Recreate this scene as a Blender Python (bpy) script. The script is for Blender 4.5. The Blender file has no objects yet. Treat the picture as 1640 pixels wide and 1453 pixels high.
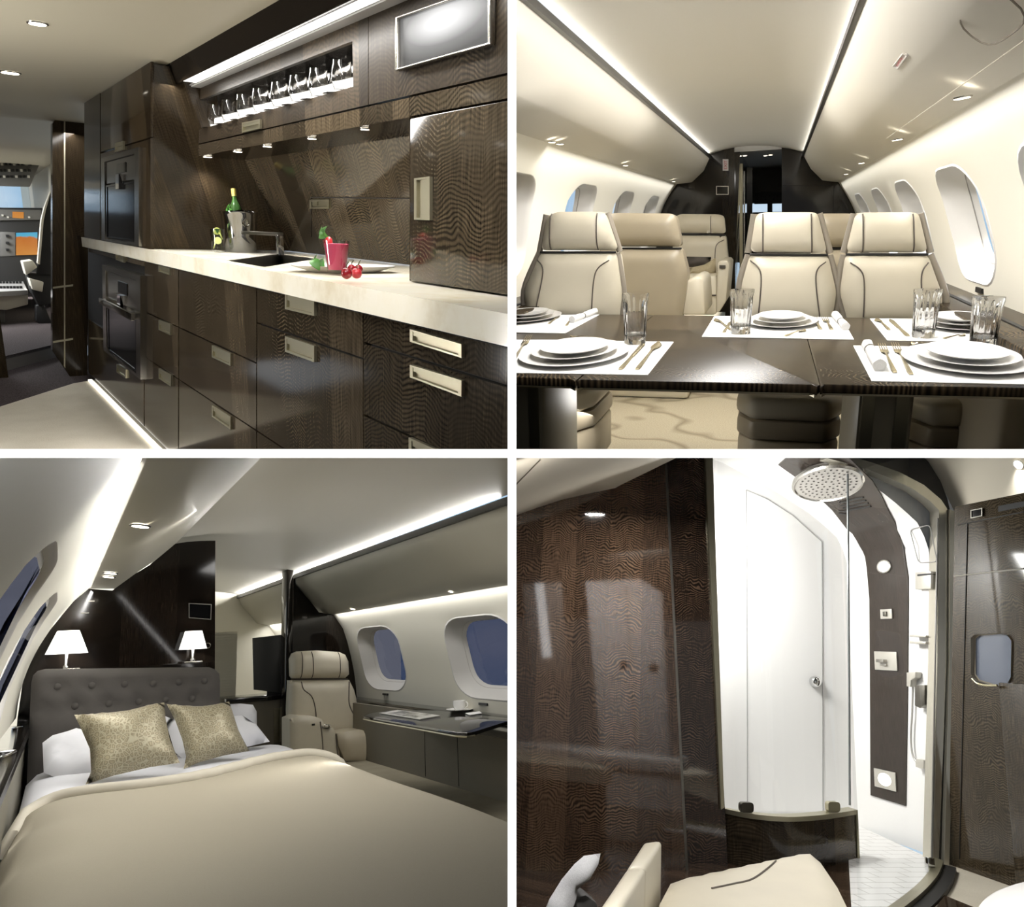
import bpy, bmesh, math, random
from mathutils import Vector, Matrix
from mathutils.geometry import delaunay_2d_cdt
random.seed(7)
PI = math.pi
F, CX, CY = 1250.0, 820.0, 726.5          # focal length and image centre, in pixels of a 1640 x 1453 frame
CAM = Vector((0, 0, 6.0))
HT = 0.0056                                # half thickness of the white dividing walls between the four rooms
SC = bpy.context.scene
COL = SC.collection

def vec(*a): return Vector(a if len(a) > 1 else a[0])

class Room:
    """A rigid, right-angled room: axes X (right), Y (away), Z (up), and where the camera stands in it."""
    def __init__(s, X, Y, Z, eye, sx, sz, u=1.0):      # u: metres per unit of the room's plan
        X, Y, Z = X.normalized(), Y.normalized(), Z.normalized()
        s.B = Matrix((X, Y, Z)).transposed(); s.BT = s.B.transposed(); s.eye = Vector(eye); s.sx, s.sz, s.u = sx, sz, u; s.front = 1.03
        s.M = Matrix.Translation(CAM) @ s.B.to_4x4() @ Matrix.Translation(-s.eye*u)
    def ray(s, px, py): return s.BT @ Vector(((px-CX)/F, 1, (CY-py)/F))
    def at(s, px, py, ax, val):
        r = s.ray(px, py); i = 'xyz'.index(ax); return s.eye + r*((val-s.eye[i])/r[i])
    def on(s, px, py, p0, n):
        r = s.ray(px, py); n = Vector(n); return s.eye + r*((Vector(p0)-s.eye).dot(n)/r.dot(n))
    def poly(s, pts, ax, val): return [s.at(x, y, ax, val) for x, y in pts]
    def px(s, p):
        w = s.B @ (Vector(p)-s.eye); return (CX+F*w.x/w.y, CY-F*w.z/w.y)
    def xcol(s, px, y, z):                  # x of the point at (y, z) that stands in pixel column px
        k = (px-CX)/F; b = s.B; e = s.eye; y -= e.y; z -= e.z
        return e.x+((k*b[1][1]-b[0][1])*y+(k*b[1][2]-b[0][2])*z)/(b[0][0]-k*b[1][0])
    def mpp(s, p):                          # metres per pixel at p
        return (s.B @ (Vector(p)-s.eye)).y/F

# ------------------------------------------------------------------ meshes
class MB:
    def __init__(s): s.v = []; s.f = []
    def add(s, vs, fs):
        o = len(s.v); s.v += [Vector(v) for v in vs]; s.f += [tuple(i+o for i in f) for f in fs]; return s
    def box(s, p, q):
        x0, y0, z0 = p; x1, y1, z1 = q
        return s.add([(x0,y0,z0),(x1,y0,z0),(x1,y1,z0),(x0,y1,z0),(x0,y0,z1),(x1,y0,z1),(x1,y1,z1),(x0,y1,z1)],
                     [(0,3,2,1),(4,5,6,7),(0,1,5,4),(1,2,6,5),(2,3,7,6),(3,0,4,7)])
    def prism(s, poly, v):
        n = len(poly); v = Vector(v); a = [Vector(p) for p in poly]
        return s.add(a+[p+v for p in a], [tuple(range(n))[::-1], tuple(range(n, 2*n))]+[(i, (i+1) % n, n+(i+1) % n, n+i) for i in range(n)])
    def loft(s, rings, close=True, caps=True):
        n = len(rings[0]); vs = [p for r in rings for p in r]; fs = []
        for k in range(len(rings)-1):
            for i in range(n if close else n-1):
                j = (i+1) % n; fs.append((k*n+i, k*n+j, (k+1)*n+j, (k+1)*n+i))
        if caps and close: fs += [tuple(range(n))[::-1], tuple((len(rings)-1)*n+i for i in range(n))]
        return s.add(vs, fs)
    def ringpair(s, outer, inner, v):       # a flat frame between two loops, thickened along v
        n = len(outer); v = Vector(v); o = [Vector(p) for p in outer]; i_ = [Vector(p) for p in inner]
        vs = o+i_+[p+v for p in o]+[p+v for p in i_]; fs = []
        for i in range(n):
            j = (i+1) % n
            fs += [(i, j, n+j, n+i), (2*n+i, 3*n+i, 3*n+j, 2*n+j), (i, 2*n+i, 2*n+j, j), (n+i, n+j, 3*n+j, 3*n+i)]
        return s.add(vs, fs)
    def tube(s, pts, r, n=8, closed=False, flat=None):
        P = [Vector(p) for p in pts]; m = len(P); rs = r if isinstance(r, (list, tuple)) else [r]*m; rings = []
        up = None
        for i in range(m):
            a = P[(i-1) % m] if closed or i else P[i]; b = P[(i+1) % m] if closed or i < m-1 else P[i]
            t = (b-a).normalized()
            if up is None: up = t.orthogonal().normalized() if flat is None else Vector(flat)
            u = (up-t*up.dot(t)).normalized(); up = u; w = t.cross(u)
            rings.append([P[i]+(u*math.cos(2*PI*k/n)+w*math.sin(2*PI*k/n))*rs[i] for k in range(n)])
        if closed: rings.append(rings[0])
        return s.loft(rings, True, not closed)
    def lathe(s, prof, c=(0, 0, 0), n=24, ex=1.0, ey=1.0, caps=True):
        c = Vector(c); rings = [[c+Vector((ex*r*math.cos(2*PI*k/n), ey*r*math.sin(2*PI*k/n), z)) for k in range(n)] for r, z in prof]
        return s.loft(rings, True, caps)
    def xf(s, M):
        s.v = [M @ p for p in s.v]; return s

def resample(poly, res):
    out = []
    for a, b in zip(poly, poly[1:]+poly[:1]):
        a, b = Vector(a), Vector(b); k = max(1, int(round((b-a).length/res)))
        out += [a+(b-a)*(i/k) for i in range(k)]
    return out
def inside(p, poly):
    c = False; x, y = p[0], p[1]
    for a, b in zip(poly, poly[1:]+poly[:1]):
        if (a[1] > y) != (b[1] > y) and x < (b[0]-a[0])*(y-a[1])/(b[1]-a[1])+a[0]: c = not c
    return c
def dist2(p, poly):
    d = 1e9
    for a, b in zip(poly, poly[1:]+poly[:1]):
        ax, ay = a[0], a[1]; bx, by = b[0]-ax, b[1]-ay; l = bx*bx+by*by
        t = 0 if l < 1e-18 else max(0, min(1, ((p[0]-ax)*bx+(p[1]-ay)*by)/l))
        d = min(d, (p[0]-ax-t*bx)**2+(p[1]-ay-t*by)**2)
    return math.sqrt(d)
def cdt(outer, holes, res):
    """triangulated sheet inside outer and outside holes (2-D), with a regular grid of inner points"""
    loops = [resample(outer, res)]+[resample(h, res) for h in holes]
    pts = []; edges = []
    for L in loops:
        o = len(pts); pts += [Vector((p[0], p[1])) for p in L]; edges += [(o+i, o+(i+1) % len(L)) for i in range(len(L))]
    xs = [p[0] for p in loops[0]]; ys = [p[1] for p in loops[0]]
    y = min(ys)+res*.5
    while y < max(ys):
        x = min(xs)+res*.5
        while x < max(xs):
            p = (x, y)
            if inside(p, loops[0]) and not any(inside(p, h) for h in loops[1:]) and all(dist2(p, L) > res*.45 for L in loops): pts.append(Vector(p))
            x += res
        y += res
    r = delaunay_2d_cdt(pts, edges, [], 0, 1e-7)
    V, T = r[0], r[2]; out = []
    for t in T:
        c = (V[t[0]]+V[t[1]]+V[t[2]])/3
        if inside(c, loops[0]) and not any(inside(c, h) for h in loops[1:]): out.append(tuple(t))
    return V, out, loops
def frame_of(poly, toward=None):
    n = Vector((0, 0, 0)); c = Vector((0, 0, 0))
    for a, b in zip(poly, poly[1:]+poly[:1]): n += Vector(a).cross(Vector(b)); c += Vector(a)
    n.normalize(); c /= len(poly)
    if toward is not None and n.dot(Vector(toward)-c) < 0: n = -n
    u = n.orthogonal().normalized(); return c, u, n.cross(u), n
def puff(poly, front, back, edge, res, toward=None, fn=None):
    """cushion: planar outline swelled to both sides; edge is the width over which the swell rounds off"""
    poly = [Vector(p) for p in poly]; c, u, w, n = frame_of(poly, toward)
    q = [((p-c).dot(u), (p-c).dot(w)) for p in poly]
    V, T, loops = cdt(q, [], res); nb = len(loops[0]); m = MB(); L = loops[0]
    def h(p):
        d = min(dist2(p, L)/edge, 1); return math.sqrt(max(0, 1-(1-d)**2))
    hs = [h(p) for p in V]
    base = [c+u*p[0]+w*p[1] for p in V]
    ex = [fn(b) if fn else 0 for b in base]
    top = [b+n*(front*k+e*k) for b, k, e in zip(base, hs, ex)]
    m.add(top, T)
    if back is not None:
        m.add([b-n*(back*k) for b, k in zip(base, hs)], [t[::-1] for t in T])
    return m
def swell(poly, bulge, edge, toward):       # points of a seam laid on the swelled side of a cushion
    poly = [Vector(p) for p in poly]; c, u, w, n = frame_of(poly, toward); q = [((p-c).dot(u), (p-c).dot(w)) for p in poly]
    def f(p, lift=.002):
        p = Vector(p); a = ((p-c).dot(u), (p-c).dot(w)); d = min(dist2(a, q)/edge, 1) if inside(a, q) else 0
        return p-n*(p-c).dot(n)+n*(bulge*math.sqrt(max(0, 1-(1-d)**2))+lift)
    return f
def rrect(w, h, r, n=5):
    out = []
    for cx, cy, a0 in ((w/2-r, h/2-r, 0), (-w/2+r, h/2-r, PI/2), (-w/2+r, -h/2+r, PI), (w/2-r, -h/2+r, 1.5*PI)):
        out += [(cx+r*math.cos(a0+PI/2*k/n), cy+r*math.sin(a0+PI/2*k/n)) for k in range(n+1)]
    return out
def roundpoly(pts, r, n=4):
    out = []; m = len(pts)
    for i in range(m):
        a, p, b = Vector(pts[i-1]), Vector(pts[i]), Vector(pts[(i+1) % m])
        ra = min(r, (a-p).length*.45); rb = min(r, (b-p).length*.45)
        s, e = p+(a-p).normalized()*ra, p+(b-p).normalized()*rb
        for k in range(n+1):
            t = k/n; out.append(s*(1-t)**2+p*2*t*(1-t)+e*t*t)
    return out
def lerp(a, b, t): return Vector(a)*(1-t)+Vector(b)*t
def quadpt(q, u, v):                        # q: TL, TR, BR, BL
    return lerp(lerp(q[0], q[1], u), lerp(q[3], q[2], u), v)
def subquad(q, u0, v0, u1, v1): return [quadpt(q, u0, v0), quadpt(q, u1, v0), quadpt(q, u1, v1), quadpt(q, u0, v1)]
def bez(a, b, c, n=8): return [Vector(a)*(1-t)**2+Vector(b)*2*t*(1-t)+Vector(c)*t*t for t in [k/n for k in range(n+1)]]
def spline(pts, n=6):
    P = [Vector(p) for p in pts]; out = []
    for i in range(len(P)-1):
        a, b, c, d = P[max(i-1, 0)], P[i], P[i+1], P[min(i+2, len(P)-1)]
        for k in range(n):
            t = k/n; out.append(.5*((2*b)+(c-a)*t+(2*a-5*b+4*c-d)*t*t+(3*b-a-3*c+d)*t**3))
    return out+[P[-1]]

class Prof:
    """a wall or ceiling of constant cross-section (x, z), running along y"""
    def __init__(s, R, pts):
        s.R = R; s.p = [Vector((a, b)) for a, b in pts]; s.s = [0]
        for a, b in zip(s.p, s.p[1:]): s.s.append(s.s[-1]+(b-a).length)
    def map(s, t, y, off=0):
        t = max(s.s[0], min(s.s[-1], t)); i = 0
        while i < len(s.s)-2 and t > s.s[i+1]: i += 1
        a, b = s.p[i], s.p[i+1]; k = (t-s.s[i])/(s.s[i+1]-s.s[i]); q = a+(b-a)*k; nrm = s.nrm(t)
        return Vector((q.x+nrm.x*off, y, q.y+nrm.y*off))
    def nrm(s, t):                          # left-hand normal, smoothed
        d = (s.s[-1]-s.s[0])*.02
        def raw(t):
            t = max(s.s[0], min(s.s[-1]-1e-6, t)); i = 0
            while i < len(s.s)-2 and t > s.s[i+1]: i += 1
            e = (s.p[i+1]-s.p[i]).normalized(); return Vector((-e.y, e.x))
        return (raw(t-d)+raw(t)+raw(t+d)).normalized()
    def hit(s, px, py):
        r = s.R.ray(px, py); e = s.R.eye; best = None
        for i in range(len(s.p)-1):
            a, b = s.p[i], s.p[i+1]; d = b-a; n = Vector((-d.y, d.x)); den = n.x*r.x+n.y*r.z
            if abs(den) < 1e-9: continue
            t = (n.x*(a.x-e.x)+n.y*(a.y-e.z))/den
            if t <= 0: continue
            q = Vector((e.x+t*r.x, e.z+t*r.z)); k = (q-a).dot(d)/d.dot(d)
            if -1e-6 <= k <= 1+1e-6 and (best is None or t < best[0]): best = (t, s.s[i]+k*d.length, e.y+t*r.y)
        return (best[1], best[2]) if best else None
    def pt(s, px, py, off=0):
        h = s.hit(px, py); return s.map(h[0], h[1], off)
    def sheet(s, y0, y1, holes=(), res=.12, off=0, s0=None, s1=None, ys=.25):
        s0 = s.s[0] if s0 is None else s0; s1 = s.s[-1] if s1 is None else s1
        o = [(s0, y0*ys), (s1, y0*ys), (s1, y1*ys), (s0, y1*ys)]
        V, T, _ = cdt(o, [[(a, b*ys) for a, b in h] for h in holes], res)
        return MB().add([s.map(p[0], p[1]/ys, off) for p in V], T)

# ------------------------------------------------------------------ objects
def tag(o, label=None, cat=None, group=None, kind=None):
    if label: o['label'] = label
    if cat: o['category'] = cat
    if group: o['group'] = group
    if kind: o['kind'] = kind
    return o
def clip(bm, MW, R):                        # a room ends at the white dividing walls and at its open front
    inv = MW.inverted(); nm = inv.to_3x3()
    for ax, sgn, lim in ((0, R.sx, HT), (2, R.sz, HT), (1, abs(R.sx), R.front)):
        if not sgn: continue
        wc = [((MW @ v.co)-CAM)[ax]*sgn for v in bm.verts]
        if wc and min(wc) < lim:
            if max(wc) < lim: bmesh.ops.delete(bm, geom=bm.verts[:], context='VERTS'); return
            co = CAM.copy(); co[ax] += sgn*lim; no = Vector((0, 0, 0)); no[ax] = -sgn
            bmesh.ops.bisect_plane(bm, geom=bm.verts[:]+bm.edges[:]+bm.faces[:], plane_co=inv @ co, plane_no=(MW.to_3x3().transposed() @ no).normalized(), clear_outer=True)
def mesh(name, mb, mat, R, loc=(0, 0, 0), parent=None, bevel=0, seg=2, smooth=None):
    """one mesh object; its shape is given in room coordinates, its origin is loc"""
    loc = Vector(loc); me = bpy.data.meshes.new(name); bm = bmesh.new()
    vs = [bm.verts.new((v-loc)*R.u) for v in mb.v]
    for f in mb.f:
        try: bm.faces.new([vs[i] for i in f])
        except ValueError: pass
    bmesh.ops.remove_doubles(bm, verts=bm.verts[:], dist=1e-5)
    bmesh.ops.recalc_face_normals(bm, faces=bm.faces[:])
    if bevel:
        es = [e for e in bm.edges if len(e.link_faces) == 2 and e.calc_face_angle(0) > .6]
        if es: bmesh.ops.bevel(bm, geom=es, offset=bevel*R.u, segments=seg, profile=.5, affect='EDGES', clamp_overlap=True)
    MW = R.M @ Matrix.Translation(loc*R.u)
    clip(bm, MW, R)
    bm.to_mesh(me); bm.free()
    if smooth is not None or bevel:
        for p in me.polygons: p.use_smooth = True
        try: me.set_sharp_from_angle(angle=math.radians(smooth or 40))
        except Exception: pass
    for m_ in (mat if isinstance(mat, (list, tuple)) else [mat]): me.materials.append(m_)
    o = bpy.data.objects.new(name, me); COL.objects.link(o)
    if parent is None: o.matrix_world = MW
    else:
        o.parent = parent; o.matrix_local = Matrix.Translation((loc-ROOTLOC[parent.name])*R.u)
    return o
ROOTLOC = {}
def thing(name, label, cat, R, loc, group=None):
    e = bpy.data.objects.new(name, None); e.empty_display_size = .05; COL.objects.link(e)
    e.matrix_world = R.M @ Matrix.Translation(Vector(loc)*R.u); ROOTLOC[e.name] = Vector(loc); return tag(e, label, cat, group)
def part(name, mb, mat, root, R, **k):
    loc = k.pop('loc', None); k.setdefault('smooth', None)
    o = mesh(name, mb, mat, R, loc=ROOTLOC[root.name] if loc is None else loc, parent=root, **k); ROOTLOC[o.name] = ROOTLOC[root.name] if loc is None else Vector(loc); return o
def single(name, mb, mat, R, label, cat, group=None, **k):
    xs = [v.x for v in mb.v]; ys = [v.y for v in mb.v]; zs = [v.z for v in mb.v]
    loc = k.pop('loc', ((min(xs)+max(xs))/2, (min(ys)+max(ys))/2, min(zs)))
    return tag(mesh(name, mb, mat, R, loc=loc, **k), label, cat, group)
def struct(name, mb, mat, R, parent=None, **k):
    k.setdefault('loc', (0, 0, 0) if parent is None else ROOTLOC[parent.name])
    o = mesh(name, mb, mat, R, parent=parent, **k)
    ROOTLOC[o.name] = Vector(k['loc'])
    if parent is None: o['kind'] = 'structure'
    return o
def area(name, R, p, aim, sx, sy, power, col=(1, .975, .94), spread=PI):
    d = bpy.data.lights.new(name, 'AREA'); d.shape = 'RECTANGLE'; d.size = sx*R.u; d.size_y = sy*R.u; d.energy = power; d.color = col; d.spread = spread
    o = bpy.data.objects.new(name, d); COL.objects.link(o)
    z = -(Vector(aim)-Vector(p)).normalized()
    y = Vector((0, 1, 0)) if abs(z.y) < .9 else Vector((1, 0, 0))
    x = y.cross(z).normalized(); y = z.cross(x)
    m = Matrix((x, y, z)).transposed().to_4x4(); m.translation = Vector(p)*R.u; o.matrix_world = R.M @ m; return o
def spot(name, R, p, aim, power, ang=100, rad=.03, col=(1, .97, .93), blend=.6):
    d = bpy.data.lights.new(name, 'SPOT'); d.energy = power; d.spot_size = math.radians(ang); d.spot_blend = blend; d.shadow_soft_size = rad*R.u; d.color = col
    o = bpy.data.objects.new(name, d); COL.objects.link(o)
    z = -(Vector(aim)-Vector(p)).normalized(); x = z.orthogonal().normalized(); y = z.cross(x)
    m = Matrix((x, y, z)).transposed().to_4x4(); m.translation = Vector(p)*R.u; o.matrix_world = R.M @ m; return o
def point(name, R, p, power, rad=.05, col=(1, .97, .93)):
    d = bpy.data.lights.new(name, 'POINT'); d.energy = power; d.shadow_soft_size = rad*R.u; d.color = col
    o = bpy.data.objects.new(name, d); COL.objects.link(o); o.matrix_world = R.M @ Matrix.Translation(Vector(p)*R.u); return o

# ------------------------------------------------------------------ materials
class NT:
    def __init__(s, nt): s.nt = nt
    def node(s, t, **k):
        n = s.nt.nodes.new(t)
        for a, b in k.items(): setattr(n, a, b)
        return n
    def link(s, a, b): s.nt.links.new(a, b)
    def m(s, op, a, b=None, c=None):
        n = s.nt.nodes.new('ShaderNodeMath'); n.operation = op
        for i, v in enumerate((a, b, c)):
            if v is None: continue
            if isinstance(v, (int, float)): n.inputs[i].default_value = v
            else: s.link(v, n.inputs[i])
        return n.outputs[0]
    def mix(s, fac, a, b, mode='MIX'):
        n = s.nt.nodes.new('ShaderNodeMix'); n.data_type = 'RGBA'; n.blend_type = mode
        for i, v in ((0, fac), (6, a), (7, b)):
            if isinstance(v, (int, float)): n.inputs[i].default_value = v
            elif isinstance(v, (tuple, list)): n.inputs[i].default_value = (*v[:3], 1)
            else: s.link(v, n.inputs[i])
        return n.outputs[2]
    def obj(s): return s.node('ShaderNodeTexCoord').outputs['Object']
    def sep(s, v):
        n = s.node('ShaderNodeSeparateXYZ'); s.link(v, n.inputs[0]); return n.outputs
    def comb(s, x, y, z):
        n = s.node('ShaderNodeCombineXYZ')
        for i, v in enumerate((x, y, z)):
            if isinstance(v, (int, float)): n.inputs[i].default_value = v
            else: s.link(v, n.inputs[i])
        return n.outputs[0]
    def noise(s, v, scale, detail=3, rough=.5):
        n = s.node('ShaderNodeTexNoise'); n.inputs['Scale'].default_value = scale; n.inputs['Detail'].default_value = detail; n.inputs['Roughness'].default_value = rough
        s.link(v, n.inputs['Vector']); return n.outputs[0]
    def white(s, v):
        n = s.node('ShaderNodeTexWhiteNoise', noise_dimensions='1D'); s.link(v, n.inputs['W']); return n.outputs['Value']
    def ramp(s, fac, stops):
        n = s.node('ShaderNodeValToRGB'); e = n.color_ramp.elements
        while len(e) < len(stops): e.new(.5)
        for k, (p, c) in zip(e, stops): k.position = p; k.color = (*c, 1)
        s.link(fac, n.inputs[0]); return n.outputs[0]
    def bump(s, h, strength, dist=.002):
        n = s.node('ShaderNodeBump'); n.inputs['Strength'].default_value = strength; n.inputs['Distance'].default_value = dist; s.link(h, n.inputs['Height']); return n.outputs[0]
def lin(c):
    def g(v):
        v /= 255.0; return v/12.92 if v <= .04045 else ((v+.055)/1.055)**2.4
    return tuple(g(v) for v in c)
def base(name, col=(200, 200, 200), rough=.5, metal=0, spec=.5, **k):
    m = bpy.data.materials.new(name); m.use_nodes = True; b = m.node_tree.nodes['Principled BSDF']
    b.inputs['Base Color'].default_value = (*lin(col), 1); b.inputs['Roughness'].default_value = rough; b.inputs['Metallic'].default_value = metal
    b.inputs['Specular IOR Level'].default_value = spec
    for a, v in k.items(): b.inputs[a.replace('_', ' ')].default_value = v
    return m, NT(m.node_tree), b
def plain(*a, **k): return base(*a, **k)[0]
def veneer(name, U, W, dark=(22, 17, 12), light=(84, 71, 52), strip=.16, step=.012, rough=.07, contrast=1.0, slope=.45, spec=.5, mid=.5):
    """figured dark wood: strips along W with rippled cross figure; U runs across the strips"""
    m, n, b = base(name, (60, 50, 40), rough, spec=spec)
    o = n.obj()
    def dot(v):
        d = n.node('ShaderNodeVectorMath', operation='DOT_PRODUCT'); n.link(o, d.inputs[0]); d.inputs[1].default_value = v; return d.outputs['Value']
    u, w = dot(U), dot(W)
    us = n.m('DIVIDE', u, strip)
    wob = n.noise(n.comb(u, n.m('MULTIPLY', w, .25), 0), 2.0, 2)
    idx = n.m('FLOOR', us); rnd = n.white(idx); rnd2 = n.white(n.m('ADD', idx, 71.3))
    fr = n.m('FRACT', us); tri = n.m('ABSOLUTE', n.m('SUBTRACT', fr, .5))
    warp = n.noise(n.comb(n.m('MULTIPLY', u, 1.0), n.m('MULTIPLY', w, .7), 0), 7.0, 2)
    ph = n.m('ADD', n.m('DIVIDE', w, step), n.m('ADD', n.m('MULTIPLY', tri, slope*strip/step*1.6), n.m('MULTIPLY', warp, 9.0)))
    si = n.m('SINE', n.m('MULTIPLY', ph, 2*PI))
    si = n.m('ADD', n.m('MULTIPLY', si, .5), .5)
    si = n.m('POWER', si, .7)
    fine = n.noise(n.comb(n.m('MULTIPLY', u, 260), n.m('MULTIPLY', w, 9), 0), 1.0, 2)
    amt = n.m('MULTIPLY', n.m('ADD', n.m('MULTIPLY', rnd2, .75), .25), contrast*.55)      # strength of figure in this strip
    patch = n.noise(n.comb(u, w, 0), 4.5, 3)
    amt = n.m('MULTIPLY', amt, n.m('MAXIMUM', n.m('MULTIPLY', n.m('SUBTRACT', patch, .28), 3.2), .28))
    t = n.m('ADD', n.m('MULTIPLY', n.m('SUBTRACT', si, .5), amt), n.m('MULTIPLY', n.m('SUBTRACT', fine, .5), .9))
    t = n.m('ADD', t, n.m('MULTIPLY', n.m('SUBTRACT', rnd, .5), .42))
    t = n.m('ADD', t, mid)
    c = n.ramp(t, [(0, lin(dark)), (.5, lin(tuple((a+b_)/2.25 for a, b_ in zip(dark, light)))), (1, lin(light))])
    n.link(c, b.inputs['Base Color']); return m
def fabric(name, c1, c2, scale=400, rough=.9, bump=.3, big=0, stretch=(1, 1, 1)):
    m, n, b = base(name, c1, rough, spec=.15); o = n.obj()
    mp = n.node('ShaderNodeMapping'); mp.inputs['Scale'].default_value = stretch; n.link(o, mp.inputs[0])
    f = n.noise(mp.outputs[0], scale, 3, .6); fac = f
    if big: fac = n.m('ADD', n.m('MULTIPLY', f, .6), n.m('MULTIPLY', n.noise(o, big, 3), .4))
    c = n.ramp(fac, [(.3, lin(c1)), (.7, lin(c2))]); n.link(c, b.inputs['Base Color'])
    if bump: n.link(n.bump(f, bump, .004), b.inputs['Normal'])
    return m
def leather(name, c, rough=.38, spec=.45):
    m, n, b = base(name, c, rough, spec=spec); o = n.obj()
    h = n.noise(o, 350, 3); n.link(n.bump(h, .06, .002), b.inputs['Normal'])
    v = n.ramp(n.noise(o, 4, 2), [(.3, lin(tuple(x*.96 for x in c))), (.7, lin(c))]); n.link(v, b.inputs['Base Color']); return m
def glow(name, col, strength):
    m = bpy.data.materials.new(name); m.use_nodes = True; b = m.node_tree.nodes['Principled BSDF']
    b.inputs['Base Color'].default_value = (.8, .8, .8, 1); b.inputs['Emission Color'].default_value = (*lin(col), 1); b.inputs['Emission Strength'].default_value = strength; return m
def glassmat(name, col=(255, 255, 255), rough=0.0, ior=1.45):
    return plain(name, col, rough, 0, .5, Transmission_Weight=1.0, IOR=ior)
def pane(name, tint=(235, 240, 245), gloss=.08):
    m = bpy.data.materials.new(name); m.use_nodes = True; nt = m.node_tree; nt.nodes.clear(); n = NT(nt)
    o = n.node('ShaderNodeOutputMaterial'); t = n.node('ShaderNodeBsdfTransparent'); g = n.node('ShaderNodeBsdfGlossy'); x = n.node('ShaderNodeMixShader')
    t.inputs[0].default_value = (*lin(tint), 1); g.inputs['Roughness'].default_value = .02; x.inputs[0].default_value = gloss
    n.link(t.outputs[0], x.inputs[1]); n.link(g.outputs[0], x.inputs[2]); n.link(x.outputs[0], o.inputs[0]); return m

def thinglass(name, tint=(250, 252, 252)):
    m = bpy.data.materials.new(name); m.use_nodes = True; nt = m.node_tree; nt.nodes.clear(); n = NT(nt)
    o = n.node('ShaderNodeOutputMaterial'); t = n.node('ShaderNodeBsdfTransparent'); g = n.node('ShaderNodeBsdfGlossy'); x = n.node('ShaderNodeMixShader'); f = n.node('ShaderNodeLayerWeight')
    t.inputs[0].default_value = (*lin(tint), 1); g.inputs['Roughness'].default_value = .02; f.inputs[0].default_value = .35
    n.link(n.m('ADD', n.m('MULTIPLY', f.outputs['Facing'], .45), .03), x.inputs[0]); n.link(t.outputs[0], x.inputs[1]); n.link(g.outputs[0], x.inputs[2]); n.link(x.outputs[0], o.inputs[0]); return m
thin_glass = thinglass('thin_drinking_glass')
steel = plain('brushed_steel', (186, 182, 174), .25, 1)
steel_dark = plain('dark_steel', (120, 117, 110), .3, 1)
champagne = plain('champagne_metal', (176, 170, 146), .33, .85)
chrome = plain('chrome', (225, 225, 225), .06, 1)
black_gloss = plain('black_glass', (8, 8, 9), .05)
black_matt = plain('black_plastic', (20, 20, 21), .45)
seam = plain('dark_seam', (14, 12, 10), .6)
white_paint = plain('white_lacquer', (240, 239, 236), .5)
porcelain = plain('white_porcelain', (252, 251, 249), .12)
cream_paint = plain('cream_lining', (226, 219, 203), .55, spec=.3)
ivory = plain('ivory_lining', (236, 232, 220), .5, spec=.3)
clear_glass = glassmat('clear_glass')
lamp_glow = glow('lamp_lens', (255, 246, 228), 9.0)
# ------------------------------------------------------------------ camera, sky, dividing walls
cam_d = bpy.data.cameras.new('camera'); cam_d.sensor_fit = 'HORIZONTAL'; cam_d.sensor_width = 36; cam_d.lens = 36*F/1640
cam_d.clip_start = .05; cam_d.clip_end = 200
cam = bpy.data.objects.new('camera', cam_d); COL.objects.link(cam); cam.location = CAM; cam.rotation_euler = (PI/2, 0, 0); SC.camera = cam
SC.view_settings.view_transform = 'Standard'; SC.view_settings.look = 'None'; SC.view_settings.gamma = 1; SC.view_settings.use_curve_mapping = False
SC.view_settings.exposure = 0.0
SC.cycles.use_denoising = True; SC.cycles.caustics_reflective = False; SC.cycles.caustics_refractive = False
SC.cycles.max_bounces = 10; SC.cycles.diffuse_bounces = 4; SC.cycles.glossy_bounces = 4; SC.cycles.transmission_bounces = 10; SC.cycles.transparent_max_bounces = 16
SC.cycles.sample_clamp_indirect = 4.0
W = bpy.data.worlds.new('sky'); SC.world = W; W.use_nodes = True
n = NT(W.node_tree); bg = W.node_tree.nodes['Background']
d = n.node('ShaderNodeTexCoord').outputs['Generated']; x, y, z = n.sep(d)
cl = n.noise(d, 5.0, 5, .55)
hor = n.ramp(cl, [(.42, lin((176, 208, 234))), (.62, lin((248, 251, 255)))])
back = n.m('MINIMUM', n.m('MAXIMUM', n.m('MULTIPLY', n.m('ADD', y, .1), -4.0), 0), 1)      # behind the viewer: sky dimmed to grey for weaker reflections
c = n.mix(back, hor, (.22, .22, .22)); n.link(c, bg.inputs[0]); bg.inputs[1].default_value = 1.0
RW = Room(vec(1, 0, 0), vec(0, 1, 0), vec(0, 0, 1), (0, 0, 0), 0, 0)
sd = bpy.data.lights.new('trim_key_light', 'SUN'); sd.energy = 10.5; sd.angle = .06; sd.color = (1, .99, .97)  # key lamp added above the viewer to whiten the dividing trims
trim_key_light = bpy.data.objects.new('trim_key_light', sd); COL.objects.link(trim_key_light); trim_key_light.rotation_euler = (math.radians(21), 0, 0)
wall_white = plain('white_wall_paint', (252, 252, 252), .6)
wall_grey = plain('grey_wall_paint', (58, 56, 53), .8, spec=.1)
struct('wall_center', MB().box((-HT, 1.02, -9), (HT, 9, 9)), wall_grey, RW)
struct('wall_crossbar', MB().box((-14, 1.02, -HT), (-HT, 9, HT)).box((HT, 1.02, -HT), (14, 9, HT)), wall_grey, RW)
struct('trim_7', MB().box((-HT, 1.0, -9), (HT, 1.02, 9)), wall_white, RW)
struct('trim_8', MB().box((-14, 1.0, -HT), (-HT, 1.02, HT)).box((HT, 1.0, -HT), (14, 1.02, HT)), wall_white, RW)
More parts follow.
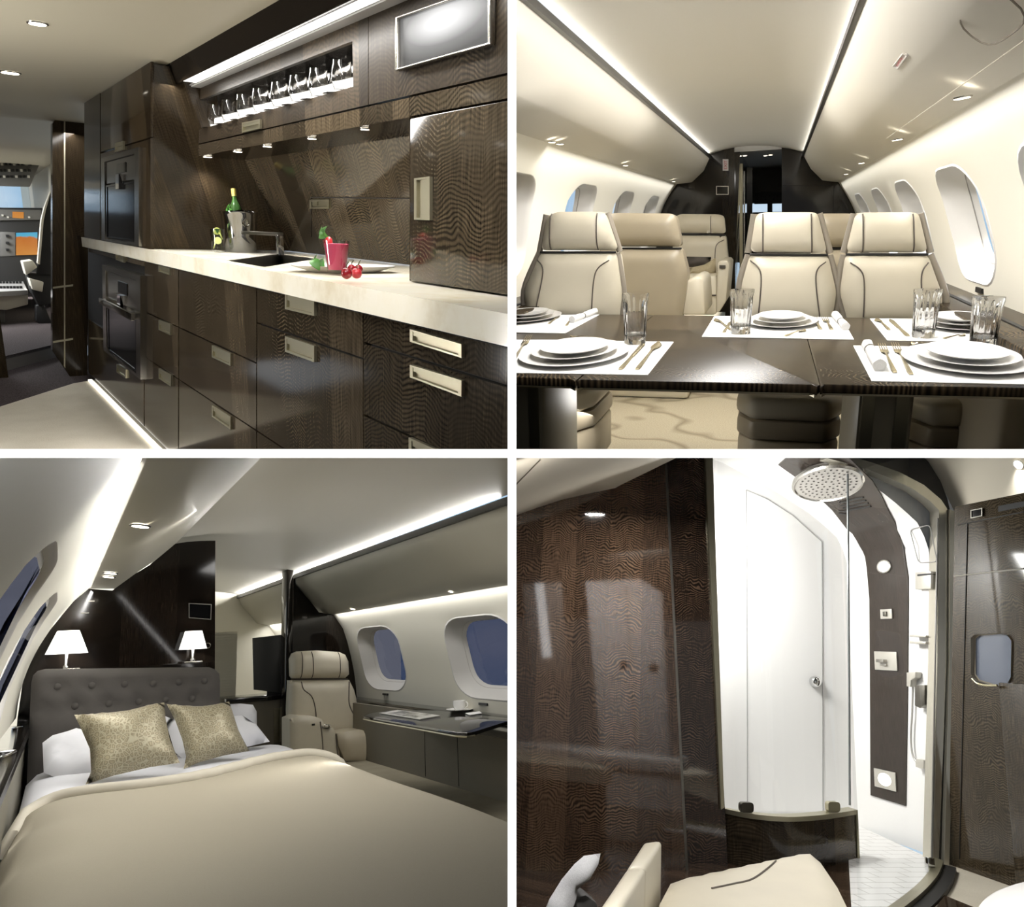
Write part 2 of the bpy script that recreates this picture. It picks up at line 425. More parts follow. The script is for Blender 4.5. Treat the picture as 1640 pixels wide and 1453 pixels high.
# ================================================================== ROOM 1: the galley
axes1 = (vec(950, -1250, -393.5), vec(5968125, 4228845, 975000), vec(170, -1250, 4381))
G = Room(*axes1, (0, -1, 0), -1, 1); r = G.ray(400, 428.4); DC = .19*r.y/-r.z
G = Room(*axes1, (0, -DC, 0), -1, 1)
def rz(k, y): return G.at(400, 333+k*530, 'y', y).z            # height of a line that runs to the far end of the galley
YB = .02; XB = -8.62
E = -rz(1.0, YB); R1 = G = Room(*axes1, (0, -DC, E), -1, 1, 1.15/E)
ZT, ZB = E-.19, rz(.236, 0)                                    # worktop top and underside
YU = G.at(655, 452, 'z', ZT).y
ztop, zsf = rz(-.4255, YU), rz(-.185, YU)
yf = G.at(400, 333-.4786*530, 'z', ztop).y
zc = rz(-.645, 0); yfc = G.at(400, 333-.577*530, 'z', zc).y
ybk = G.at(500, 407, 'z', ZT).y; ybt = ybk-.22
def fq(px0, px1, z0, z1, y):                                   # upright panel between two columns
    return [Vector((G.xcol(px0, y, z1), y, z1)), Vector((G.xcol(px1, y, z1), y, z1)), Vector((G.xcol(px1, y, z0), y, z0)), Vector((G.xcol(px0, y, z0), y, z0))]
def fbox(px0, px1, z0, z1, y, d): return MB().prism(fq(px0, px1, z0, z1, y), (0, d, 0))
def gx(px, py, y): return G.at(px, py, 'y', y).x
ven1 = veneer('galley_veneer', (1, 1, 0), (0, 0, 1), dark=(24, 20, 15), light=(106, 93, 74), strip=.2, step=.0115, contrast=1.05, spec=.14, slope=.2, rough=.1)
ven1u = veneer('galley_upper_veneer', (1, 1, 0), (0, 0, 1), dark=(20, 16, 12), light=(92, 80, 64), strip=.2, step=.0125, contrast=1.25, spec=.1, slope=.2, rough=.32)
ven1b = veneer('galley_veneer_plain', (1, 1, 0), (0, 0, 1), strip=.16, step=.012, contrast=.6, mid=.42, spec=.13, slope=.2, rough=.1)
marble_m, n, b = base('cream_marble', (238, 230, 205), .12)
o = n.obj(); q = n.noise(o, 4, 6, .65); n.link(n.ramp(q, [(.3, lin((226, 214, 184))), (.5, lin((247, 241, 222))), (.75, lin((251, 248, 236)))]), b.inputs['Base Color'])
carpet1 = fabric('beige_carpet', (196, 188, 170), (222, 216, 200), 160, .95, .5, 5)
carpet_dark = fabric('dark_carpet', (44, 38, 38), (92, 84, 84), 120, .95, .5)
ceil1 = plain('galley_ceiling_lining', (196, 188, 166), .5, spec=.25)

# --- floor, ceiling
fl = G.poly([(-160, 702), (118, 614), (143, 606.5), (420, 884), (-160, 884)], 'z', 0)
fl[2] = Vector((fl[2].x-.05, .3, 0)); fl[3] = Vector((fl[3].x, .3, 0)); fl.insert(2, Vector((fl[1].x-.06, .3, 0))) if fl[1].x < fl[2].x else None
struct('floor', MB().prism(fl, (0, 0, -.05)), carpet1, G)
fd = G.poly([(-160, 702), (118, 614), (92, 572), (-160, 640)], 'z', 0)
fd[1].z = fd[0].z = -.002
struct('floor', MB().prism([fd[0]+Vector((.1, 0, -.004)), fd[1]+Vector((.1, .6, -.004)), fd[2]+Vector((0, .6, 0)), fd[2], fd[3]], (0, 0, -.04)), carpet_dark, G)
z_up = G.at(92, 551, 'x', fd[2].x).z
struct('trim_1', MB().prism([fd[3], fd[2], fd[2]+Vector((0, 0, z_up)), fd[3]+Vector((0, 0, z_up))], (-.03, 0, 0)), plain('step_riser', (120, 116, 112), .5), G)
r3, r2 = fd[3]+Vector((0, 0, z_up)), fd[2]+Vector((0, 0, z_up))
struct('floor', MB().prism([r3, r2, r2+Vector((0, 1.2, 0)), Vector((-17, r2.y+1.2, z_up)), Vector((-17, r3.y-1, z_up))], (0, 0, -.03)), carpet_dark, G)
cx0, cx1 = gx(136, 163, 0), 0.2
struct('ceiling', MB().box((XB-.15, -3.2, zc), (cx1, .8, zc+.03)), ceil1, G)
struct('wall_left', MB().box((XB-.15, -2.6, 0), (0.2, -2.57, zc)), ven1b, G)
# --- base cabinets
cols = [(141, 231), (231, 286), (286, 411), (411, 582), (582, 900)]
names = [('base cabinet of dark veneer holding the lower oven, at the far end of the galley', [.236, .262, .655, 1.0]),
         ('narrow dark veneer base cabinet just right of the lower oven', [.236, .46, .66, 1.0]),
         ('dark veneer base cabinet under the two cut glasses on the counter', [.236, .46, .66, 1.0]),
         ('dark veneer base cabinet below the sink and the pink drink', [.236, .34, .66, 1.0]),
         ('nearest dark veneer base cabinet with wide pulls, at the right end of the counter', [.236, .303, .465, .72, 1.0])]
hpx = {0: [((188, 404), (201, 407), (201, 421), (188, 416)), None, ((189, 583), (204, 592), (204, 606), (189, 596))],
       1: [((257, 425), (275, 430), (275, 441), (257, 435)), ((257, 512), (276, 519), (276, 537), (257, 528)), ((257, 590), (277, 601), (277, 619), (257, 606))],
       2: [None, ((343, 553), (373, 566), (373, 586), (343, 572)), ((343, 648), (373, 667), (373, 688), (343, 667))],
       3: [((461, 468), (508, 481), (508, 506), (461, 495)), ((461, 538), (508, 554), (508, 580), (461, 563)), None],
       4: [((662, 527), (745, 551), (745, 573), (662, 547)), ((662, 584), (745, 609), (745, 635), (662, 604)), ((660, 700), (745, 737), (745, 765), (660, 726)), None]}
def pull(px4, y, parent, deep=.012, vertical=False):
    q = G.poly(px4, 'y', y); m = MB(); up = Vector((0, -deep, 0))
    inn = subquad(q, .06, .14, .94, .86) if not vertical else subquad(q, .16, .05, .84, .95)
    m.ringpair(q, inn, up)
    m.prism([p+Vector((0, -.001, 0)) for p in inn], (0, .002, 0))
    lip = subquad(q, .06, .1, .94, .45) if not vertical else subquad(q, .45, .05, .9, .95)
    m.prism(lip, (0, -deep*.8, 0))
    return part('handle', m, champagne, parent, G)
zt = ZB
base_roots = []
for i, ((xa, xb), (lab, ks)) in enumerate(zip(cols, names)):
    ya = 520
    x0 = gx(xa, 333+.5*(xa+130), YB); x1 = gx(xb, 333+.5*(xb+130), YB)
    root = thing('base_cabinet', lab, 'cabinet', G, ((x0+x1)/2, .3, 0), 'dark veneer base cabinets under the counter'); base_roots.append(root)
    part('carcass', fbox(xa, xb, .05, zt-.002, YB+.022, ybk-.07), seam, root, G)
    part('plinth', fbox(xa, xb, 0, .05, YB+.05, ybk-.15), seam, root, G)
    g = .008
    for j in range(len(ks)-1):
        z1, z0 = rz(ks[j], YB), rz(ks[j+1], YB)
        z1 = min(z1, zt-.004); z0 = max(z0, .05)
        if i == 0 and j == 1:
            continue
        dr = part('drawer', fbox(xa+.8, xb-.8, z0+.004, z1-.004, YB, .02), ven1, root, G)
        h = hpx[i][j] if j < len(hpx[i]) else None
        if h: pull(h, YB, dr)
# lower oven and upper oven
oven_black = plain('oven_black_glass', (9, 9, 10), .12, spec=.12)
def oven(quad, y, lab, bar, ksplit, root_loc):
    q = G.poly(quad, 'y', y)
    r = thing('oven', lab, 'oven', G, root_loc, 'built-in galley ovens')
    part('frame', MB().ringpair(q, subquad(q, .1, .05, .9, .97), (0, -.02, 0)).prism(q, (0, .05, 0)), steel, r, G)
    d = Vector((0, -.012, 0))
    cp = [p+d for p in subquad(q, .12, .06, .88, ksplit)]
    c = part('control_panel', MB().prism(cp, (0, .012, 0)), steel, r, G)
    dq = subquad(cp, .42, .2, ybt+.05, .62); part('display', MB().prism([p+Vector((0, -.004, 0)) for p in dq], (0, .004, 0)), black_gloss, c, G)
    kq = subquad(cp, .47, .68, .58, ZT); part('knob', MB().prism([p+Vector((0, -.02, 0)) for p in kq], (0, .02, 0)), chrome, c, G)
    if bar: part('handle', MB().prism([p+Vector((0, -.06, 0)) for p in subquad(q, .06, ksplit+.015, .94, ksplit+.085)], (0, .02, 0)).prism([p+Vector((0, -.06, 0)) for p in subquad(q, .1, ksplit+.02, .2, ksplit+.08)], (0, .06, 0)).prism([p+Vector((0, -.06, 0)) for p in subquad(q, .78, ksplit+.02, .9, ksplit+.08)], (0, .06, 0)), steel, r, G, bevel=.004)
    gl = [p+d for p in subquad(q, .12, ksplit+(.1 if bar else .02), .88, .955)]
    part('door', MB().ringpair(gl, subquad(gl, .04, .03, .96, .97), (0, -.004, 0)).prism(gl, (0, .01, 0)), oven_black, r, G)
    return r
oven([(168, 424), (230, 442), (230, 608), (170, 561)], 0.0, 'steel built-in oven with bar handle below the marble counter', True, .34, G.at(200, 585, 'y', 0))
# tall oven unit
YT = 0.0
xo0, xo1 = gx(135, 300, YT), gx(240, 250, YT)
t = thing('tall_cabinet', 'tall dark veneer cabinet holding the upper oven, rising to the ceiling', 'cabinet', G, ((xo0+xo1)/2, .3, ZT))
part('carcass', fbox(135, 241, ZT+.003, zc-.01, YT+.02, ybk), ven1b, t, G)
zs = G.at(205, 232, 'y', YT).z
part('door', fbox(161, 241, zs+.004, zc-.012, YT, .02), ven1b, t, G, bevel=.006)
part('side_panel', fbox(135, 160, ZT+.003, zc-.012, YT, .02), ven1b, t, G)
part('front_panel', fbox(161, 241, ZT+.003, zs-.004, YT, .02), ven1b, t, G)
pull(((187, 230), (200, 226), (200, 240), (187, 244)), YT, t)
o2 = oven([(167, 254), (228, 236), (228, 395), (168, 386)], YT, 'steel built-in oven with black glass door above the marble counter', False, .3, G.at(200, 392, 'y', 0))
# narrow tall unit right of it and the recess
xn0, xn1 = gx(262, 300, YU), gx(290, 300, YU)
t = thing('tall_cabinet', 'narrow dark veneer tall cabinet with upright pull, between upper oven and recess', 'cabinet', G, (xn0, .5, ZT))
part('door', fbox(250, 290, ZT+.003, ztop-.004, YU, .02), ven1, t, G, bevel=.003)
pa, pb, pc, pd = G.at(251, 405, 'z', ZT), G.at(290, 333+.153*420, 'z', ZT), G.at(347, 387, 'z', ZT), G.at(251, 381, 'z', ZT)
pa = Vector((gx(252, 300, YU), YU+.021, ZT+.003)); pb = Vector((G.xcol(290, YU, ZT), YU+.021, ZT+.003)); pc = Vector((G.xcol(347, ybk, ZT), ybk, ZT+.003)); pd = Vector((pa.x, ybk, ZT+.003))
part('carcass', MB().prism([pa, pb, pc, pd], (0, 0, ztop-ZT-.01)), ven1, t, G)
pull(((262, 292), (275, 289), (275, 328), (262, 329)), YU, t, vertical=True)
# backsplash
xb0, xb1 = xn1-.5, gx(656, 320, YU)
p00 = Vector((xb0, ybk, ZT+.003)); p01 = Vector((xb1+.9, ybk, ZT+.003)); p11 = Vector((xb1+.9, .56, zsf)); p10 = Vector((xb0, .56, zsf))
bs = thing('backsplash', 'dark ripple veneer backsplash behind the sink and the ice bucket', 'backsplash', G, (xb0, ybk, ZT+.003))
nb = (p11-p01).cross(p00-p01).normalized()
part('panel', MB().prism([p00, p01, p11, p10], (0, .04, 0)), ven1, bs, G)
def onbs(px, py): return G.on(px, py, p00+Vector((0, -.003, 0)), nb)
q = [onbs(*a) for a in ((498, 319), (529, 318), (529, 333), (498, 333))]
part('handle', MB().ringpair(q, subquad(q, .1, .2, .9, .8), nb*-.01 if nb.y > 0 else nb*.01).prism(q, (0, .004, 0)).prism(subquad(q, .15, .3, .4, .75), (0, -.008, 0)), champagne, bs, G)
part('seam_line', MB().tube([onbs(498, 316), onbs(655, 318)], .003, 4).tube([onbs(498, 316), onbs(498, 380)], .002, 4), seam, bs, G)
# upper cabinet with the lit niche
xu0, xu1 = xn1+.004, gx(590, 120, YU)
t = thing('upper_cabinet', 'dark veneer wall cabinet with a lit glass niche over the sink', 'cabinet', G, ((xu0+xu1)/2, .5, zsf))
zl = rz(-.227, YU)
nq = G.poly([(306, 165), (565, 66), (565, 139), (306, 211)], 'y', YU)
zn0 = (nq[2].z+nq[3].z)/2; zn1 = (nq[0].z+nq[1].z)/2; xq0, xq1 = (nq[0].x+nq[3].x)/2, (nq[1].x+nq[2].x)/2
outer = [Vector((xu0, YU, ztop)), Vector((G.xcol(589.5, YU, ztop), YU, ztop)), Vector((G.xcol(589.5, YU, zl), YU, zl+.004)), Vector((xu0, YU, zl+.004))]
inner = [Vector((xq0, YU, zn1)), Vector((xq1, YU, zn1)), Vector((xq1, YU, zn0)), Vector((xq0, YU, zn0))]
part('front_panel', MB().ringpair(outer, inner, (0, .02, 0)), ven1u, t, G)
part('drawer', MB().box((xu0, YU, zsf), (xb1-.005, YU+.02, zl-.003)), ven1, t, G)
pull(((391, 197), (420, 191), (420, 206), (391, 213)), YU-.002, t)
part('carcass', MB().box((xu0, YU+.03, zl), (xq0-.01, ybt+.05, ztop-.004)).box((xq1+.01, YU+.03, zl), (xu1, ybt+.05, ztop-.004)).box((xq0-.02, YU+.03, zl), (xq1+.02, ybt+.05, zn0-.024)).box((xq0-.02, YU+.03, zn1+.024), (xq1+.02, ybt+.05, ztop-.004)), seam, t, G)
part('soffit', MB().box((xu0, YU+.021, zsf), (xb1-.004, ybt+.01, zsf+.015)), plain('soffit_veneer', (30, 25, 19), .1), t, G)
nd = YU+.10
part('niche_lining', MB().box((xq0-.018, nd, zn0-.02), (xq1+.018, nd+.01, zn1+.02)).box((xq0-.018, YU+.021, zn0-.02), (xq0, nd, zn1+.02)).box((xq1, YU+.021, zn0-.02), (xq1+.018, nd, zn1+.02)).box((xq0-.018, YU+.021, zn1), (xq1+.018, nd, zn1+.02)), plain('niche_mirror', (90, 86, 80), .06, .8), t, G)
part('lit_shelf', MB().box((xq0, nd-.014, zn0-.02), (xq1, nd-.001, zn0+.42*(zn1-zn0))).box((xq0, YU+.021, zn0-.02), (xq1, nd, zn0)), glow('lit_shelf_panel', (255, 250, 242), 1.6), t, G)
# right tall unit
xr1 = 0.0
t = thing('tall_cabinet', 'nearest tall dark veneer cabinet with the wall monitor, right of the recess', 'cabinet', G, (xb1+.5, .5, ZT))
ztd = rz(-.1845, YU)
part('carcass', fbox(656, 900, ZT+.003, ztop-.004, YU+.021, ybk), ven1b, t, G)
part('door', fbox(656.5, 900, ZT+.006, ztd-.003, YU, .02), ven1, t, G, bevel=.004)
part('fascia', fbox(656, 900, ztd+.003, zl-.003, YU, .02), ven1, t, G)
part('upper_door', fbox(590.5, 900, zl+.004, ztop, YU, .02), ven1u, t, G)
pull(((668, 286), (693, 283), (693, 353), (668, 352)), YU, t, vertical=True)
mq = G.poly([(641, 29), (794, -23), (794, 72), (641, 115)], 'y', YU-.004)
mo = thing('monitor', 'small silver framed monitor glowing on the dark cabinet front', 'monitor', G, (mq[3]+mq[2])/2)
part('bezel', MB().ringpair(mq, subquad(mq, .022, .035, .978, .965), (0, -.02, 0)), steel, mo, G, bevel=.006)
sm, n, b = base('monitor_screen', (20, 20, 20), .4, spec=.1)
mc = (mq[0]+mq[2])/2; o = n.obj()
mp = n.node('ShaderNodeMapping'); n.link(o, mp.inputs[0]); w_ = (mq[1]-mq[0]).length; h_ = (mq[0]-mq[3]).length
mp.inputs['Location'].default_value = (0, 0, -h_/2*2.2/h_); mp.inputs['Scale'].default_value = (2.0/w_, 0, 2.2/h_)
gr = n.node('ShaderNodeTexGradient', gradient_type='SPHERICAL'); n.link(mp.outputs[0], gr.inputs[0])
n.link(n.ramp(gr.outputs['Fac'], [(0, lin((70, 70, 70))), (.35, lin((120, 120, 120))), (.8, lin((235, 235, 235))), (1, lin((245, 245, 245)))]), b.inputs['Emission Color']); b.inputs['Emission Strength'].default_value = 1.0
part('screen', MB().prism(subquad(mq, .02, .03, .98, .97), (0, -.006, 0)), sm, mo, G, loc=(mq[2]+mq[3])/2)
# light trough and fascia over the wall cabinets
t = thing('light_trough', 'long lit trough running above the galley wall cabinets', 'light', G, (xu0, yf, ztop))
xf0 = gx(292, 133, yf)
part('fascia', MB().prism([(xo1, yf, ztop+.004), (0.0, yf, ztop+.004), (0.0, yfc, zc), (xo1, yfc, zc)], (0, .02, 0)), plain('fascia_veneer', (34, 30, 25), .12), t, G)
part('lens', MB().box((xf0, yf+.004, ztop+.004), (0.0, yf+.55*(YU-yf), ztop+.012)), glow('trough_lens', (255, 252, 246), 1.5), t, G)
part('trim', MB().box((xo1, yf+.62*(YU-yf), ztop), (0.0, YU+.0, ztop+.012)).box((xo1, yf+.55*(YU-yf), ztop+.006), (0, yf+.62*(YU-yf), ztop+.012)), plain('trough_trim', (190, 188, 184), .3), t, G)
# worktop with sink cut-out
zt0, zt1 = ZB, ZT
sk = [Vector((G.xcol(x, y, zt1), y, zt1)) for x, y in ((362, .075), (448, ybk-.22), (509, ybk-.22), (424, .075))]
xw0 = gx(131, 388, 0)
m = MB(); oq = [Vector((xw0, 0, zt1)), Vector((0, 0, zt1)), Vector((0, ybk+.03, zt1)), Vector((xw0, ybk+.03, zt1))]
ss = [sk[0], sk[3], sk[2], sk[1]]
if False: pass
sk4 = [sk[0], sk[3], sk[2], sk[1]]
m.ringpair([oq[0], oq[1], oq[2], oq[3]], sk4, (0, 0, zt0-zt1))
single('worktop', m, marble_m, G, 'long cream marble worktop running the length of the galley', 'worktop', loc=(xw0, .5, zt0))
sr = thing('sink', 'square steel sink set into the marble worktop', 'sink', G, (sk[0]+sk[2])/2-Vector((0, 0, .15)))
low = [p-Vector((0, 0, .16)) for p in sk4]; c = (sk4[0]+sk4[2])/2-Vector((0, 0, .16)); low = [lerp(p, c, .12) for p in low]
part('basin', MB().loft([[p-Vector((0, 0, .003)) for p in sk4], low], True, False).add(low, [(0, 1, 2, 3)]), steel_dark, sr, G)
part('drain', MB().lathe([(.0, .003), (.03, .003), (.03, 0), (0, 0)], c+Vector((0, 0, .002)), 16), chrome, sr, G)
fa = G.at(449, 409, 'z', zt1); mp_ = G.mpp(fa); hgt = 33*mp_
fx = thing('tap', 'square chrome tap standing behind the sink', 'tap', G, fa)
part('post', MB().box(fa+Vector((-.018, -.018, 0)), fa+Vector((.018, .018, hgt))), chrome, fx, G, bevel=.003)
ar = G.at(412, 375, 'y', fa.y-.05)
part('spout', MB().prism([fa+Vector((.018, -.018, hgt-.012)), fa+Vector((.018, .018, hgt-.012)), fa+Vector((-.018, .018, hgt-.012)), fa+Vector((-.018, -.018, hgt-.012))], (0, 0, .02)).prism([Vector((fa.x-.018, fa.y-.018, fa.z+hgt-.012)), Vector((fa.x-.018, fa.y+.018, fa.z+hgt-.012)), Vector((fa.x-.30, fa.y-.1, fa.z+hgt-.012)), Vector((fa.x-.30, fa.y-.14, fa.z+hgt-.012))], (0, 0, .02)), steel_dark, fx, G, bevel=.003)
# lights on soffit and ceiling
def downlight(p, nrm, r, lab, R, grp, power=4, ang=110, ring=steel, glowm=None, aim=None):
    p = Vector(p); nrm = Vector(nrm).normalized(); u = nrm.orthogonal().normalized(); w = nrm.cross(u)
    d = thing('downlight', lab, 'light', R, p, grp)
    def circ(rr, h): return [p+nrm*h+(u*math.cos(2*PI*k/24)+w*math.sin(2*PI*k/24))*rr for k in range(24)]
    part('bezel', MB().loft([circ(r, 0), circ(r*.98, .004), circ(r*.8, .005), circ(r*.78, .002)], True, False), ring, d, R, smooth=40)
    part('lens', MB().add(circ(r*.79, .0055), [tuple(range(24))]), glowm or lamp_glow, d, R)
    if power: spot('downlight_beam', R, p+nrm*.02, p+nrm if aim is None else aim, power, ang, r*.6)
    return d
dn = (0, 0, -1)
for k, (x, y, w) in enumerate([(328, 250, 'leftmost of'), (372, 241, 'second from the left of'), (425, 233, 'middle one of'), (494, 220, 'fourth from the left of'), (581, 205, 'rightmost of')]):
    p = G.at(x, y, 'z', zsf-.001); p.y = max(p.y, YU+.035); downlight(p, dn, G.mpp(p)*8.5, 'small lit spot in the recess soffit, '+w+' five in a row', G, 'soffit spots over the galley worktop', 12, 120)
for (x, y, lab) in [(60, 37, 'round steel downlight in the galley ceiling, nearest one'), (16, 116, 'round steel downlight in the galley ceiling, farther one at the left edge')]:
    p = G.at(x, y, 'z', zc-.001); downlight(p, dn, G.mpp(p)*16, lab, G, 'galley ceiling downlights', 10, 130)
# floor glow strip under the plinth
t = single('floor_light_strip', MB().box((gx(143, 606, 0), -.012, .004), (0, YB+.0, .016)), glow('floor_strip_lens', (255, 250, 240), 3.0), G, 'bright light strip along the foot of the base cabinets', 'light')
area('toe_light', G, (-5.5, -.02, .045), (-5.5, -.12, 0), 9.5, .03, 22)
# --- glasses in the niche
def beaker(x, y, z, h, r, lab, R, grp, mat=None):
    return single('drinking_glass', MB().lathe([(0, .0), (r*ybt+.05, 0), (r*.66, h*.02), (r*.72, h*.12), (r*.98, h*.4), (r*1.0, h*.6), (r*.86, h*.9), (r*.84, h), (r*.80, h), (r*.82, h*.9), (r*.95, h*.6), (r*.92, h*.4), (r*.66, h*.16), (0, h*.12)], (x, y, z), 20, caps=False), mat or clear_glass, R, lab, 'glass', grp, smooth=50)
gl_px = [(322, 0), (344, 0), (366, 0), (391, 0), (417, 0), (447, 0), (477, 0), (509, 0), (546, 0)]
ordn = ['nearest the left end', 'second from the left', 'third from the left', 'fourth from the left', 'middle one', 'fourth from the right', 'third from the right', 'second from the right', 'at the right end']
for (x, _), w in zip(gl_px, ordn):
    yb = 211+(139-211)*(x-306)/(565-306)-3
    a = G.at(x, yb, 'y', YU+.05); a.z = zn0
    h = .80*(zn1-zn0); beaker(a.x, YU+.055, zn0, h, .043 if x > 330 else .036, 'curved clear glass in the lit niche, '+w, G, 'clear glasses in the lit niche')
# --- things on the worktop
Z = zt1
def top(px, py): return G.at(px, py, 'z', Z)
a = top(386, 404); s = G.mpp(a)
ib = thing('ice_bucket', 'polished steel ice bucket holding a green bottle on the worktop', 'bucket', G, a)
h = 62*s; r = 29*s
part('bucket', MB().lathe([(0, 0), (r*.78, 0), (r*.8, .004), (r*.88, h*.4), (r*.97, h*.92), (r*1.04, h*.97), (r*1.04, h), (r*.98, h), (r*.94, h*.92), (r*.84, h*.3), (0, h*.2)], a, 32, caps=False), chrome, ib, G, smooth=50)
for sx in (-1, 1):
    c = a+Vector((sx*r*1.0, 0, h*.72)); part('handle', MB().tube([c+Vector((sx*.012, .018*math.cos(t_), .018*math.sin(t_))) for t_ in [k*PI/6 for k in range(12)]], .005, 6, True), chrome, ib, G, smooth=60)
ice = MB()
for k in range(14):
    th, rr = random.random()*6.28, r*.7*random.random()**.5
    M_ = Matrix.Translation(a+Vector((rr*math.cos(th), rr*math.sin(th), h*.93))) @ Matrix.Rotation(random.random()*3, 4, Vector((random.random(), random.random(), 1)).normalized())
    ice.add([M_ @ v for v in MB().box((-.018, -.018, -.018), (.018, .018, .018)).v], MB().box((0, 0, 0), (1, 1, 1)).f)
tag(part('ice', ice, clear_glass, ib, G), kind='stuff')
# wine bottle
bt = thing('bottle', 'green bottle leaning in the ice bucket', 'bottle', G, a+Vector((-.04, .0, .05)))
bp = a+Vector((-.02, 0, .06)); bd = (Vector((-.18, 0, 1))).normalized()
bottle_glass = plain('green_bottle_glass', (40, 66, 30), .06)
def axis_lathe(prof, p, d, n=20):
    q = Vector((0, 0, 1)).rotation_difference(d).to_matrix().to_4x4(); return MB().lathe(prof, (0, 0, 0), n, caps=False).xf(Matrix.Translation(p) @ q)
L = 98*s-.06
part('glass_body', axis_lathe([(0, 0), (.036, .0), (.038, L*.62), (.03, L*.7), (.0145, L*.8), (.0145, L*.93)], bp, bd), bottle_glass, bt, G, smooth=50)
part('foil', axis_lathe([(.0155, L*.86), (.0165, L*.97), (.0165, L), (0, L)], bp, bd), plain('gold_foil', (196, 180, 96), .35, .7), bt, G, smooth=50)
# limes and mint sticking out
leaf_g = plain('mint_leaf', (52, 104, 30), .5); lime_c = plain('lime_slice', (206, 212, 110), .45); ice_c = glassmat('drink_water')
def leaf(c, d, up, l, w):
    d = Vector(d).normalized(); up = Vector(up); s_ = d.cross(up).normalized(); up = s_.cross(d)
    rows = []
    for k in range(7):
        t_ = k/6; ww = w*math.sin(PI*min(1, t_*1.02+.02))**.8; b_ = Vector(c)+d*l*t_+up*(l*.25*math.sin(PI*t_))
        rows.append([b_-s_*ww/2+up*ww*.25, b_, b_+s_*ww/2+up*ww*.25])
    m = MB()
    for a_, b_ in zip(rows, rows[1:]): m.add(a_+b_, [(0, 1, 4, 3), (1, 2, 5, 4)])
    m.v += [v-up*.0012 for v in m.v]; k = len(m.v)//2; m.f += [tuple(i+k for i in f[::-1]) for f in list(m.f)]
    return m
gp = a+Vector((-.03, -.03, h*.98))
for k, (dx, dz) in enumerate([(.5, .8), (-.7, .6), (.1, 1), (.9, .3)]):
    tag(mesh('mint_leaf', leaf(gp, (dx, -.3, dz), (0, -1, .2), .055, .03), leaf_g, G, loc=gp, smooth=60), 'green leaf at the rim of the steel ice bucket', 'leaf', 'leaves at the ice bucket rim')
for (px, py, w) in [(331, 398, 'left of the two'), (350, 404, 'right of the two, nearer the sink')]:
    a = top(px, py); s = G.mpp(a); h = 36*s; r = 11.5*s
    t = thing('tumbler', 'cut glass of lime and mint on the worktop, '+w, 'glass', G, a, 'lime and mint drinks')
    part('glass', MB().lathe([(0, 0), (r*.86, 0), (r*.9, .004), (r, h), (r*.92, h), (r*.82, h*.2), (0, h*.18)], a, 20, caps=False), thin_glass, t, G, smooth=30)
    for k in range(4):
        th = k*1.6+px; c = a+Vector((r*.45*math.cos(th), r*.45*math.sin(th), h*(.3+.2*k)))
        q = Vector((0, 0, 1)).rotation_difference(Vector((math.cos(th), math.sin(th), .4)).normalized()).to_matrix().to_4x4()
        part('lime_slice', MB().lathe([(0, -.003), (r*.5, -.003), (r*.5, .003), (0, .003)], (0, 0, 0), 14, caps=False).xf(Matrix.Translation(c) @ q), lime_c, t, G)
    for k in range(4):
        th = k*1.7; part('mint_leaf', leaf(a+Vector((0, 0, h*.8)), (math.cos(th), math.sin(th), .9), (0, 0, 1), .04, .024), leaf_g, t, G, smooth=60)
# plate with the pink drink
a = top(552, 436); s = G.mpp(a); r = 50*s
plate_prof = lambda r, h: [(0, 0), (r*.6, 0), (r*.64, h*.1), (r*.98, h*.86), (r, h), (r*.97, h), (r*.66, h*.32), (r*.6, h*.25), (0, h*.25)]
single('plate', MB().lathe(plate_prof(r, .028), a, 48, 1, 1.75, caps=False), porcelain, G, 'white plate under the pink drink and red berries', 'plate', smooth=50, loc=a)
g = G.at(540, 437, 'z', Z+.008); h = 47*s; rr = 19.5*s
t = thing('smoothie_glass', 'glass of pink smoothie with mint and strawberry on its rim', 'drink', G, g)
part('glass', MB().lathe([(0, 0), (rr*.72, 0), (rr*.74, .004), (rr*.8, h*.3), (rr*1.02, h), (rr*.97, h), (rr*.77, h*.3), (rr*.7, h*.09), (0, h*.08)], g, 28, caps=False), thin_glass, t, G, smooth=40)
part('smoothie', MB().lathe([(0, h*.1), (rr*.69, h*.1), (rr*.75, h*.3), (rr*.93, h*.9), (0, h*.91)], g, 28, caps=False), plain('pink_smoothie', (204, 62, 98), .4), t, G, smooth=50)
c = g+Vector((-rr*1.0, -.01, h*.93))
def berry(c, r, ex=1, ez=1, n=12): return MB().lathe([(r*math.sin(PI*k/8)*ex, -r*math.cos(PI*k/8)*ez) for k in range(9)], c, n, caps=False)
part('strawberry', berry(c, .017, .9, 1.3), plain('strawberry_red', (190, 40, 48), .4), t, G, smooth=60)
for k, (dx, dz) in enumerate([(-.6, .8), (.5, .9), (-.9, .2)]): part('mint_leaf', leaf(c+Vector((0, 0, .02)), (dx, -.3, dz), (0, -1, .2), .05, .032), leaf_g, t, G, smooth=60)
redb = plain('red_berry', (120, 16, 26), .25); stemc = plain('berry_stem', (60, 70, 30), .6)
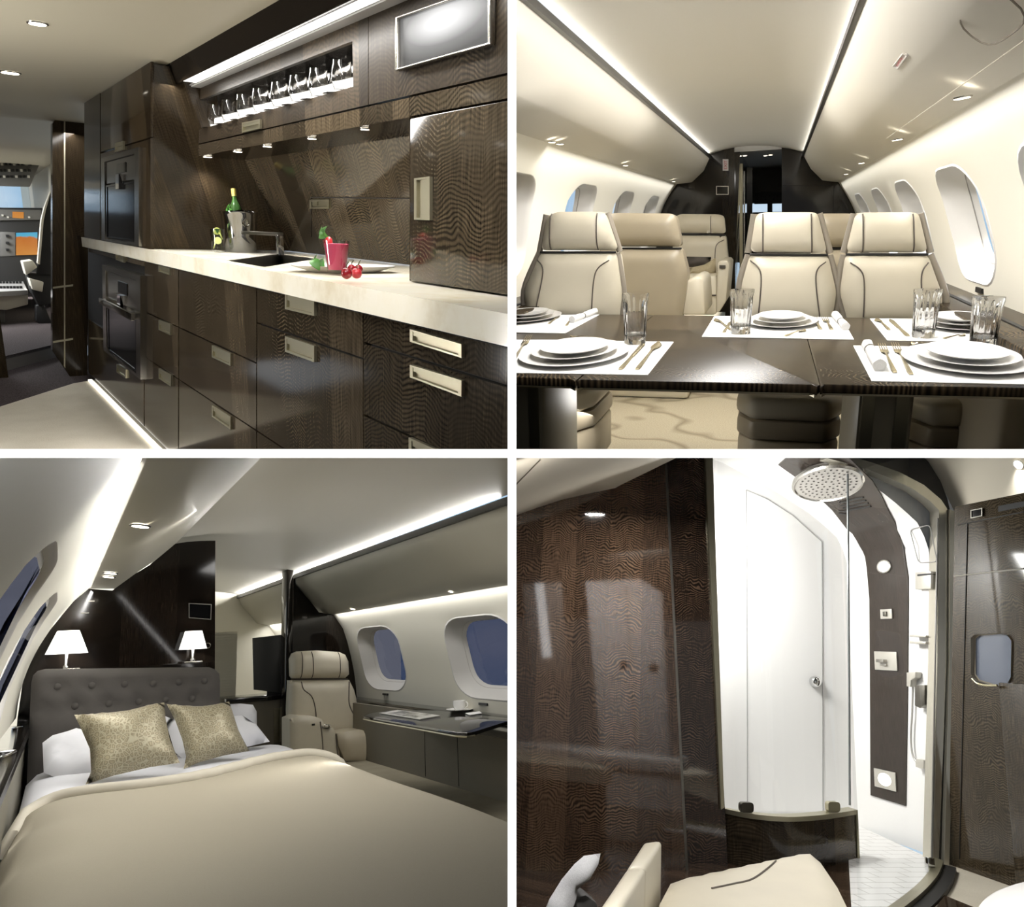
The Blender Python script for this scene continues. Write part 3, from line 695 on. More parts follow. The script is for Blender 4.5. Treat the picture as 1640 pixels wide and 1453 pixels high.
for (px, py, rb, lab) in [(555, 438, 7.5, 'dark red cherry on the white plate, left of the berries'), (571, 438, 7, 'red strawberry half on the white plate, in front'), (574, 431, 6.5, 'dark red cherry on the white plate, behind the strawberry'), (563, 430, 6, 'dark red cherry on the white plate, touching the pink glass')]:
    c = G.at(px, py, 'z', Z+.012+rb*s); t = thing('berry', lab, 'berry', G, c-Vector((0, 0, rb*s)), 'red berries on the white plate')
    part('fruit', berry(c, rb*s), redb if 'cherry' in lab else plain('strawberry_flesh', (168, 40, 48), .35), t, G, smooth=60)
    part('stem', MB().tube([c+Vector((0, 0, rb*s*.9)), c+Vector((.006, 0, rb*s*1.5)), c+Vector((.02, 0, rb*s*2))], .0016, 5), stemc, t, G)
for k, (px, py, dx) in enumerate([(512, 433, -.9), (520, 430, .6), (516, 427, .1)]):
    c = G.at(px, py, 'z', Z+.014); tag(mesh('mint_leaf', leaf(c, (dx, -.3, .7), (0, -.6, 1), .06, .04), leaf_g, G, loc=c, smooth=60), 'green mint leaf on the left edge of the white plate', 'leaf', 'mint leaves on the white plate')
# --- cockpit beyond the galley
xb = XB
bh = G.poly([(84, 198), (104, 170), (117, 157), (140, 160), (140, 606), (118, 612), (84, 562)], 'x', xb)
ep = fq(114, 141, 0, ZT-.005, YB+.06)
single('end_panel', MB().prism(ep, (0, .8, 0)), ven1b, G, 'dark veneer end panel between the base cabinets and the cockpit bulkhead', 'panel')
t = thing('bulkhead', 'dark veneer bulkhead at the cockpit door, left end of the galley', 'bulkhead', G, (bh[5]+bh[6])/2)
part('panel', MB().prism(bh, (-.12, 0, 0)), ven1b, t, G)
st = G.poly([(102.5, 172), (104.5, 171), (104.5, 590), (102.5, 586)], 'x', xb+.006); part('edge_strip', MB().prism(st, (-.006, 0, 0)), champagne, t, G)
for a_, b_ in (((85, 461), (117, 457)), ((85, 548), (117, 543))):
    q = G.poly([(a_[0], a_[1]-1.5), (b_[0], b_[1]-1.5), (b_[0], b_[1]+1.5), (a_[0], a_[1]+1.5)], 'x', xb+.006); part('edge_strip', MB().prism(q, (-.006, 0, 0)), champagne, t, G)
y0, y1 = -4.5, .8
xfwd = -15.2
cc = plain('cockpit_lining', (206, 200, 182), .5)
struct('ceiling', MB().prism([(XB-.15, y0, zc), (XB-.15, y1, zc), (xfwd, y1, G.at(40, 285, 'x', xfwd).z), (xfwd, y0, G.at(40, 285, 'x', xfwd).z)], (0, 0, .03)), cc, G)
struct('wall_near', MB().box((XB-.25, -2.6, 0), (XB-.15, -.62, zc)), ven1b, G)
struct('wall_far', MB().box((XB-.05-.15, -5, 0), (XB-.15, -2.57, zc)).box((-17, -4.6, 0), (XB-.15, -4.55, zc)), cc, G)
struct('wall_right', MB().box((-17, G.at(92, 330, 'x', -12.5).y, 0), (-10.88, G.at(92, 330, 'x', -12.5).y+.03, zc)), cc, G)
xw_ = -15.7; z_hi, z_lo = G.at(40, 298, 'x', xw_).z, G.at(40, 334, 'x', xw_).z
struct('wall_far', MB().box((xw_-.05, -6, z_hi), (xw_, 1.6, zc)), cc, G)
struct('wall_far', MB().box((xw_-.05, -6, -.1), (xw_, 1.6, z_lo)), plain('cockpit_bulkhead_dark', (50, 48, 46), .6), G)
struct('window_40', MB().box((xw_-.03, -6, z_lo), (xw_-.02, 1.6, z_hi)), pane('windshield_glass', (240, 246, 250), .04), G)
def cbox(poly, x, d, name, mat, lab=None, cat=None, par=None):
    q = G.poly(poly, 'x', x)
    if par is not None: return part(name, MB().prism(q, (d, 0, 0)), mat, par, G, bevel=.01)
    return single(name, MB().prism(q, (d, 0, 0)), mat, G, lab, cat, bevel=.01)
cg = plain('cockpit_grey', (96, 94, 90), .5); cd = plain('cockpit_dark', (38, 37, 36), .5)
t = thing('switch_console', 'grey overhead switch panel hanging in the cockpit', 'switch panel', G, G.at(20, 297, 'x', -13))
cbox([(-80, 236), (0, 238), (40, 244), (66, 257), (48, 299), (-80, 296)], -13, -.15, 'housing', cg, par=t)
knob_m = plain('switch_cream', (200, 196, 184), .4)
for j in range(3):
    for i in range(8):
        x, y = 3+i*6.5-j*1.5, 263+j*10
        if x > 57-j*5: continue
        c = G.at(x, y, 'x', -12.985); part('switch', MB().box(c+Vector((-.01, -.014, -.016)), c+Vector((.02, .014, .016))), black_matt if (i+j) % 3 else knob_m, t, G)
t = thing('instrument_panel', 'cockpit instrument panel with a map display beneath the windshield', 'instrument panel', G, G.at(30, 440, 'x', -13.6))
cbox([(-80, 332), (68, 333), (72, 348), (72, 470), (-80, 470)], -13.6, -.25, 'console', cd, par=t)
cbox([(-80, 334), (66, 336), (70, 352), (-80, 355)], -13.55, -.05, 'control_strip', cg, par=t)
cbox([(0, 371), (25, 372), (25, 410), (0, 411)], -13.58, -.03, 'keypad', cg, par=t)
dm, n, b = base('map_display', (20, 20, 20), .15)
o = n.obj(); zz = n.sep(o)[2]; yy = n.sep(o)[1]
wv = n.m('ADD', n.m('DIVIDE', zz, G.mpp(G.at(40, 390, 'x', -13.6))*37), n.m('MULTIPLY', n.m('SUBTRACT', n.noise(o, 8, 2), .5), .35))
n.link(n.ramp(wv, [(0, lin((222, 150, 70))), (.5, lin((206, 120, 50))), (.56, lin((96, 190, 220))), (1, lin((60, 150, 220)))]), b.inputs['Emission Color']); b.inputs['Emission Strength'].default_value = .8
q = G.poly([(26, 373), (60, 372), (60, 408), (26, 409)], 'x', -13.57); part('display', MB().prism(q, (-.02, 0, 0)), dm, t, G, loc=(q[2]+q[3])/2)
q = G.poly([(20, 339), (38, 340), (38, 350), (20, 349)], 'x', -13.54); part('display', MB().prism(q, (-.02, 0, 0)), dm, t, G, loc=(q[2]+q[3])/2)
for i in range(6):
    c = G.at(4+i*8.5, 345+(i % 2)*3, 'x', -13.54)
    if 18 < 4+i*8.5 < 40: continue
    part('knob', MB().box(c+Vector((-.01, -.012, -.012)), c+Vector((.02, .012, .012))), knob_m, t, G)
for i in range(3): c = G.at(12, 378+i*11, 'x', -13.56); part('knob', MB().box(c+Vector((-.01, -.02, -.016)), c+Vector((.02, .02, .016))), black_matt, t, G)
t = thing('center_console', 'pale cockpit throttle console covered in black keys', 'console', G, G.at(10, 540, 'z', z_up))
tp = [(-60, 436), (28, 431), (44, 466), (46, 480), (-60, 494)]
q = G.poly(tp, 'x', -12.2)
cbox([(-60, 468), (10, 474), (45, 464), (45, 488), (10, 497), (-60, 490)], -12.0, -.3, 'pedestal', plain('console_cream', (214, 208, 190), .5), par=t)
a0 = G.at(45, 465, 'x', -12.0); zt_ = a0.z
tpq = [G.at(x, y, 'z', zt_) for x, y in ((-60, 470), (44, 465), (28, 432), (-60, 436))]
part('keyboard', MB().prism(tpq, (0, 0, -.06)), plain('console_grey', (150, 148, 146), .5), t, G)
for j in range(3):
    for i in range(7):
        c = G.at(2+i*5.3-j*1.0, 462-j*8, 'z', zt_); part('key', MB().box(c+Vector((-.03, -.015, 0)), c+Vector((.03, .015, .03))), black_matt, t, G)
cbox([(-60, 490), (8, 497), (8, 548), (-60, 555)], -12.05, -.2, 'base', cg, par=t)
t = thing('pilot_seat', 'dark pilot seat with pale armrests behind the bulkhead', 'seat', G, G.at(72, 540, 'z', z_up))
dsp = plain('pilot_seat_black', (26, 25, 25), .6); psc = plain('pilot_seat_cream', (216, 210, 194), .5)
cbox([(62, 420), (66, 355), (72, 330), (84, 305), (100, 320), (100, 440), (60, 440)], -11.75, -.16, 'backrest', dsp, par=t)
cbox([(60, 422), (66, 352), (71, 332), (80, 308), (82, 306), (74, 335), (70, 354), (64, 424)], -11.72, -.1, 'shell', psc, par=t)
cbox([(36, 419), (52, 417), (60, 428), (42, 441)], -11.7, -.3, 'armrest', psc, par=t)
cbox([(47, 446), (70, 452), (68, 468), (52, 464)], -11.68, -.3, 'armrest', psc, par=t)
cbox([(44, 438), (84, 440), (84, 485), (62, 490), (52, 470)], -11.8, -.4, 'cushion', dsp, par=t)
cbox([(58, 490), (70, 486), (84, 520), (84, 536), (58, 515)], -11.82, -.2, 'base', dsp, par=t)
# lights
area('aisle_ceiling_fill', G, (-4.2, -2.45, zc-.4), (-4.2, -1.2, zc), 7.5, .05, 170)  # unseen uplight added to brighten the galley ceiling
spot('worktop_fill_spot', G, (-1.9, -.55, zc-.05), (-2.6, .25, ZT), 30, 75, .05)  # unseen lamp added to brighten the right end of the worktop
area('trough_light', G, (-5.5, .11, ztop-.004), (-5.5, .0, 0), 8, .07, 40)
for k, x in enumerate((-1.2, -2.8, -4.4)):  # unseen extra downlights, added to light the aisle
    downlight((x, -1.25, zc-.001), dn, .09, 'steel downlight added to the galley ceiling to light the aisle, out of the picture', G, 'galley ceiling downlights', 9, 140, aim=(x-.3, -.2, 0))
area('cockpit_fill_light', G, (-12.2, -1.3, zc-.45), (-12.4, -1.1, 0), 1.6, 1.2, 75, (.95, .98, 1))  # unseen panel added to brighten the cockpit lining
# ================================================================== ROOM 2: the dining cabin
def axes(vx, vy, roll):                     # room axes looking along the vanishing point (vx, vy)
    Y = Vector((vx-CX, F, CY-vy)).normalized(); X = Y.cross(Vector((0, 0, 1))).normalized(); Z = X.cross(Y)
    c, s_ = math.cos(math.radians(roll)), math.sin(math.radians(roll)); return X*c-Z*s_, Y, Z*c+X*s_
E2 = 1.2
R2 = D = Room(*axes(1249, 348, 3.2), (0, 0, E2), 1, 1)
yb = 10.2
def bp(pts): return [(p.x, p.z) for p in (D.at(x, y, 'y', yb) for x, y in pts)]
ven2 = veneer('cabin_veneer', (1, 1, 0), (0, 0, 1), dark=(16, 13, 10), light=(56, 48, 37), strip=.2, step=.014, contrast=.5, mid=.4)
ven_t = veneer('table_veneer', (0, 1, 0), (1, 0, 0), dark=(24, 19, 14), light=(96, 82, 62), strip=.26, step=.016, contrast=2.0, rough=.26, spec=.08, mid=.44, slope=.25)
carpet2, n, b = base('cabin_carpet', (180, 170, 146), .95, spec=.1)
o = n.obj(); f_ = n.noise(o, 140, 3); big_ = n.noise(o, 1.1, 2, .5); vein = n.m('ABSOLUTE', n.m('SUBTRACT', big_, .5))
cc_ = n.mix(n.m('MULTIPLY', n.m('MAXIMUM', n.m('SUBTRACT', 1, n.m('MULTIPLY', vein, 45)), 0), .7), n.ramp(f_, [(.3, lin((160, 150, 128))), (.7, lin((188, 178, 154)))]), lin((120, 110, 90))); n.link(cc_, b.inputs['Base Color']); n.link(n.bump(f_, .4, .004), b.inputs['Normal'])
ceil2 = plain('cabin_ceiling_lining', (220, 215, 202), .5, spec=.2)
bin2 = plain('bin_lining', (224, 219, 206), .6, spec=.12)
wall2 = plain('cabin_side_lining', (240, 236, 222), .5, spec=.2)
reveal_m = plain('window_reveal', (226, 224, 220), .5, spec=.2)
pane_day = pane('day_window_glass', (236, 243, 250), .06)
lea = leather('cream_leather', (210, 202, 182)); lea_d = leather('taupe_leather', (158, 147, 126)); pipe_m = plain('seat_piping', (84, 76, 68), .6)
shell_m = plain('seat_shell', (150, 142, 130), .35, .2)
y_n = 1.25
pc = bp([(1287, 249), (1265, 243.5), (1240, 239.5), (1212, 238), (1185, 239.5), (1160, 244.5), (1137, 252)])
pc = [(x, z+.035) for x, z in pc]
P_ceil = Prof(D, pc)
struct('ceiling', P_ceil.sheet(y_n, yb, res=.16, ys=.3), ceil2, D, smooth=60)
zf2 = 0.0
# side walls: window lining, from the cove down to the floor
pr = bp([(1343, 292), (1350, 303), (1358, 316), (1366, 331), (1373, 350), (1378, 372), (1381, 398)])
pl = bp([(1084, 295), (1076, 306), (1068, 319), (1061, 333), (1056, 350), (1053, 372), (1051, 396)])
zled = .80
pr = [p for p in pr]+[(pr[-1][0]+.01, zled-.1)]; pl = pl+[(pl[-1][0]-.01, zled-.1)]
P_r, P_l = Prof(D, pr), Prof(D, pl)
def winloop(P, pts):
    return [P.hit(x, y) for x, y in pts]
w1 = [h for h in winloop(P_r, [(1493, 285), (1520, 266), (1531, 268), (1600, 440), (1590, 458), (1556, 446)]) if h]
ss_ = [h[0] for h in w1]; yy_ = [h[1] for h in w1]
s_top = P_r.hit(1500, 270)[0]; s_bot = P_r.hit(1566, 455)[0]
y_far = P_r.hit(1494, 290)[1]; y_near = P_r.hit(1597, 448)[1]
s_mid, s_h = (s_top+s_bot)/2, abs(s_bot-s_top); wl = abs(y_far-y_near)
seal_m = plain('window_seal_grey', (168, 164, 158), .6)
def window(i, P, yc, ln, R, reveal, glass, depth=.13, sgn=1, sm=None, sh=None, shrink=.72, tag_=True):
    sm = s_mid if sm is None else sm; sh = s_h if sh is None else sh
    loop = [(sm+b*sh, yc+a*ln) for a, b in rrect(1, 1, .3, 6)]
    rings = []
    for k, (sc_, d) in enumerate([(1.0, .012), (.97, -.004), (.93, -.03*sgn), (.84, -.55*depth*sgn), (shrink+.03, -.9*depth*sgn), (shrink, -depth*sgn)]):
        off = d if k < 2 else d
        rings.append([P.map(sm+(s_-sm)*sc_, yc+(y_-yc)*sc_, off if k else .0) for s_, y_ in loop])
    w = struct('window_%d' % i, MB().loft(rings, True, False), reveal, R, smooth=50)
    struct('window_pane', MB().add(rings[-1], [tuple(range(len(loop)))]), glass, R, parent=w)
    gr = [[P.map(sm+(s_-sm)*q, yc+(y_-yc)*q, o_) for s_, y_ in loop] for q, o_ in ((shrink+.05, -.8*depth*sgn), (shrink+.02, -.78*depth*sgn))]
    struct('window_seal', MB().tube(gr[0], .003, 5, True), seal_m, R, parent=w)
    return loop
def yat(P, s_, px_edge, py):
    h = P.hit(px_edge, py); return h[1]
# positions of the windows from their far (inner) top corner
yr = []
for (x, y) in [(1622, 262), (1493, 285), (1428, 296), (1392, 306), (1367, 313)]:
    h = P_r.hit(x, y)
    if h: yr.append(h[1]-wl/2)
yl = []
for (x, y) in [(866, 292), (961, 306), (1019, 313), (1058, 318)]:
    h = P_l.hit(x, y)
    if h: yl.append(h[1]-wl/2)
lr = [window(i+1, P_r, yc, wl, D, reveal_m, pane_day, sgn=-1) for i, yc in enumerate(yr)]
sl_top = s_top; ll = [window(i+6, P_l, yc, wl, D, reveal_m, pane_day, sgn=1) for i, yc in enumerate(yl)]
struct('wall_right', P_r.sheet(y_n+.3, yb, lr, res=.09, ys=.5), wall2, D, smooth=60)
struct('wall_left', P_l.sheet(y_n+.3, yb, ll, res=.09, ys=.5), wall2, D, smooth=60)
xr, xl = pr[-1][0], pl[-1][0]
struct('floor', MB().box((xl-.1, y_n, -.05), (xr+.1, yb+4.5, 0)), carpet2, D)
# ledges and lower side panels
lw = plain('side_panel_lining', (190, 180, 158), .6)
for nm, x0, s_, w_, lab in (('side_ledge', xr, -1, .24, 'dark wood ledge under the right-hand cabin windows'), ('side_ledge', xl, 1, .30, 'dark wood ledge under the left-hand cabin windows')):
    t = thing(nm, lab, 'ledge', D, (x0+s_*w_/2, 5, 0), 'ledges along the cabin windows')
    xa, xb_ = sorted((x0, x0+s_*w_))
    part('ledge_top', MB().box((xa, y_n+.4, zled-.05), (xb_, yb-.01, zled)), ven_t, t, D, bevel=.006)
    part('groove', MB().box((x0+s_*w_*.48, y_n+.4, zled), (x0+s_*w_*.56, yb-.01, zled+.004)), seam, t, D)
    xa, xb_ = sorted((x0, x0+s_*(w_-.03)))
    part('side_panel', MB().box((xa, y_n+.4, 0.01), (xb_, yb-.01, zled-.052)), lw, t, D)
# overhead bins
def binunit(pts, lab, left):
    t = thing('overhead_bin', lab, 'overhead bin', D, (pts[0][0], 5, pts[0][1]), 'overhead bins along the cabin')
    P = Prof(D, pts); m = MB(); ys_ = [y_n, yb]
    V, T, _ = cdt([(0, y_n*.3), (P.s[-1], y_n*.3), (P.s[-1], yb*.3), (0, yb*.3)], [], .2)
    part('bin_panel', m.add([P.map(p[0], p[1]/.3) for p in V], T), bin2, t, D, smooth=50)
    a = Vector((pts[0][0], 0, pts[0][1])); s_ = 1 if left else -1
    part('trim_rail', MB().box((a.x-.017, y_n, a.z-.014), (a.x+.017, yb, a.z+.014)), plain('black_trim', (24, 21, 17), .3), t, D)
    return t, P
tr, P_br = binunit(bp([(1287, 249), (1285.5, 257), (1303, 275), (1319, 291), (1325, 294.5), (1343, 292)]), 'long cream overhead bin on the right side of the cabin, with a red EXIT sign', False)
tl, P_bl = binunit(bp([(1137, 252), (1139, 258), (1123, 279), (1108, 292), (1103, 295), (1084, 295)]), 'long cream overhead bin on the left side of the cabin', True)
# access panel, exit sign and small marks on the right bin
loop = roundpoly([P_br.pt(x, y, .003) for x, y in ((1577, -28), (1527, 38), (1583, 82), (1655, 30))], .12)
part('access_panel', MB().tube(loop, .0022, 5, True), plain('panel_gap', (120, 112, 98), .7), tr, D)
for a_, b_ in (((1640, 66), (1420, 222)),):
    part('panel_gap', MB().tube([P_br.pt(a_[0], a_[1], .001), P_br.pt(b_[0], b_[1], .001)], .002, 5), plain('panel_gap_soft', (190, 182, 164), .7), tr, D)
def textmesh(body, wd, ht, mat, parent, R, org, ux, uy, name='lettering', depth=.002):
    cu = bpy.data.curves.new(name, 'FONT'); cu.body = body; cu.size = 1; cu.align_x = 'CENTER'; cu.align_y = 'CENTER'
    ob = bpy.data.objects.new(name, cu); dg = bpy.context.evaluated_depsgraph_get(); COL.objects.link(ob); dg.update()
    me = bpy.data.meshes.new_from_object(ob.evaluated_get(dg)); bpy.data.objects.remove(ob); bpy.data.curves.remove(cu)
    xs = [v.co.x for v in me.vertices]; ys = [v.co.y for v in me.vertices]; sx, sy = wd/(max(xs)-min(xs)), ht/(max(ys)-min(ys)); cx, cy = (max(xs)+min(xs))/2, (max(ys)+min(ys))/2
    ux, uy = Vector(ux).normalized(), Vector(uy).normalized(); uz = ux.cross(uy).normalized(); org = Vector(org)
    m = MB().add([org+ux*(v.co.x-cx)*sx+uy*(v.co.y-cy)*sy for v in me.vertices], [tuple(p.vertices) for p in me.polygons]); bpy.data.meshes.remove(me)
    return part(name, m, mat, parent, R)
q = [P_br.pt(x, y, .003) for x, y in ((1448.5, 83.5), (1455, 87), (1439.5, 108.5), (1432, 104.5))]
sg = thing('exit_sign', 'small white EXIT sign with red letters on the right overhead bin', 'sign', D, (q[2]+q[3])/2)
nq_ = (q[1]-q[0]).cross(q[2]-q[1]).normalized()
if nq_.dot(D.eye-q[0]) < 0: nq_ = -nq_
part('plate', MB().prism(q, nq_*.006), plain('sign_white', (246, 240, 238), .4), sg, D)
red_m = plain('sign_red', (186, 20, 40), .5)
ux = (lerp(q[0], q[1], .5)-lerp(q[2], q[3], .5)); L = ux.length; uy = nq_.cross(ux)
part('border', MB().tube([p+nq_*.006 for p in q], .0035, 5, True), plain('sign_border', (176, 170, 160), .5), sg, D)
hs_ = (q[1]-q[0]).length; uy_ = lerp(q[0], q[3], .5)-lerp(q[1], q[2], .5)
textmesh('EXIT', L*.62, hs_*.46, red_m, sg, D, (q[0]+q[1]+q[2]+q[3])/4+nq_*.010, ux, uy_)
# downlights under the bins
for (x, y, lab, rr) in [(1541, 154, 'nearest lit spot under the right overhead bin', 15), (1437, 222, 'second lit spot under the right overhead bin', 9.5), (1380, 260, 'third lit spot under the right overhead bin', 5.5), (1355, 278, 'farthest lit spot under the right overhead bin', 4)]:
    h = P_br.hit(x, y); p = P_br.map(h[0], h[1], .0); s_ = D.mpp(p); nn = P_br.nrm(h[0]); v = Vector((nn.x, 0, nn.y)); v = v if v.dot(D.eye-p) > 0 else -v
    downlight(p+v*.002, v, s_*rr, lab, D, 'spots under the right overhead bin', 2.5 if rr > 5 else 0, 120)
for (x, y, lab, rr) in [(884, 226, 'nearest of the small lit spots under the left overhead bin', 7), (897, 229, 'second of the small lit spots under the left overhead bin', 7), (1002, 264, 'lit spot halfway along the left overhead bin', 5), (1079, 290, 'farthest lit spot under the left overhead bin', 3.5)]:
    h = P_bl.hit(x, y)
    if not h: continue
    p = P_bl.map(h[0], h[1], .0); s_ = D.mpp(p); nn = P_bl.nrm(h[0]); v = Vector((nn.x, 0, nn.y)); v = v if v.dot(D.eye-p) > 0 else -v
    downlight(p+v*.002, v, s_*rr, lab, D, 'spots under the left overhead bin', 0)
# sensor under the near right window
h = P_r.hit(1571, 465); p = P_r.map(h[0], h[1], 0); single('switch', MB().box(p+Vector((-.012, -.06, -.012)), p+Vector((.012, .06, .012))), black_matt, D, 'tiny black switch below the large right-hand window', 'switch')
# bulkhead with the corridor
YB2 = yb
grow = lambda pts, cx, cy, k: [(cx+(x-cx)*k, cy+(y-cy)*k) if y < 420 else (x, y) for x, y in pts]
bl = D.poly(grow([(1084, 296), (1105, 294), (1122, 280), (1139, 258), (1137, 251), (1156, 245), (1176, 239), (1178, 500), (1050, 500), (1050, 396), (1056, 350), (1062, 332), (1075, 307)], 1177, 380, 1.06), 'y', yb)
br = D.poly(grow([(1252, 239), (1287, 250), (1286, 258), (1304, 275), (1321, 294), (1343, 293), (1352, 306), (1366, 331), (1373, 350), (1381, 398), (1378, 500), (1252, 500)], 1252, 380, 1.06), 'y', yb)
zl_ = 0.0
for q, lab in ((bl, 'dark glossy bulkhead to the left of the corridor, with a small framed screen'), (br, 'dark glossy bulkhead to the right of the corridor')):
    t = thing('bulkhead', lab, 'bulkhead', D, (sum(p.x for p in q)/len(q), yb, 0), 'dark bulkheads at the end of the cabin')
    part('panel', MB().prism(q, (0, .12, 0)), ven2, t, D)
    if q is bl:
        f = D.poly([(1147, 298), (1167, 298), (1167, 312), (1147, 312)], 'y', yb-.01)
        sc_ = part('screen', MB().prism(f, (0, .01, 0)), black_gloss, t, D); part('screen_frame', MB().ringpair(f, subquad(f, .06, .08, .94, .92), (0, -.01, 0)), steel, sc_, D)
        f = D.poly([(1157.5, 255), (1166.5, 255), (1166.5, 273.5), (1157.5, 273.5)], 'y', yb-.01)
        pl_ = part('placard', MB().prism(f, (0, .01, 0)), plain('placard_white', (236, 230, 230), .4), t, D)
        textmesh('EXIT', D.mpp(f[0])*13, D.mpp(f[0])*4.5, red_m, pl_, D, (f[0]+f[1]+f[2]+f[3])/4+Vector((0, -.004, 0)), f[0]-f[3], f[0]-f[1])
    else:
        part('seam_line', MB().tube(D.poly([(1254, 297), (1333, 297)], 'y', yb-.002), .004, 4).tube(D.poly([(1335, 297), (1335, 345)], 'y', yb-.002), .004, 4), seam, t, D)
xa, xb_ = D.at(1178, 400, 'y', yb).x, D.at(1252, 400, 'y', yb).x
ya, ye = yb+.12, yb+4.0
zk = D.at(1215, 240, 'y', yb).z
struct('wall_near', MB().box((xa-.1, ya, 0), (xa, ye, zk)).box((xb_, ya, 0), (xb_+.1, ye, zk)), ven2, D)
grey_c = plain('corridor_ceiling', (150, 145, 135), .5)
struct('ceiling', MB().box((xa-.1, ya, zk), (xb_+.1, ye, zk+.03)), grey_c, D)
for i, (x0, x1, m_) in enumerate([(1184.5, 1189.5, champagne), (1196, 1205, ven2), (1191, 1193, steel)]):
    q = D.poly([(x0, 262+i*6), (x1, 262+i*6), (x1, 500), (x0, 500)], 'y', yb+.5+i*.5); single('door_post', MB().prism(q, (0, .06, 0)), m_, D, ['pale metal post on the left of the corridor mouth', 'dark wood post inside the corridor mouth', 'thin steel post between the corridor posts'][i], 'post')
yc2 = ye
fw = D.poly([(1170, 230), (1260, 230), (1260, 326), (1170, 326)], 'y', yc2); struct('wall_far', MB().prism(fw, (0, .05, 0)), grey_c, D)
q = D.poly([(1170, 341), (1260, 339), (1260, 420), (1170, 420)], 'y', yc2); struct('wall_far', MB().prism(q, (0, .05, 0)), plain('cockpit_dark_wall', (34, 33, 32), .5), D)  # plain dark grey lower wall
q = D.poly([(1229, 325), (1237, 325), (1237, 341), (1229, 341)], 'y', yc2); struct('trim_2', MB().prism(q, (0, .05, 0)), black_matt, D)
q = D.poly([(1209, 310), (1222, 307), (1252, 308), (1252, 326), (1208, 327)], 'y', yc2-.05)
t = thing('switch_console', 'dark switch panel at the far end of the corridor above two bright panes', 'switch panel', D, (q[4]+q[3])/2)
part('housing', MB().prism(q, (0, .04, 0)), cg, t, D)
for i in range(6): c = D.at(1213+i*6.5, 319-(i % 2)*5, 'y', yc2-.06); part('switch', MB().box(c+Vector((-.012, -.01, -.012)), c+Vector((.012, .01, .012))), black_matt, t, D)
for x in (1193, 1226, 1234): p = D.at(x, 247+(x % 3), 'z', zk-.002); downlight(p, (0, 0, -1), .03, 'tiny lit spot in the grey corridor ceiling', D, 'corridor ceiling spots', 0)
# ------------------------------------------------------------------ dining table
ZTB = .76
TB = lambda x, y: D.at(x, y, 'z', ZTB)
t = tb = thing('dining_table', 'long dark veneer dining table laid for a meal', 'table', D, TB(1200, 560)-Vector((0, 0, ZTB)))
leafs = [[(760, 501), (1046, 504.5), (926, 606), (920.5, 610.5), (913, 606.5), (760, 602)],
         [(1047, 504.5), (1283, 507.5), (1313, 616), (1308, 619), (1300, 615.5), (930, 607.5), (924, 610)],
         [(1284, 507.5), (1800, 516), (1800, 624), (1320, 615.5), (1314, 619)]]
lf = [[TB(x, y) for x, y in L_] for L_ in leafs]
for k, q in enumerate(lf):
    part('leaf', MB().prism(q, (0, 0, -.026)), ven_t, t, D, bevel=.004)
    c = sum(q, Vector())/len(q); q2 = [Vector((c.x+(p.x-c.x)*.985, c.y+(p.y-c.y)*.97, ZTB-.026)) for p in q]
    part('underside', MB().prism([p for p in q2], (0, 0, -.008)), champagne, t, D)
fl_z = 0
for (x0, x1, ytop) in ((800, 870, 618), (1372, 1466, 634)):
    a0, a1 = D.at(x0, 640, 'y', TB(1230, 590).y), D.at(x1, 640, 'y', TB(1230, 590).y); yy = TB(1230, 590).y
    pd = part('pedestal', MB().box((a0.x, yy, 0), (a1.x, yy+.5, ZTB-.034)), plain('pedestal_lacquer', (158, 151, 130), .45, spec=.3), t, D, bevel=.03)
    part('channel', MB().box((a0.x+.015, yy-.006, .01), (a0.x+.05, yy, ZTB-.04)).box((a1.x-.05, yy-.006, .01), (a1.x-.015, yy, ZTB-.04)), plain('pedestal_trim', (146, 140, 118), .35, .8), pd, D)
# placemats, plates, glasses, cutlery
cloth = fabric('white_linen', (232, 231, 229), (250, 249, 247), 900, .85, .2)
mats = [([(760, 545), (880, 545), (1079, 548.5), (1037.5, 601.5), (760, 597)], 'front left placemat under the stacked plates and gold cutlery'),
        ([(760, 505), (960, 504.5), (905, 534.5), (760, 532)], 'back left placemat with the napkin roll at its right end'),
        ([(1144, 507), (1348, 509), (1367.5, 544.5), (1124, 540)], 'white placemat in the middle of the back of the table'),
        ([(1393, 511), (1760, 513), (1760, 551), (1421, 546)], 'back right placemat below the right-hand seat'),
        ([(1366.5, 554.5), (1760, 561), (1760, 619), (1396, 611.5)], 'front right placemat with two forks at its left end')]
matz = ZTB+.002
for q, lab in mats: single('placemat', MB().prism([TB(x, y)+Vector((0, 0, .0005)) for x, y in q], (0, 0, .0018)), cloth, D, 'white linen placemat: '+lab, 'placemat', 'white placemats on the dining table')
STR = 1.65
def plates(px, py, r_px, where):
    c = TB(px, py); c.z = matz+.0006; s_ = D.mpp(c)
    for k, (f_, lab, zz) in enumerate([(1.0, 'large white charger plate', 0), (.79, 'white dinner plate on the charger', .012), (.63, 'small white plate on top of the stack', .023)]):
        a_ = c+Vector((0, 0, zz)); r = r_px*s_*f_
        single('plate', MB().lathe(plate_prof(r, .016), a_, 56, 1, STR, caps=False), porcelain, D, lab+', '+where, 'plate', 'white plates on the dining table', smooth=50, loc=a_)
plates(921, 571, 84, 'front left place'); plates(845, 511.5, 52, 'back left place'); plates(1250, 519, 56, 'middle back place'); plates(1537, 522, 64, 'back right place'); plates(1545, 581, 92, 'front right place')
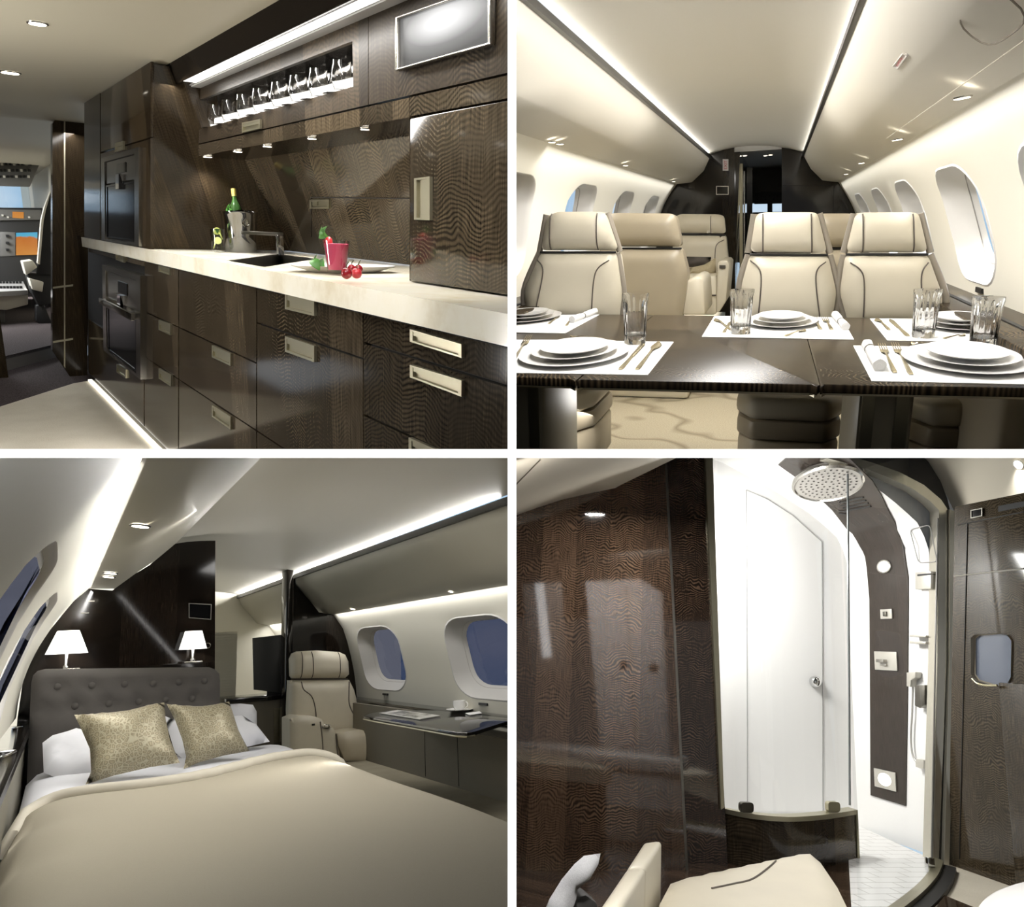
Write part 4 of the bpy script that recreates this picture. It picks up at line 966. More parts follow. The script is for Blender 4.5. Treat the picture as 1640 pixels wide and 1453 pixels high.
def tumbler(px, py, w, h, lab):
    c = TB(px, py); c.z = ZTB+.0025; s_ = D.mpp(c); r = w*s_/2; H = h*s_
    n_ = 60
    def ring(rr, z, fl): return [c+Vector((rr*(1-fl*(.5+.5*math.cos(14*2*PI*k/n_)))*math.cos(2*PI*k/n_), rr*(1-fl*(.5+.5*math.cos(14*2*PI*k/n_)))*math.sin(2*PI*k/n_), z)) for k in range(n_)]
    rings = [ring(.001, 0, 0), ring(r*.76, 0, 0), ring(r*.8, H*.02, .0), ring(r*.82, H*.16, .07), ring(r*.93, H*.8, .07), ring(r, H*.93, .0), ring(r, H, 0), ring(r*.94, H, 0), ring(r*.9, H*.8, 0), ring(r*.76, H*.2, 0), ring(r*.7, H*.17, 0), ring(.001, H*.17, 0)]
    single('tumbler', MB().loft(rings, True, False), clear_glass, D, lab, 'glass', 'fluted glasses on the dining table', smooth=50, loc=c)
tumbler(1017, 551, 42, 79, 'fluted glass standing behind the front left plates'); tumbler(1185.5, 535, 38, 69, 'fluted glass on the middle placemat, left of its plates')
tumbler(1478, 541, 41, 75, 'fluted glass on the back right placemat, left of its plates'); tumbler(1573, 556, 47, 78, 'rightmost fluted glass, behind the front right plates')
gold = plain('pale_gold_cutlery', (206, 194, 160), .22, .9)
def cutlery(kind, a, b, w_px, lab):
    A, B = TB(*a), TB(*b); A.z = B.z = matz+.0035; d_ = (B-A); L = d_.length; d_.normalize(); s_ = Vector((0, 0, 1)).cross(d_); up = Vector((0, 0, 1)); w = w_px*D.mpp(A)/2
    m = MB()
    def sec(t, hw, z, th=.0028): c = A+d_*(t*L)+up*z; return [c-s_*hw-up*th*.5, c+s_*hw-up*th*.5, c+s_*hw*.7+up*th*.7, c-s_*hw*.7+up*th*.7]
    if kind == 'knife': m.loft([sec(0, w*.7, 0), sec(.05, w, 0), sec(.42, w*.6, 0), sec(.46, w*.9, 0), sec(.9, w*1.15, 0, .0016), sec(1, w*.2, 0, .001)])
    elif kind == 'spoon':
        m.loft([sec(0, w*.75, 0), sec(.06, w, 0), sec(.5, w*.42, .003), sec(.66, w*.4, .005), sec(.72, w*1.0, .003), sec(.8, w*2.0, 0), sec(.9, w*2.1, -.001), sec(.97, w*1.3, .001), sec(1, w*.4, .003)])
    else:
        m.loft([sec(0, w*.75, 0), sec(.06, w, 0), sec(.5, w*.42, .003), sec(.62, w*.45, .005), sec(.68, w*1.5, .003), sec(.76, w*1.7, .002)])
        for k in (-1.3, -.43, .43, 1.3):
            c0, c1 = A+d_*(.75*L)+s_*w*k+up*.002, A+d_*L+s_*w*k+up*.006; m.tube([c0, lerp(c0, c1, .5)-up*.001, c1], [w*.22, w*.2, w*.12], 6)
    single(kind, m, gold, D, lab, 'cutlery', 'gold cutlery on the dining table', smooth=50, loc=A)
cutlery('knife', (993, 594), (1032, 551), 9, 'gold knife right of the front left plates'); cutlery('spoon', (1020, 594), (1055, 551), 9, 'gold spoon at the right end of the front left placemat')
cutlery('fork', (818, 586), (848, 541), 8, 'gold fork left of the front left plates, inner one'); cutlery('spoon', (966, 544), (913, 541), 5, 'gold dessert spoon behind the front left plates')
cutlery('fork', (1433, 599), (1411, 555), 9, 'gold fork beside the front right napkin roll'); cutlery('fork', (1459, 602), (1432, 554), 9, 'gold fork nearest the front right plates')
cutlery('spoon', (1499, 556), (1459, 551.5), 5, 'gold dessert spoon behind the front right plates'); cutlery('knife', (1652, 590), (1606, 563), 7, 'gold knife right of the front right plates')
cutlery('spoon', (1172, 531), (1146, 513), 6, 'gold spoon left of the glass on the middle placemat'); cutlery('knife', (1159, 534), (1170, 517), 6, 'gold knife behind the glass on the middle placemat')
cutlery('fork', (1314, 529), (1303, 512), 7, 'gold fork right of the middle plates'); cutlery('fork', (1332, 529.5), (1320, 512), 7, 'gold fork between the middle plates and its napkin'); cutlery('spoon', (1257, 540), (1289, 531), 5, 'gold dessert spoon in front of the middle plates')
cutlery('spoon', (1424, 530), (1404, 513), 6, 'gold spoon at the left end of the back right placemat'); cutlery('knife', (1454, 540), (1425, 513), 8, 'gold knife left of the glass on the back right placemat')
cutlery('spoon', (1511, 544), (1545, 539), 4, 'gold dessert spoon in front of the back right plates'); cutlery('fork', (1631, 532), (1599, 522), 6, 'gold fork right of the back right plates')
cutlery('knife', (879, 520), (893, 508), 5, 'gold knife right of the back left plates'); cutlery('spoon', (907, 523), (918, 510), 5, 'gold spoon beside the back left napkin')
def napkin(a, b, w_px, lab, ring_at=.55):
    A, B = TB(*a), TB(*b); r = w_px*D.mpp(A)/2; A.z = B.z = matz+r*.95; t_ = thing('napkin', lab, 'napkin', D, A-Vector((0, 0, r)), 'rolled napkins on the dining table')
    d_ = (B-A).normalized(); up = Vector((0, 0, 1)); s_ = d_.cross(up); m = MB(); L = (B-A).length; rings = []
    for k in range(9):
        u_ = k/8; f_ = 1-.22*math.exp(-((u_-ring_at)/.12)**2)
        rings.append([A+d_*(L*u_)+(s_*math.cos(q)+up*math.sin(q))*r*f_*(1+.05*math.sin(5*q+u_*3)) for q in [2*PI*i/20 for i in range(20)]])
    part('cloth_roll', m.loft(rings), cloth, t_, D, smooth=50)
    part('fold', MB().tube([A-d_*.001+(s_*math.cos(q)+up*math.sin(q))*r*(.2+.09*q) for q in [k*.45 for k in range(16)]], r*.06, 5), cloth, t_, D, smooth=60)
    c = A+d_*L*ring_at; part('napkin_ring', MB().lathe([(r*.88, -r*.3), (r*.94, -r*.3), (r*.94, r*.3), (r*.88, r*.3), (r*.88, -r*.3)], (0, 0, 0), 24, caps=False).xf(Matrix.Translation(c) @ Vector((0, 0, 1)).rotation_difference(d_).to_matrix().to_4x4()), steel_dark, t_, D, smooth=40)
napkin((1408, 596), (1388, 561), 20, 'rolled napkin at the left end of the front right placemat', .75); napkin((1354, 530), (1337, 510), 13, 'rolled napkin at the right end of the middle placemat', .4)
napkin((1650, 535), (1601, 511), 13, 'rolled napkin at the right end of the back right placemat', .5); napkin((916, 518), (953, 504), 11, 'rolled napkin on the back left placemat', .45)
# ------------------------------------------------------------------ seats
def seatback(R, name, lab, y, head, back, lines, seams_, loc, mats=None, thick=.14, group='cream leather cabin seats', rear=False):
    t = thing(name, lab, 'seat', R, loc, group); lh, lb = (mats or (lea, lea))
    hp = roundpoly(R.poly(head, 'y', y), .03); bp_ = roundpoly(R.poly(back, 'y', y), .03); tow = R.eye
    s_ = R.mpp(hp[0])
    h = part('headrest', puff(hp, .05, None, .09, .035, tow).prism([p+Vector((0, .004, 0)) for p in hp], (0, thick*.8, 0)), lh, t, R, smooth=50)
    k = part('backrest', puff(bp_, .055, None, .1, .035, tow).prism([p+Vector((0, .004, 0)) for p in bp_], (0, thick, 0)), lb, t, R, smooth=50)
    gap = R.poly([head[-1], head[-2]], 'y', y-.012) if False else None
    def on(pts, off): return [Vector((p.x, p.y-off, p.z)) for p in R.poly(pts, 'y', y)]
    fh, fb = swell(hp, .05, .09, tow), swell(bp_, .055, .1, tow)
    for L_ in lines: part('piping', MB().tube([fh(p) for p in spline(on(L_, 0), 8)], .0032, 6), pipe_m, h, R, smooth=60)
    for L_ in seams_: part('piping', MB().tube([fb(p) for p in spline(on(L_, 0), 10)], .0032, 6), pipe_m, k, R, smooth=60)
    a_, b_ = on([back[0], back[1]], .01); part('piping', MB().tube([a_, b_], .006, 6), seam, k, R, smooth=60)
    return t
ys_ = TB(1249, 505).y+.12
S1h = [(866, 401), (876, 347), (891, 339.5), (957, 339), (971, 343), (990, 401)]; S1b = [(866, 404), (987, 404), (996, 470), (990, 520), (846, 520), (839, 466)]
s1 = seatback(D, 'cabin_seat', 'cream leather cabin seat facing the table at its far left end', ys_, S1h, S1b, [[(884, 343), (884, 400)], [(958, 342), (959, 400)]], [[(862, 416), (874, 434), (862, 497)], [(978, 416), (957, 437), (951, 499)]], (D.at(918, 500, 'y', ys_).x, ys_, 0))
S2h = [(1201, 404), (1210.5, 344), (1221, 340.5), (1303, 340), (1310, 343), (1325, 405)]; S2b = [(1201, 407.5), (1326, 408.5), (1340, 469), (1331, 522), (1190, 522), (1187, 458)]
s2 = seatback(D, 'cabin_seat', 'cream leather cabin seat facing the table in the middle', ys_, S2h, S2b, [[(1222, 343), (1222, 403)], [(1299, 343), (1300, 404)]], [[(1202, 417), (1219, 438), (1215, 503)], [(1322, 419), (1306, 439), (1312, 506)]], (D.at(1262, 500, 'y', ys_).x, ys_, 0))
S3h = [(1355, 404), (1370, 343), (1380, 340.5), (1462, 340), (1472, 343), (1486, 404)]; S3b = [(1354, 407.5), (1486, 407.5), (1510, 474), (1505, 522), (1360, 522), (1345, 469)]
s3 = seatback(D, 'cabin_seat', 'cream leather cabin seat facing the table at the right', ys_, S3h, S3b, [[(1381, 343), (1381, 403)], [(1461, 343), (1462, 403)]], [[(1361, 420), (1381, 441), (1381, 506)], [(1485, 420), (1473, 441), (1475, 503)]], (D.at(1428, 500, 'y', ys_).x, ys_, 0))
for t_, Lx, Rx in ((s1, [(864, 404), (875, 344)], [(973, 341), (993, 403)]), (s2, [(1198, 405), (1208, 343)], [(1312, 342), (1329, 406)]), (s3, [(1351, 405), (1368, 342)], [(1474, 342), (1490, 405)])):
    for (a_, b_) in (Lx, Rx):
        q = D.poly([a_, b_], 'y', ys_+.03); part('side_trim', MB().tube([q[0], q[1]], .016, 8), shell_m, t_, D, smooth=60)
for t_, Ls in ((s1, ([(864, 405), (839, 466), (844, 515)], [(988, 405), (999, 470), (992, 515)])), (s2, ([(1199, 408), (1184, 459), (1189, 515)], [(1328, 409), (1343, 469), (1334, 515)])), (s3, ([(1352, 408), (1341, 469), (1357, 515)], [(1489, 408), (1514, 474), (1508, 515)]))):
    for L_ in Ls: part('side_trim', MB().tube(spline(D.poly(L_, 'y', ys_+.03), 5), .017, 8), shell_m, t_, D, smooth=60)
# bases of the three facing seats, seen under the table
def seatbase(t_, xl_, xr_, yt, y):
    a_, b_ = D.at(xl_, 660, 'y', y), D.at(xr_, 660, 'y', y); w = b_.x-a_.x; zb = .10
    def blk(z0, z1, g, dy): return MB().prism([Vector((p[0], p[1], z0)) for p in [(a_.x+g+.06, y-dy), (b_.x-g-.06, y-dy), (b_.x-g, y+.1), (b_.x-g, ys_-.02), (a_.x+g, ys_-.02), (a_.x+g, y+.1)]], (0, 0, z1-z0))
    part('cushion', blk(.36, .46, 0, .03), lea, t_, D, bevel=.035, seg=3); part('band', blk(.27, .358, .005, .02), lea_d, t_, D, bevel=.02); part('base', blk(.06, .268, .012, .0), leather('base_leather', (178, 166, 142)), t_, D, bevel=.02)
    part('foot', blk(0.0, .058, .06, -.05), shell_m, t_, D)
ysb = ys_-.55
seatbase(s1, 800, 948, 0, ysb); seatbase(s2, 1178, 1354, 0, ysb); seatbase(s3, 1462, 1572, 0, ysb)
# seats behind
yq = ys_+1.3
s4 = seatback(D, 'cabin_seat', 'taupe back of a cabin seat turned away, just right of the far left seat', yq, [(960, 395), (972, 344), (985, 341), (1072, 342), (1083, 347), (1092, 395)], [(960, 398), (1092, 398), (1102, 438), (1098, 474), (1090, 520), (960, 520)], [], [], (D.at(1040, 500, 'y', yq).x, yq, 0), (lea_d, lea_d))
q = D.poly([(1096, 452), (1116, 442), (1127, 447), (1130, 505), (1092, 505)], 'y', yq+.05); part('armrest', MB().prism(q, (0, .6, 0)), lea, s4, D, bevel=.02)
a_ = D.at(1030, 500, 'y', yq); part('seat_base', MB().box((a_.x-.3, yq+.14, 0), (a_.x+.3, yq+.7, .42)), lea, s4, D, bevel=.03)
yq2 = ys_+1.6
s5 = seatback(D, 'cabin_seat', 'taupe back of a cabin seat in the gap between the middle and right seats', yq2, [(1302, 396), (1309, 345), (1316, 342), (1362, 342), (1370, 345), (1377, 396)], [(1300, 399), (1378, 399), (1384, 470), (1380, 520), (1298, 520), (1296, 470)], [], [], (D.at(1340, 500, 'y', yq2).x, yq2, 0), (lea_d, lea_d))
a_ = D.at(1340, 500, 'y', yq2); part('seat_base', MB().box((a_.x-.25, yq2+.14, 0), (a_.x+.25, yq2+.7, .42)), lea, s5, D, bevel=.03)
yq3 = ys_+3.0
s6 = seatback(D, 'cabin_seat', 'far cream cabin seat with two pillows, near the dark bulkhead', yq3, [(1078, 373), (1083, 346), (1090, 343), (1152, 343.5), (1159, 347), (1162, 374)], [(1078, 376), (1162, 376.5), (1166, 420), (1163, 470), (1075, 470)], [[(1139, 346), (1139, 373)]], [[(1160, 384), (1147, 396), (1146, 440)]], (D.at(1125, 480, 'y', yq3).x, yq3, 0))
q = D.poly([(1149, 422), (1153, 417.5), (1165, 417.5), (1168, 423), (1163, 482), (1152, 500), (1147, 500)], 'y', yq3-.6); part('armrest', MB().prism(q, (0, .6, 0)), lea, s6, D, bevel=.02)
q = D.poly([(1152, 425), (1162, 425), (1162, 430), (1152, 430)], 'y', yq3-.615); part('arm_control', MB().prism(q, (0, .012, 0)), steel_dark, s6, D)
q = D.poly([(1096, 441), (1148, 441), (1148, 505), (1096, 505)], 'y', yq3-.62); part('seat_base', MB().prism(q, (0, .6, 0)), lea, s6, D, bevel=.03)
part('piping', MB().tube(D.poly([(1120, 473), (1147, 473)], 'y', yq3-.63), .006, 6), pipe_m, s6, D)
pil = fabric('beige_pillow_weave', (150, 138, 112), (186, 174, 146), 260, .8, .4)
def pillow(R, px4, y, f, b, mat, lab, grp=None, edge=.12, res=.03, name='pillow', tilt=0):
    q = [R.at(x, y_, 'y', y) for x, y_ in px4]
    return single(name, puff(q, f, b, edge, res, R.eye), mat, R, lab, name, grp, smooth=60)
pillow(D, [(1098, 411), (1139, 412), (1136, 428), (1099, 428)], yq3-.2, .05, .05, plain('dark_pillow_cloth', (70, 64, 58), .7), 'dark brown pillow leaning on the far cream seat')
pillow(D, [(1101, 430), (1128, 424), (1146, 413), (1147, 441), (1102, 442)], yq3-.33, .06, .06, pil, 'beige pillow leaning on the far cream seat, in front of the dark one')
# lights of the cabin: coves above the black rails, strips under the bins, an added ceiling fill
def strip(nm, R, a, aim, y0, y1, w, power, col=(1, .98, .95), spread=PI):
    def ok(y):                              # keep the strip inside its own room
        w = R.B @ (Vector((a[0], y, a[1]))-R.eye); return w.x*R.sx > .05 and w.z*R.sz > .04 and w.y > R.front+.02
    while y0 < y1 and not ok(y0): y0 += .1
    while y1 > y0 and not ok(y1): y1 -= .1
    ln = y1-y0; o_ = area(nm, R, (a[0], (y0+y1)/2, a[1]), (aim[0], (y0+y1)/2, aim[1]), w, ln, power, col, spread); return o_
zt1_, zt2_ = pc[0], pc[-1]
strip('right_cove_light', D, (zt1_[0]+.012, zt1_[1]-.022), (zt1_[0]-.3, zt1_[1]+.10), y_n+.2, yb-.2, .03, 30)
strip('left_cove_light', D, (zt2_[0]-.012, zt2_[1]-.022), (zt2_[0]+.3, zt2_[1]+.10), y_n+.2, yb-.2, .03, 30)
strip('right_wall_wash', D, (pr[0][0]-.03, pr[0][1]-.01), (pr[2][0], pr[2][1]-.3), y_n+.9, yb-.2, .04, 16, spread=2.0)
strip('left_wall_wash', D, (pl[0][0]+.03, pl[0][1]-.01), (pl[2][0], pl[2][1]-.3), 4.4, yb-.2, .04, 16, spread=2.0)
area('cabin_fill_light', D, (pc[3][0], 3.6, pc[3][1]-.04), (pc[3][0], 3.6, 0), .3, 4, 74)  # panel added below the ceiling to brighten the cabin
# ================================================================== ROOM 3: the bedroom
E3 = 1.42
R3 = B = Room(*axes(95, 1058, 4.0), (0, 0, E3), -1, -1)
R3.front = .75
yw = 7.6                                    # wall behind the headboard
def wp(pts, y): return [(p.x, p.z) for p in (B.at(a, b, 'y', y) for a, b in pts)]
def wq(pts, y, dz=0): return [Vector((p.x, p.y, p.z+dz)) for p in (B.at(a, b, 'y', y) for a, b in pts)]
zL = B.at(281, 870, 'y', yw).z
yR = B.at(473, 924, 'z', zL).y
ven3 = veneer('bedroom_veneer', (1, 1, 0), (0, 0, 1), dark=(12, 9, 7), light=(44, 36, 28), strip=.22, step=.012, contrast=.6, mid=.38, spec=.35)
ven3h = veneer('bedroom_ledge_veneer', (1, 0, 0), (0, 1, 0), dark=(14, 11, 9), light=(48, 40, 32), strip=.25, step=.03, contrast=.5, mid=.4, rough=.08)
wall3 = plain('bedroom_lining', (206, 203, 190), .5, spec=.2); ceil3 = plain('bedroom_ceiling_lining', (206, 203, 192), .5, spec=.2); bin3 = plain('bedroom_bin_lining', (176, 173, 160), .4, spec=.25)
reveal3 = plain('bedroom_window_reveal', (190, 188, 184), .5, spec=.2)
pane_dusk = pane('dusk_window_glass', (76, 80, 100), .05)  # tint darkens the day sky, standing in for dusk outside
carpet3 = fabric('bedroom_carpet', (150, 142, 124), (178, 170, 150), 150, .95, .4, 4)
y3n, y3f = .5, yR+4.2
struct('floor', MB().box((-3.0, y3n, -.05), (6.0, y3f, 0)), carpet3, B)
# cross-sections
cl = wp([(281, 870)], yw)[0]; crt = wp([(473, 924)], yR)[0]; crt = (crt[0], zL)
mx = (cl[0]+crt[0])/2
P3c = Prof(B, [(crt[0]+(cl[0]-crt[0])*t, zL+.05+.09*math.sin(PI*t)) for t in [k/10 for k in range(11)]])
struct('ceiling', P3c.sheet(y3n, y3f, res=.2, ys=.35), ceil3, B, smooth=60)
bl3 = wp([(281, 871), (240, 905), (205, 926), (180, 946), (142, 943)], yw)
br3 = [(crt[0], zL)]+wp([(473.5, 936), (496, 961), (511, 980), (534, 984.5)], yR)
def bin_3(pts, y0, y1, lab, trim):
    t = thing('overhead_bin', lab, 'overhead bin', B, (pts[0][0], 4, pts[0][1]), 'overhead bins of the bedroom'); P = Prof(B, pts)
    V, T, _ = cdt([(0, y0*.3), (P.s[-1], y0*.3), (P.s[-1], y1*.3), (0, y1*.3)], [], .2)
    part('bin_panel', MB().add([P.map(p[0], p[1]/.3) for p in V], T), bin3, t, B, smooth=50)
    if trim: part('trim_rail', MB().box((pts[0][0]-.03, y0, pts[0][1]-.028), (pts[0][0]+.03, y1, pts[0][1]+.028)), plain('bedroom_trim', (20, 18, 15), .3), t, B)
    return t, P
t3l, P3bl = bin_3(bl3, y3n, yw, 'grey overhead bin on the left above the bed, with lit spots', False)
part('cove_lens', MB().box((bl3[-1][0]-.012, y3n, bl3[-1][1]+.004), (bl3[-1][0]+.03, yw-.02, bl3[-1][1]+.012)), glow('cove_lens', (255, 250, 238), 2.5), t3l, B)
t3r, P3br = bin_3(br3, y3n, y3f, 'grey overhead bin on the right above the cabin windows', True)
b0, b1 = P3bl.pt(335, 735+32, .002), P3bl.pt(200, 915, .002)
wl3 = wp([(140, 941), (118, 963), (98, 987), (78, 1012), (60, 1040), (46, 1068), (36, 1095), (29, 1125), (26, 1150)], yw)
wr3 = wp([(534, 984), (549, 1006), (556, 1027), (562, 1051), (567, 1075), (570, 1099), (572, 1116), (573, 1140)], yR)
P3l, P3r = Prof(B, wl3), Prof(B, wr3)
# windows on the right, then on the left at the same height
def hit2(P, x, y): return P.hit(x, y)
st_, sb_ = P3r.hit(600, 1002.5)[0], P3r.hit(622, 1107)[0]
yf_, yn_ = P3r.hit(574.5, 1040)[1], P3r.hit(651, 1075)[1]
wl_ = yf_-yn_; sm3, sh3 = (st_+sb_)/2, sb_-st_
y2 = P3r.hit(713, 1030)[1]
rw = [window(20, P3r, (yf_+yn_)/2, wl_, B, reveal3, pane_dusk, .16, -1, sm3, sh3, .74), window(21, P3r, y2-wl_/2, wl_, B, reveal3, pane_dusk, .16, -1, sm3, sh3, .74)]
pit = (yf_-y2)
rw.append(window(22, P3r, yR+1.6, wl_, B, reveal3, pane_dusk, .16, -1, sm3, sh3, .74))
struct('wall_right', P3r.sheet(y3n, y3f, rw, res=.1, ys=.4), wall3, B, smooth=60)
lw3 = []
for i, (pn, pf, pt_) in enumerate([((24, 925), (44, 975), (92, 873)), ((52, 990), (66, 1003), (92, 956))]):
    hn, hf, ht_ = P3l.hit(*pn), P3l.hit(*pf), P3l.hit(*pt_)
    y0_, y1_ = hn[1], hf[1]; s0_ = ht_[0]; s1_ = P3l.s[-1]-.06
    lw3.append(window(23+i, P3l, (y0_+y1_)/2, abs(y1_-y0_), B, reveal3, pane_dusk, .035, 1, (s0_+s1_)/2, s1_-s0_, .9))
struct('wall_left', P3l.sheet(y3n, yw, lw3, res=.07, ys=.6), wall3, B, smooth=60)
# spots on the left bin
for (x, y, rr, lab) in [(225, 841, 17, 'nearest lit spot in the left overhead bin above the bed'), (177, 917, 12, 'far lit spot of the pair in the left overhead bin, upper one'), (174, 923, 11, 'far lit spot of the pair in the left overhead bin, lower one')]:
    h = P3bl.hit(x, y); p = P3bl.map(h[0], h[1], 0); nn = P3bl.nrm(h[0]); v = Vector((nn.x, 0, nn.y)); v = v if v.dot(B.eye-p) > 0 else -v
    downlight(p+v*.003, v, B.mpp(p)*rr*.95, lab, B, 'spots in the left bedroom bin', 6, 110, black_matt, aim=p+Vector((0, 0, -1)))
for (x, y, lab) in [(565, 975, 'small lit spot under the right overhead bin, near the seat'), (722, 947, 'small lit spot under the right overhead bin, above the desk')]:
    h = P3br.hit(x, y)
    if not h: continue
    p = P3br.map(h[0], h[1], 0); nn = P3br.nrm(h[0]); v = Vector((nn.x, 0, nn.y)); v = v if v.dot(B.eye-p) > 0 else -v
    downlight(p+v*.003, v, B.mpp(p)*5, lab, B, 'spots in the right bedroom bin', 1.2, 120, aim=p+Vector((0, 0, -1)))
# wall behind the bed
q = wq([(142, 943), (180, 946), (205, 926), (240, 905), (281, 871), (300, 868), (322, 866.5), (345, 866)], yw, 0)
zb_ = .0; last = q[-1]; xr_ = last.x
qq = q+[Vector((B.xcol(345, yw, .3), yw, .02)), Vector((B.at(28, 1150, 'y', yw).x, yw, .02))]+wq([(28, 1150), (36, 1095), (46, 1068), (60, 1040), (78, 1012), (98, 987), (118, 963)], yw)
hw = thing('headboard_wall', 'dark glossy wood wall behind the bed headboard', 'partition', B, (0, yw, 0))
part('panel', MB().prism(qq, (0, .12, 0)), ven3, hw, B)
f = wq([(302, 966), (339, 968), (338, 993), (302, 990)], yw-.012)
sc_ = part('screen', MB().prism(f, (0, .012, 0)), black_gloss, hw, B); part('screen_frame', MB().ringpair(f, subquad(f, .035, .05, .965, .95), (0, -.008, 0)), steel_dark, sc_, B)
for a_, b_ in ((145, 963), (136, 982)):
    c = B.at(a_, b_, 'y', yw-.004); part('switch', MB().box(c+Vector((-.03, -.006, -.005)), c+Vector((.03, 0, .005))), steel_dark, hw, B)
c = B.at(333, 1034, 'y', yw-.006); part('latch', MB().tube([c+Vector((.022*math.cos(k*PI/8), 0, .022*math.sin(k*PI/8))) for k in range(16)], .005, 6, True), steel, hw, B, smooth=60)
# bed
ZM, ZD = .62, .645
TM = lambda x, y, z=ZM: B.at(x, y, 'z', z)
yh = TM(200, 1196).y
yh = yw-.42
bx0, bx1 = B.at(52, 1180, 'y', yh).x, TM(812, 1310).x
bed = thing('bed', 'double bed with a grey buttoned headboard, dressed in white and tan', 'bed', B, ((bx0+bx1)/2, 4.5, 0))
bxL = TM(45, 1262).x
part('frame', MB().box((bxL+.06, 1.8, .02), (bx1-.08, yh-.1, .34)), plain('bed_frame_grey', (70, 66, 62), .6), bed, B, bevel=.02)
part('mattress', MB().box((bxL+.02, 1.7, .345), (bx1-.05, yh-.02, ZM-.02)), plain('mattress_white', (226, 226, 226), .8), bed, B, bevel=.06, seg=4)
hp = [(50, 1185), (50, 1094), (53, 1082), (60, 1075), (72, 1072), (335, 1069), (344, 1072), (351, 1079), (352.5, 1090), (353, 1170)]
hq = wq(hp, yh); zlow = .4
hq = [Vector((hq[0].x, yh, zlow))]+hq[1:-1]+[Vector((hq[-1].x, yh, zlow))]
btn_px = [(92, 1100), (147, 1098), (199, 1096), (245, 1095), (286, 1093), (327, 1091), (120, 1131), (174, 1127), (222, 1124), (265, 1121), (307, 1119), (64, 1133), (345, 1117)]
btn = wq(btn_px, yh)
def dimple(p):
    d = min((p-Vector((b_.x, p.y, b_.z))).length for b_ in btn); return -.035*math.exp(-(d/.075)**2)+.012*min(1, d/.15)
hbd = fabric('grey_headboard_cloth', (74, 71, 69), (90, 87, 84), 700, .8, .25)
hb_ = part('headboard', puff(hq, .05, None, .12, .045, B.eye, fn=dimple).prism([p+Vector((0, .005, 0)) for p in hq], (0, .12, 0)), hbd, bed, B, smooth=60)
for b_ in btn[:-2]: part('button', MB().lathe([(0, -.012), (.02, -.008), (.026, 0), (.02, .008), (0, .01)], (0, 0, 0), 12, caps=False).xf(Matrix.Translation(b_+Vector((0, -.026, 0))) @ Matrix.Rotation(PI/2, 4, 'X')), hbd, hb_, B, smooth=60)
ys0 = yh+.125; zsh = B.at(200, 1068.5, 'y', yh+.2).z
single('headboard_shelf', MB().box((hq[1].x+.04, ys0, zsh-.03), (hq[-2].x-.04, yw-.01, zsh)), ven3h, B, 'dark narrow shelf behind the headboard carrying two lamps', 'shelf')
# sheet and duvet
sheet_m = plain('white_bed_linen', (222, 223, 228), .8, spec=.15)
n_ = 28
def drape(px_top, z, drop_l, drop_r, mat, name, lab, cat, thick=.02, y_end=None, wr=.006):
    """cloth over the bed: a traced far edge, running toward the foot, rolling over both long sides"""
    rows = []
    far = spline([B.at(x, y, 'z', z) for x, y in px_top], 6)
    return far
fold = spline([TM(x, y, ZD) for x, y in [(24, 1322), (34, 1305), (52, 1294), (80, 1286), (140, 1279), (230, 1268), (330, 1250), (420, 1229), (480, 1218), (530, 1214)]], 6)
duv = fabric('tan_duvet', (154, 147, 131), (164, 157, 140), 500, .75, .15)
xlo, xhi = min(p.x for p in fold), max(p.x for p in fold)
def yfold(x):
    b_ = min(fold, key=lambda p: abs(p.x-x)); return b_.y
xE0, xE1 = bxL-.06, bx1+.02
def zprof(x):                               # rounded over the sides
    e = .30; dl, dr = x-xE0, xE1-x; z = ZD+.03
    for d_ in (dl, dr):
        if d_ < e: z -= .16*(1-math.sqrt(max(0, 1-(1-max(d_, 0)/e)**2)))
    return z
cols_ = [xE0+(xE1-xE0)*k/48 for k in range(49)]
grid = []
for j in range(46):
    row = []
    for k, x in enumerate(cols_):
        y1_ = yfold(min(max(x, xlo), xhi)); t = j/45; y = y1_+(1.4-y1_)*t
        z = zprof(x)+.006*math.sin(x*5+y*1.3)+.005*math.sin(y*3.1-x*2)
        if x-xE0 < .4: z += .02*math.sin(y*9)*(1-(x-xE0)/.4)
        if j == 0: z -= .02
        row.append(Vector((x, y, z)))
    row = [Vector((row[0].x-.03+.02*math.sin(row[0].y*9), row[0].y, .12)), Vector((row[0].x-.04+.02*math.sin(row[0].y*9+.4), row[0].y, .34))]+row+[Vector((row[-1].x+.05+.02*math.sin(row[-1].y*7), row[-1].y, .34)), Vector((row[-1].x+.04+.03*math.sin(row[-1].y*7), row[-1].y, .10))]
    grid.append(row)
m = MB(); w_ = len(grid[0]); m.v = [p for r_ in grid for p in r_]
for j in range(len(grid)-1):
    for k in range(w_-1): m.f.append((j*w_+k, j*w_+k+1, (j+1)*w_+k+1, (j+1)*w_+k))
dv = thing('duvet', 'plain tan duvet spread over the bed, folded back below the pillows', 'duvet', B, ((xE0+xE1)/2, 4, ZM))
part('cover', m, duv, dv, B, smooth=60)
roll = [Vector((p.x, p.y+.05, p.z+.012)) for p in grid[0][2:-2]]
part('folded_hem', MB().tube([Vector((p.x, p.y-.05, p.z+.012)) for p in roll], .038, 10), plain('duvet_lining', (190, 184, 168), .7), dv, B, smooth=60)
part('folded_hem', MB().tube([Vector((p.x, p.y+.06, p.z-.002)) for p in roll], .03, 10), duv, dv, B, smooth=60)
sg_ = []
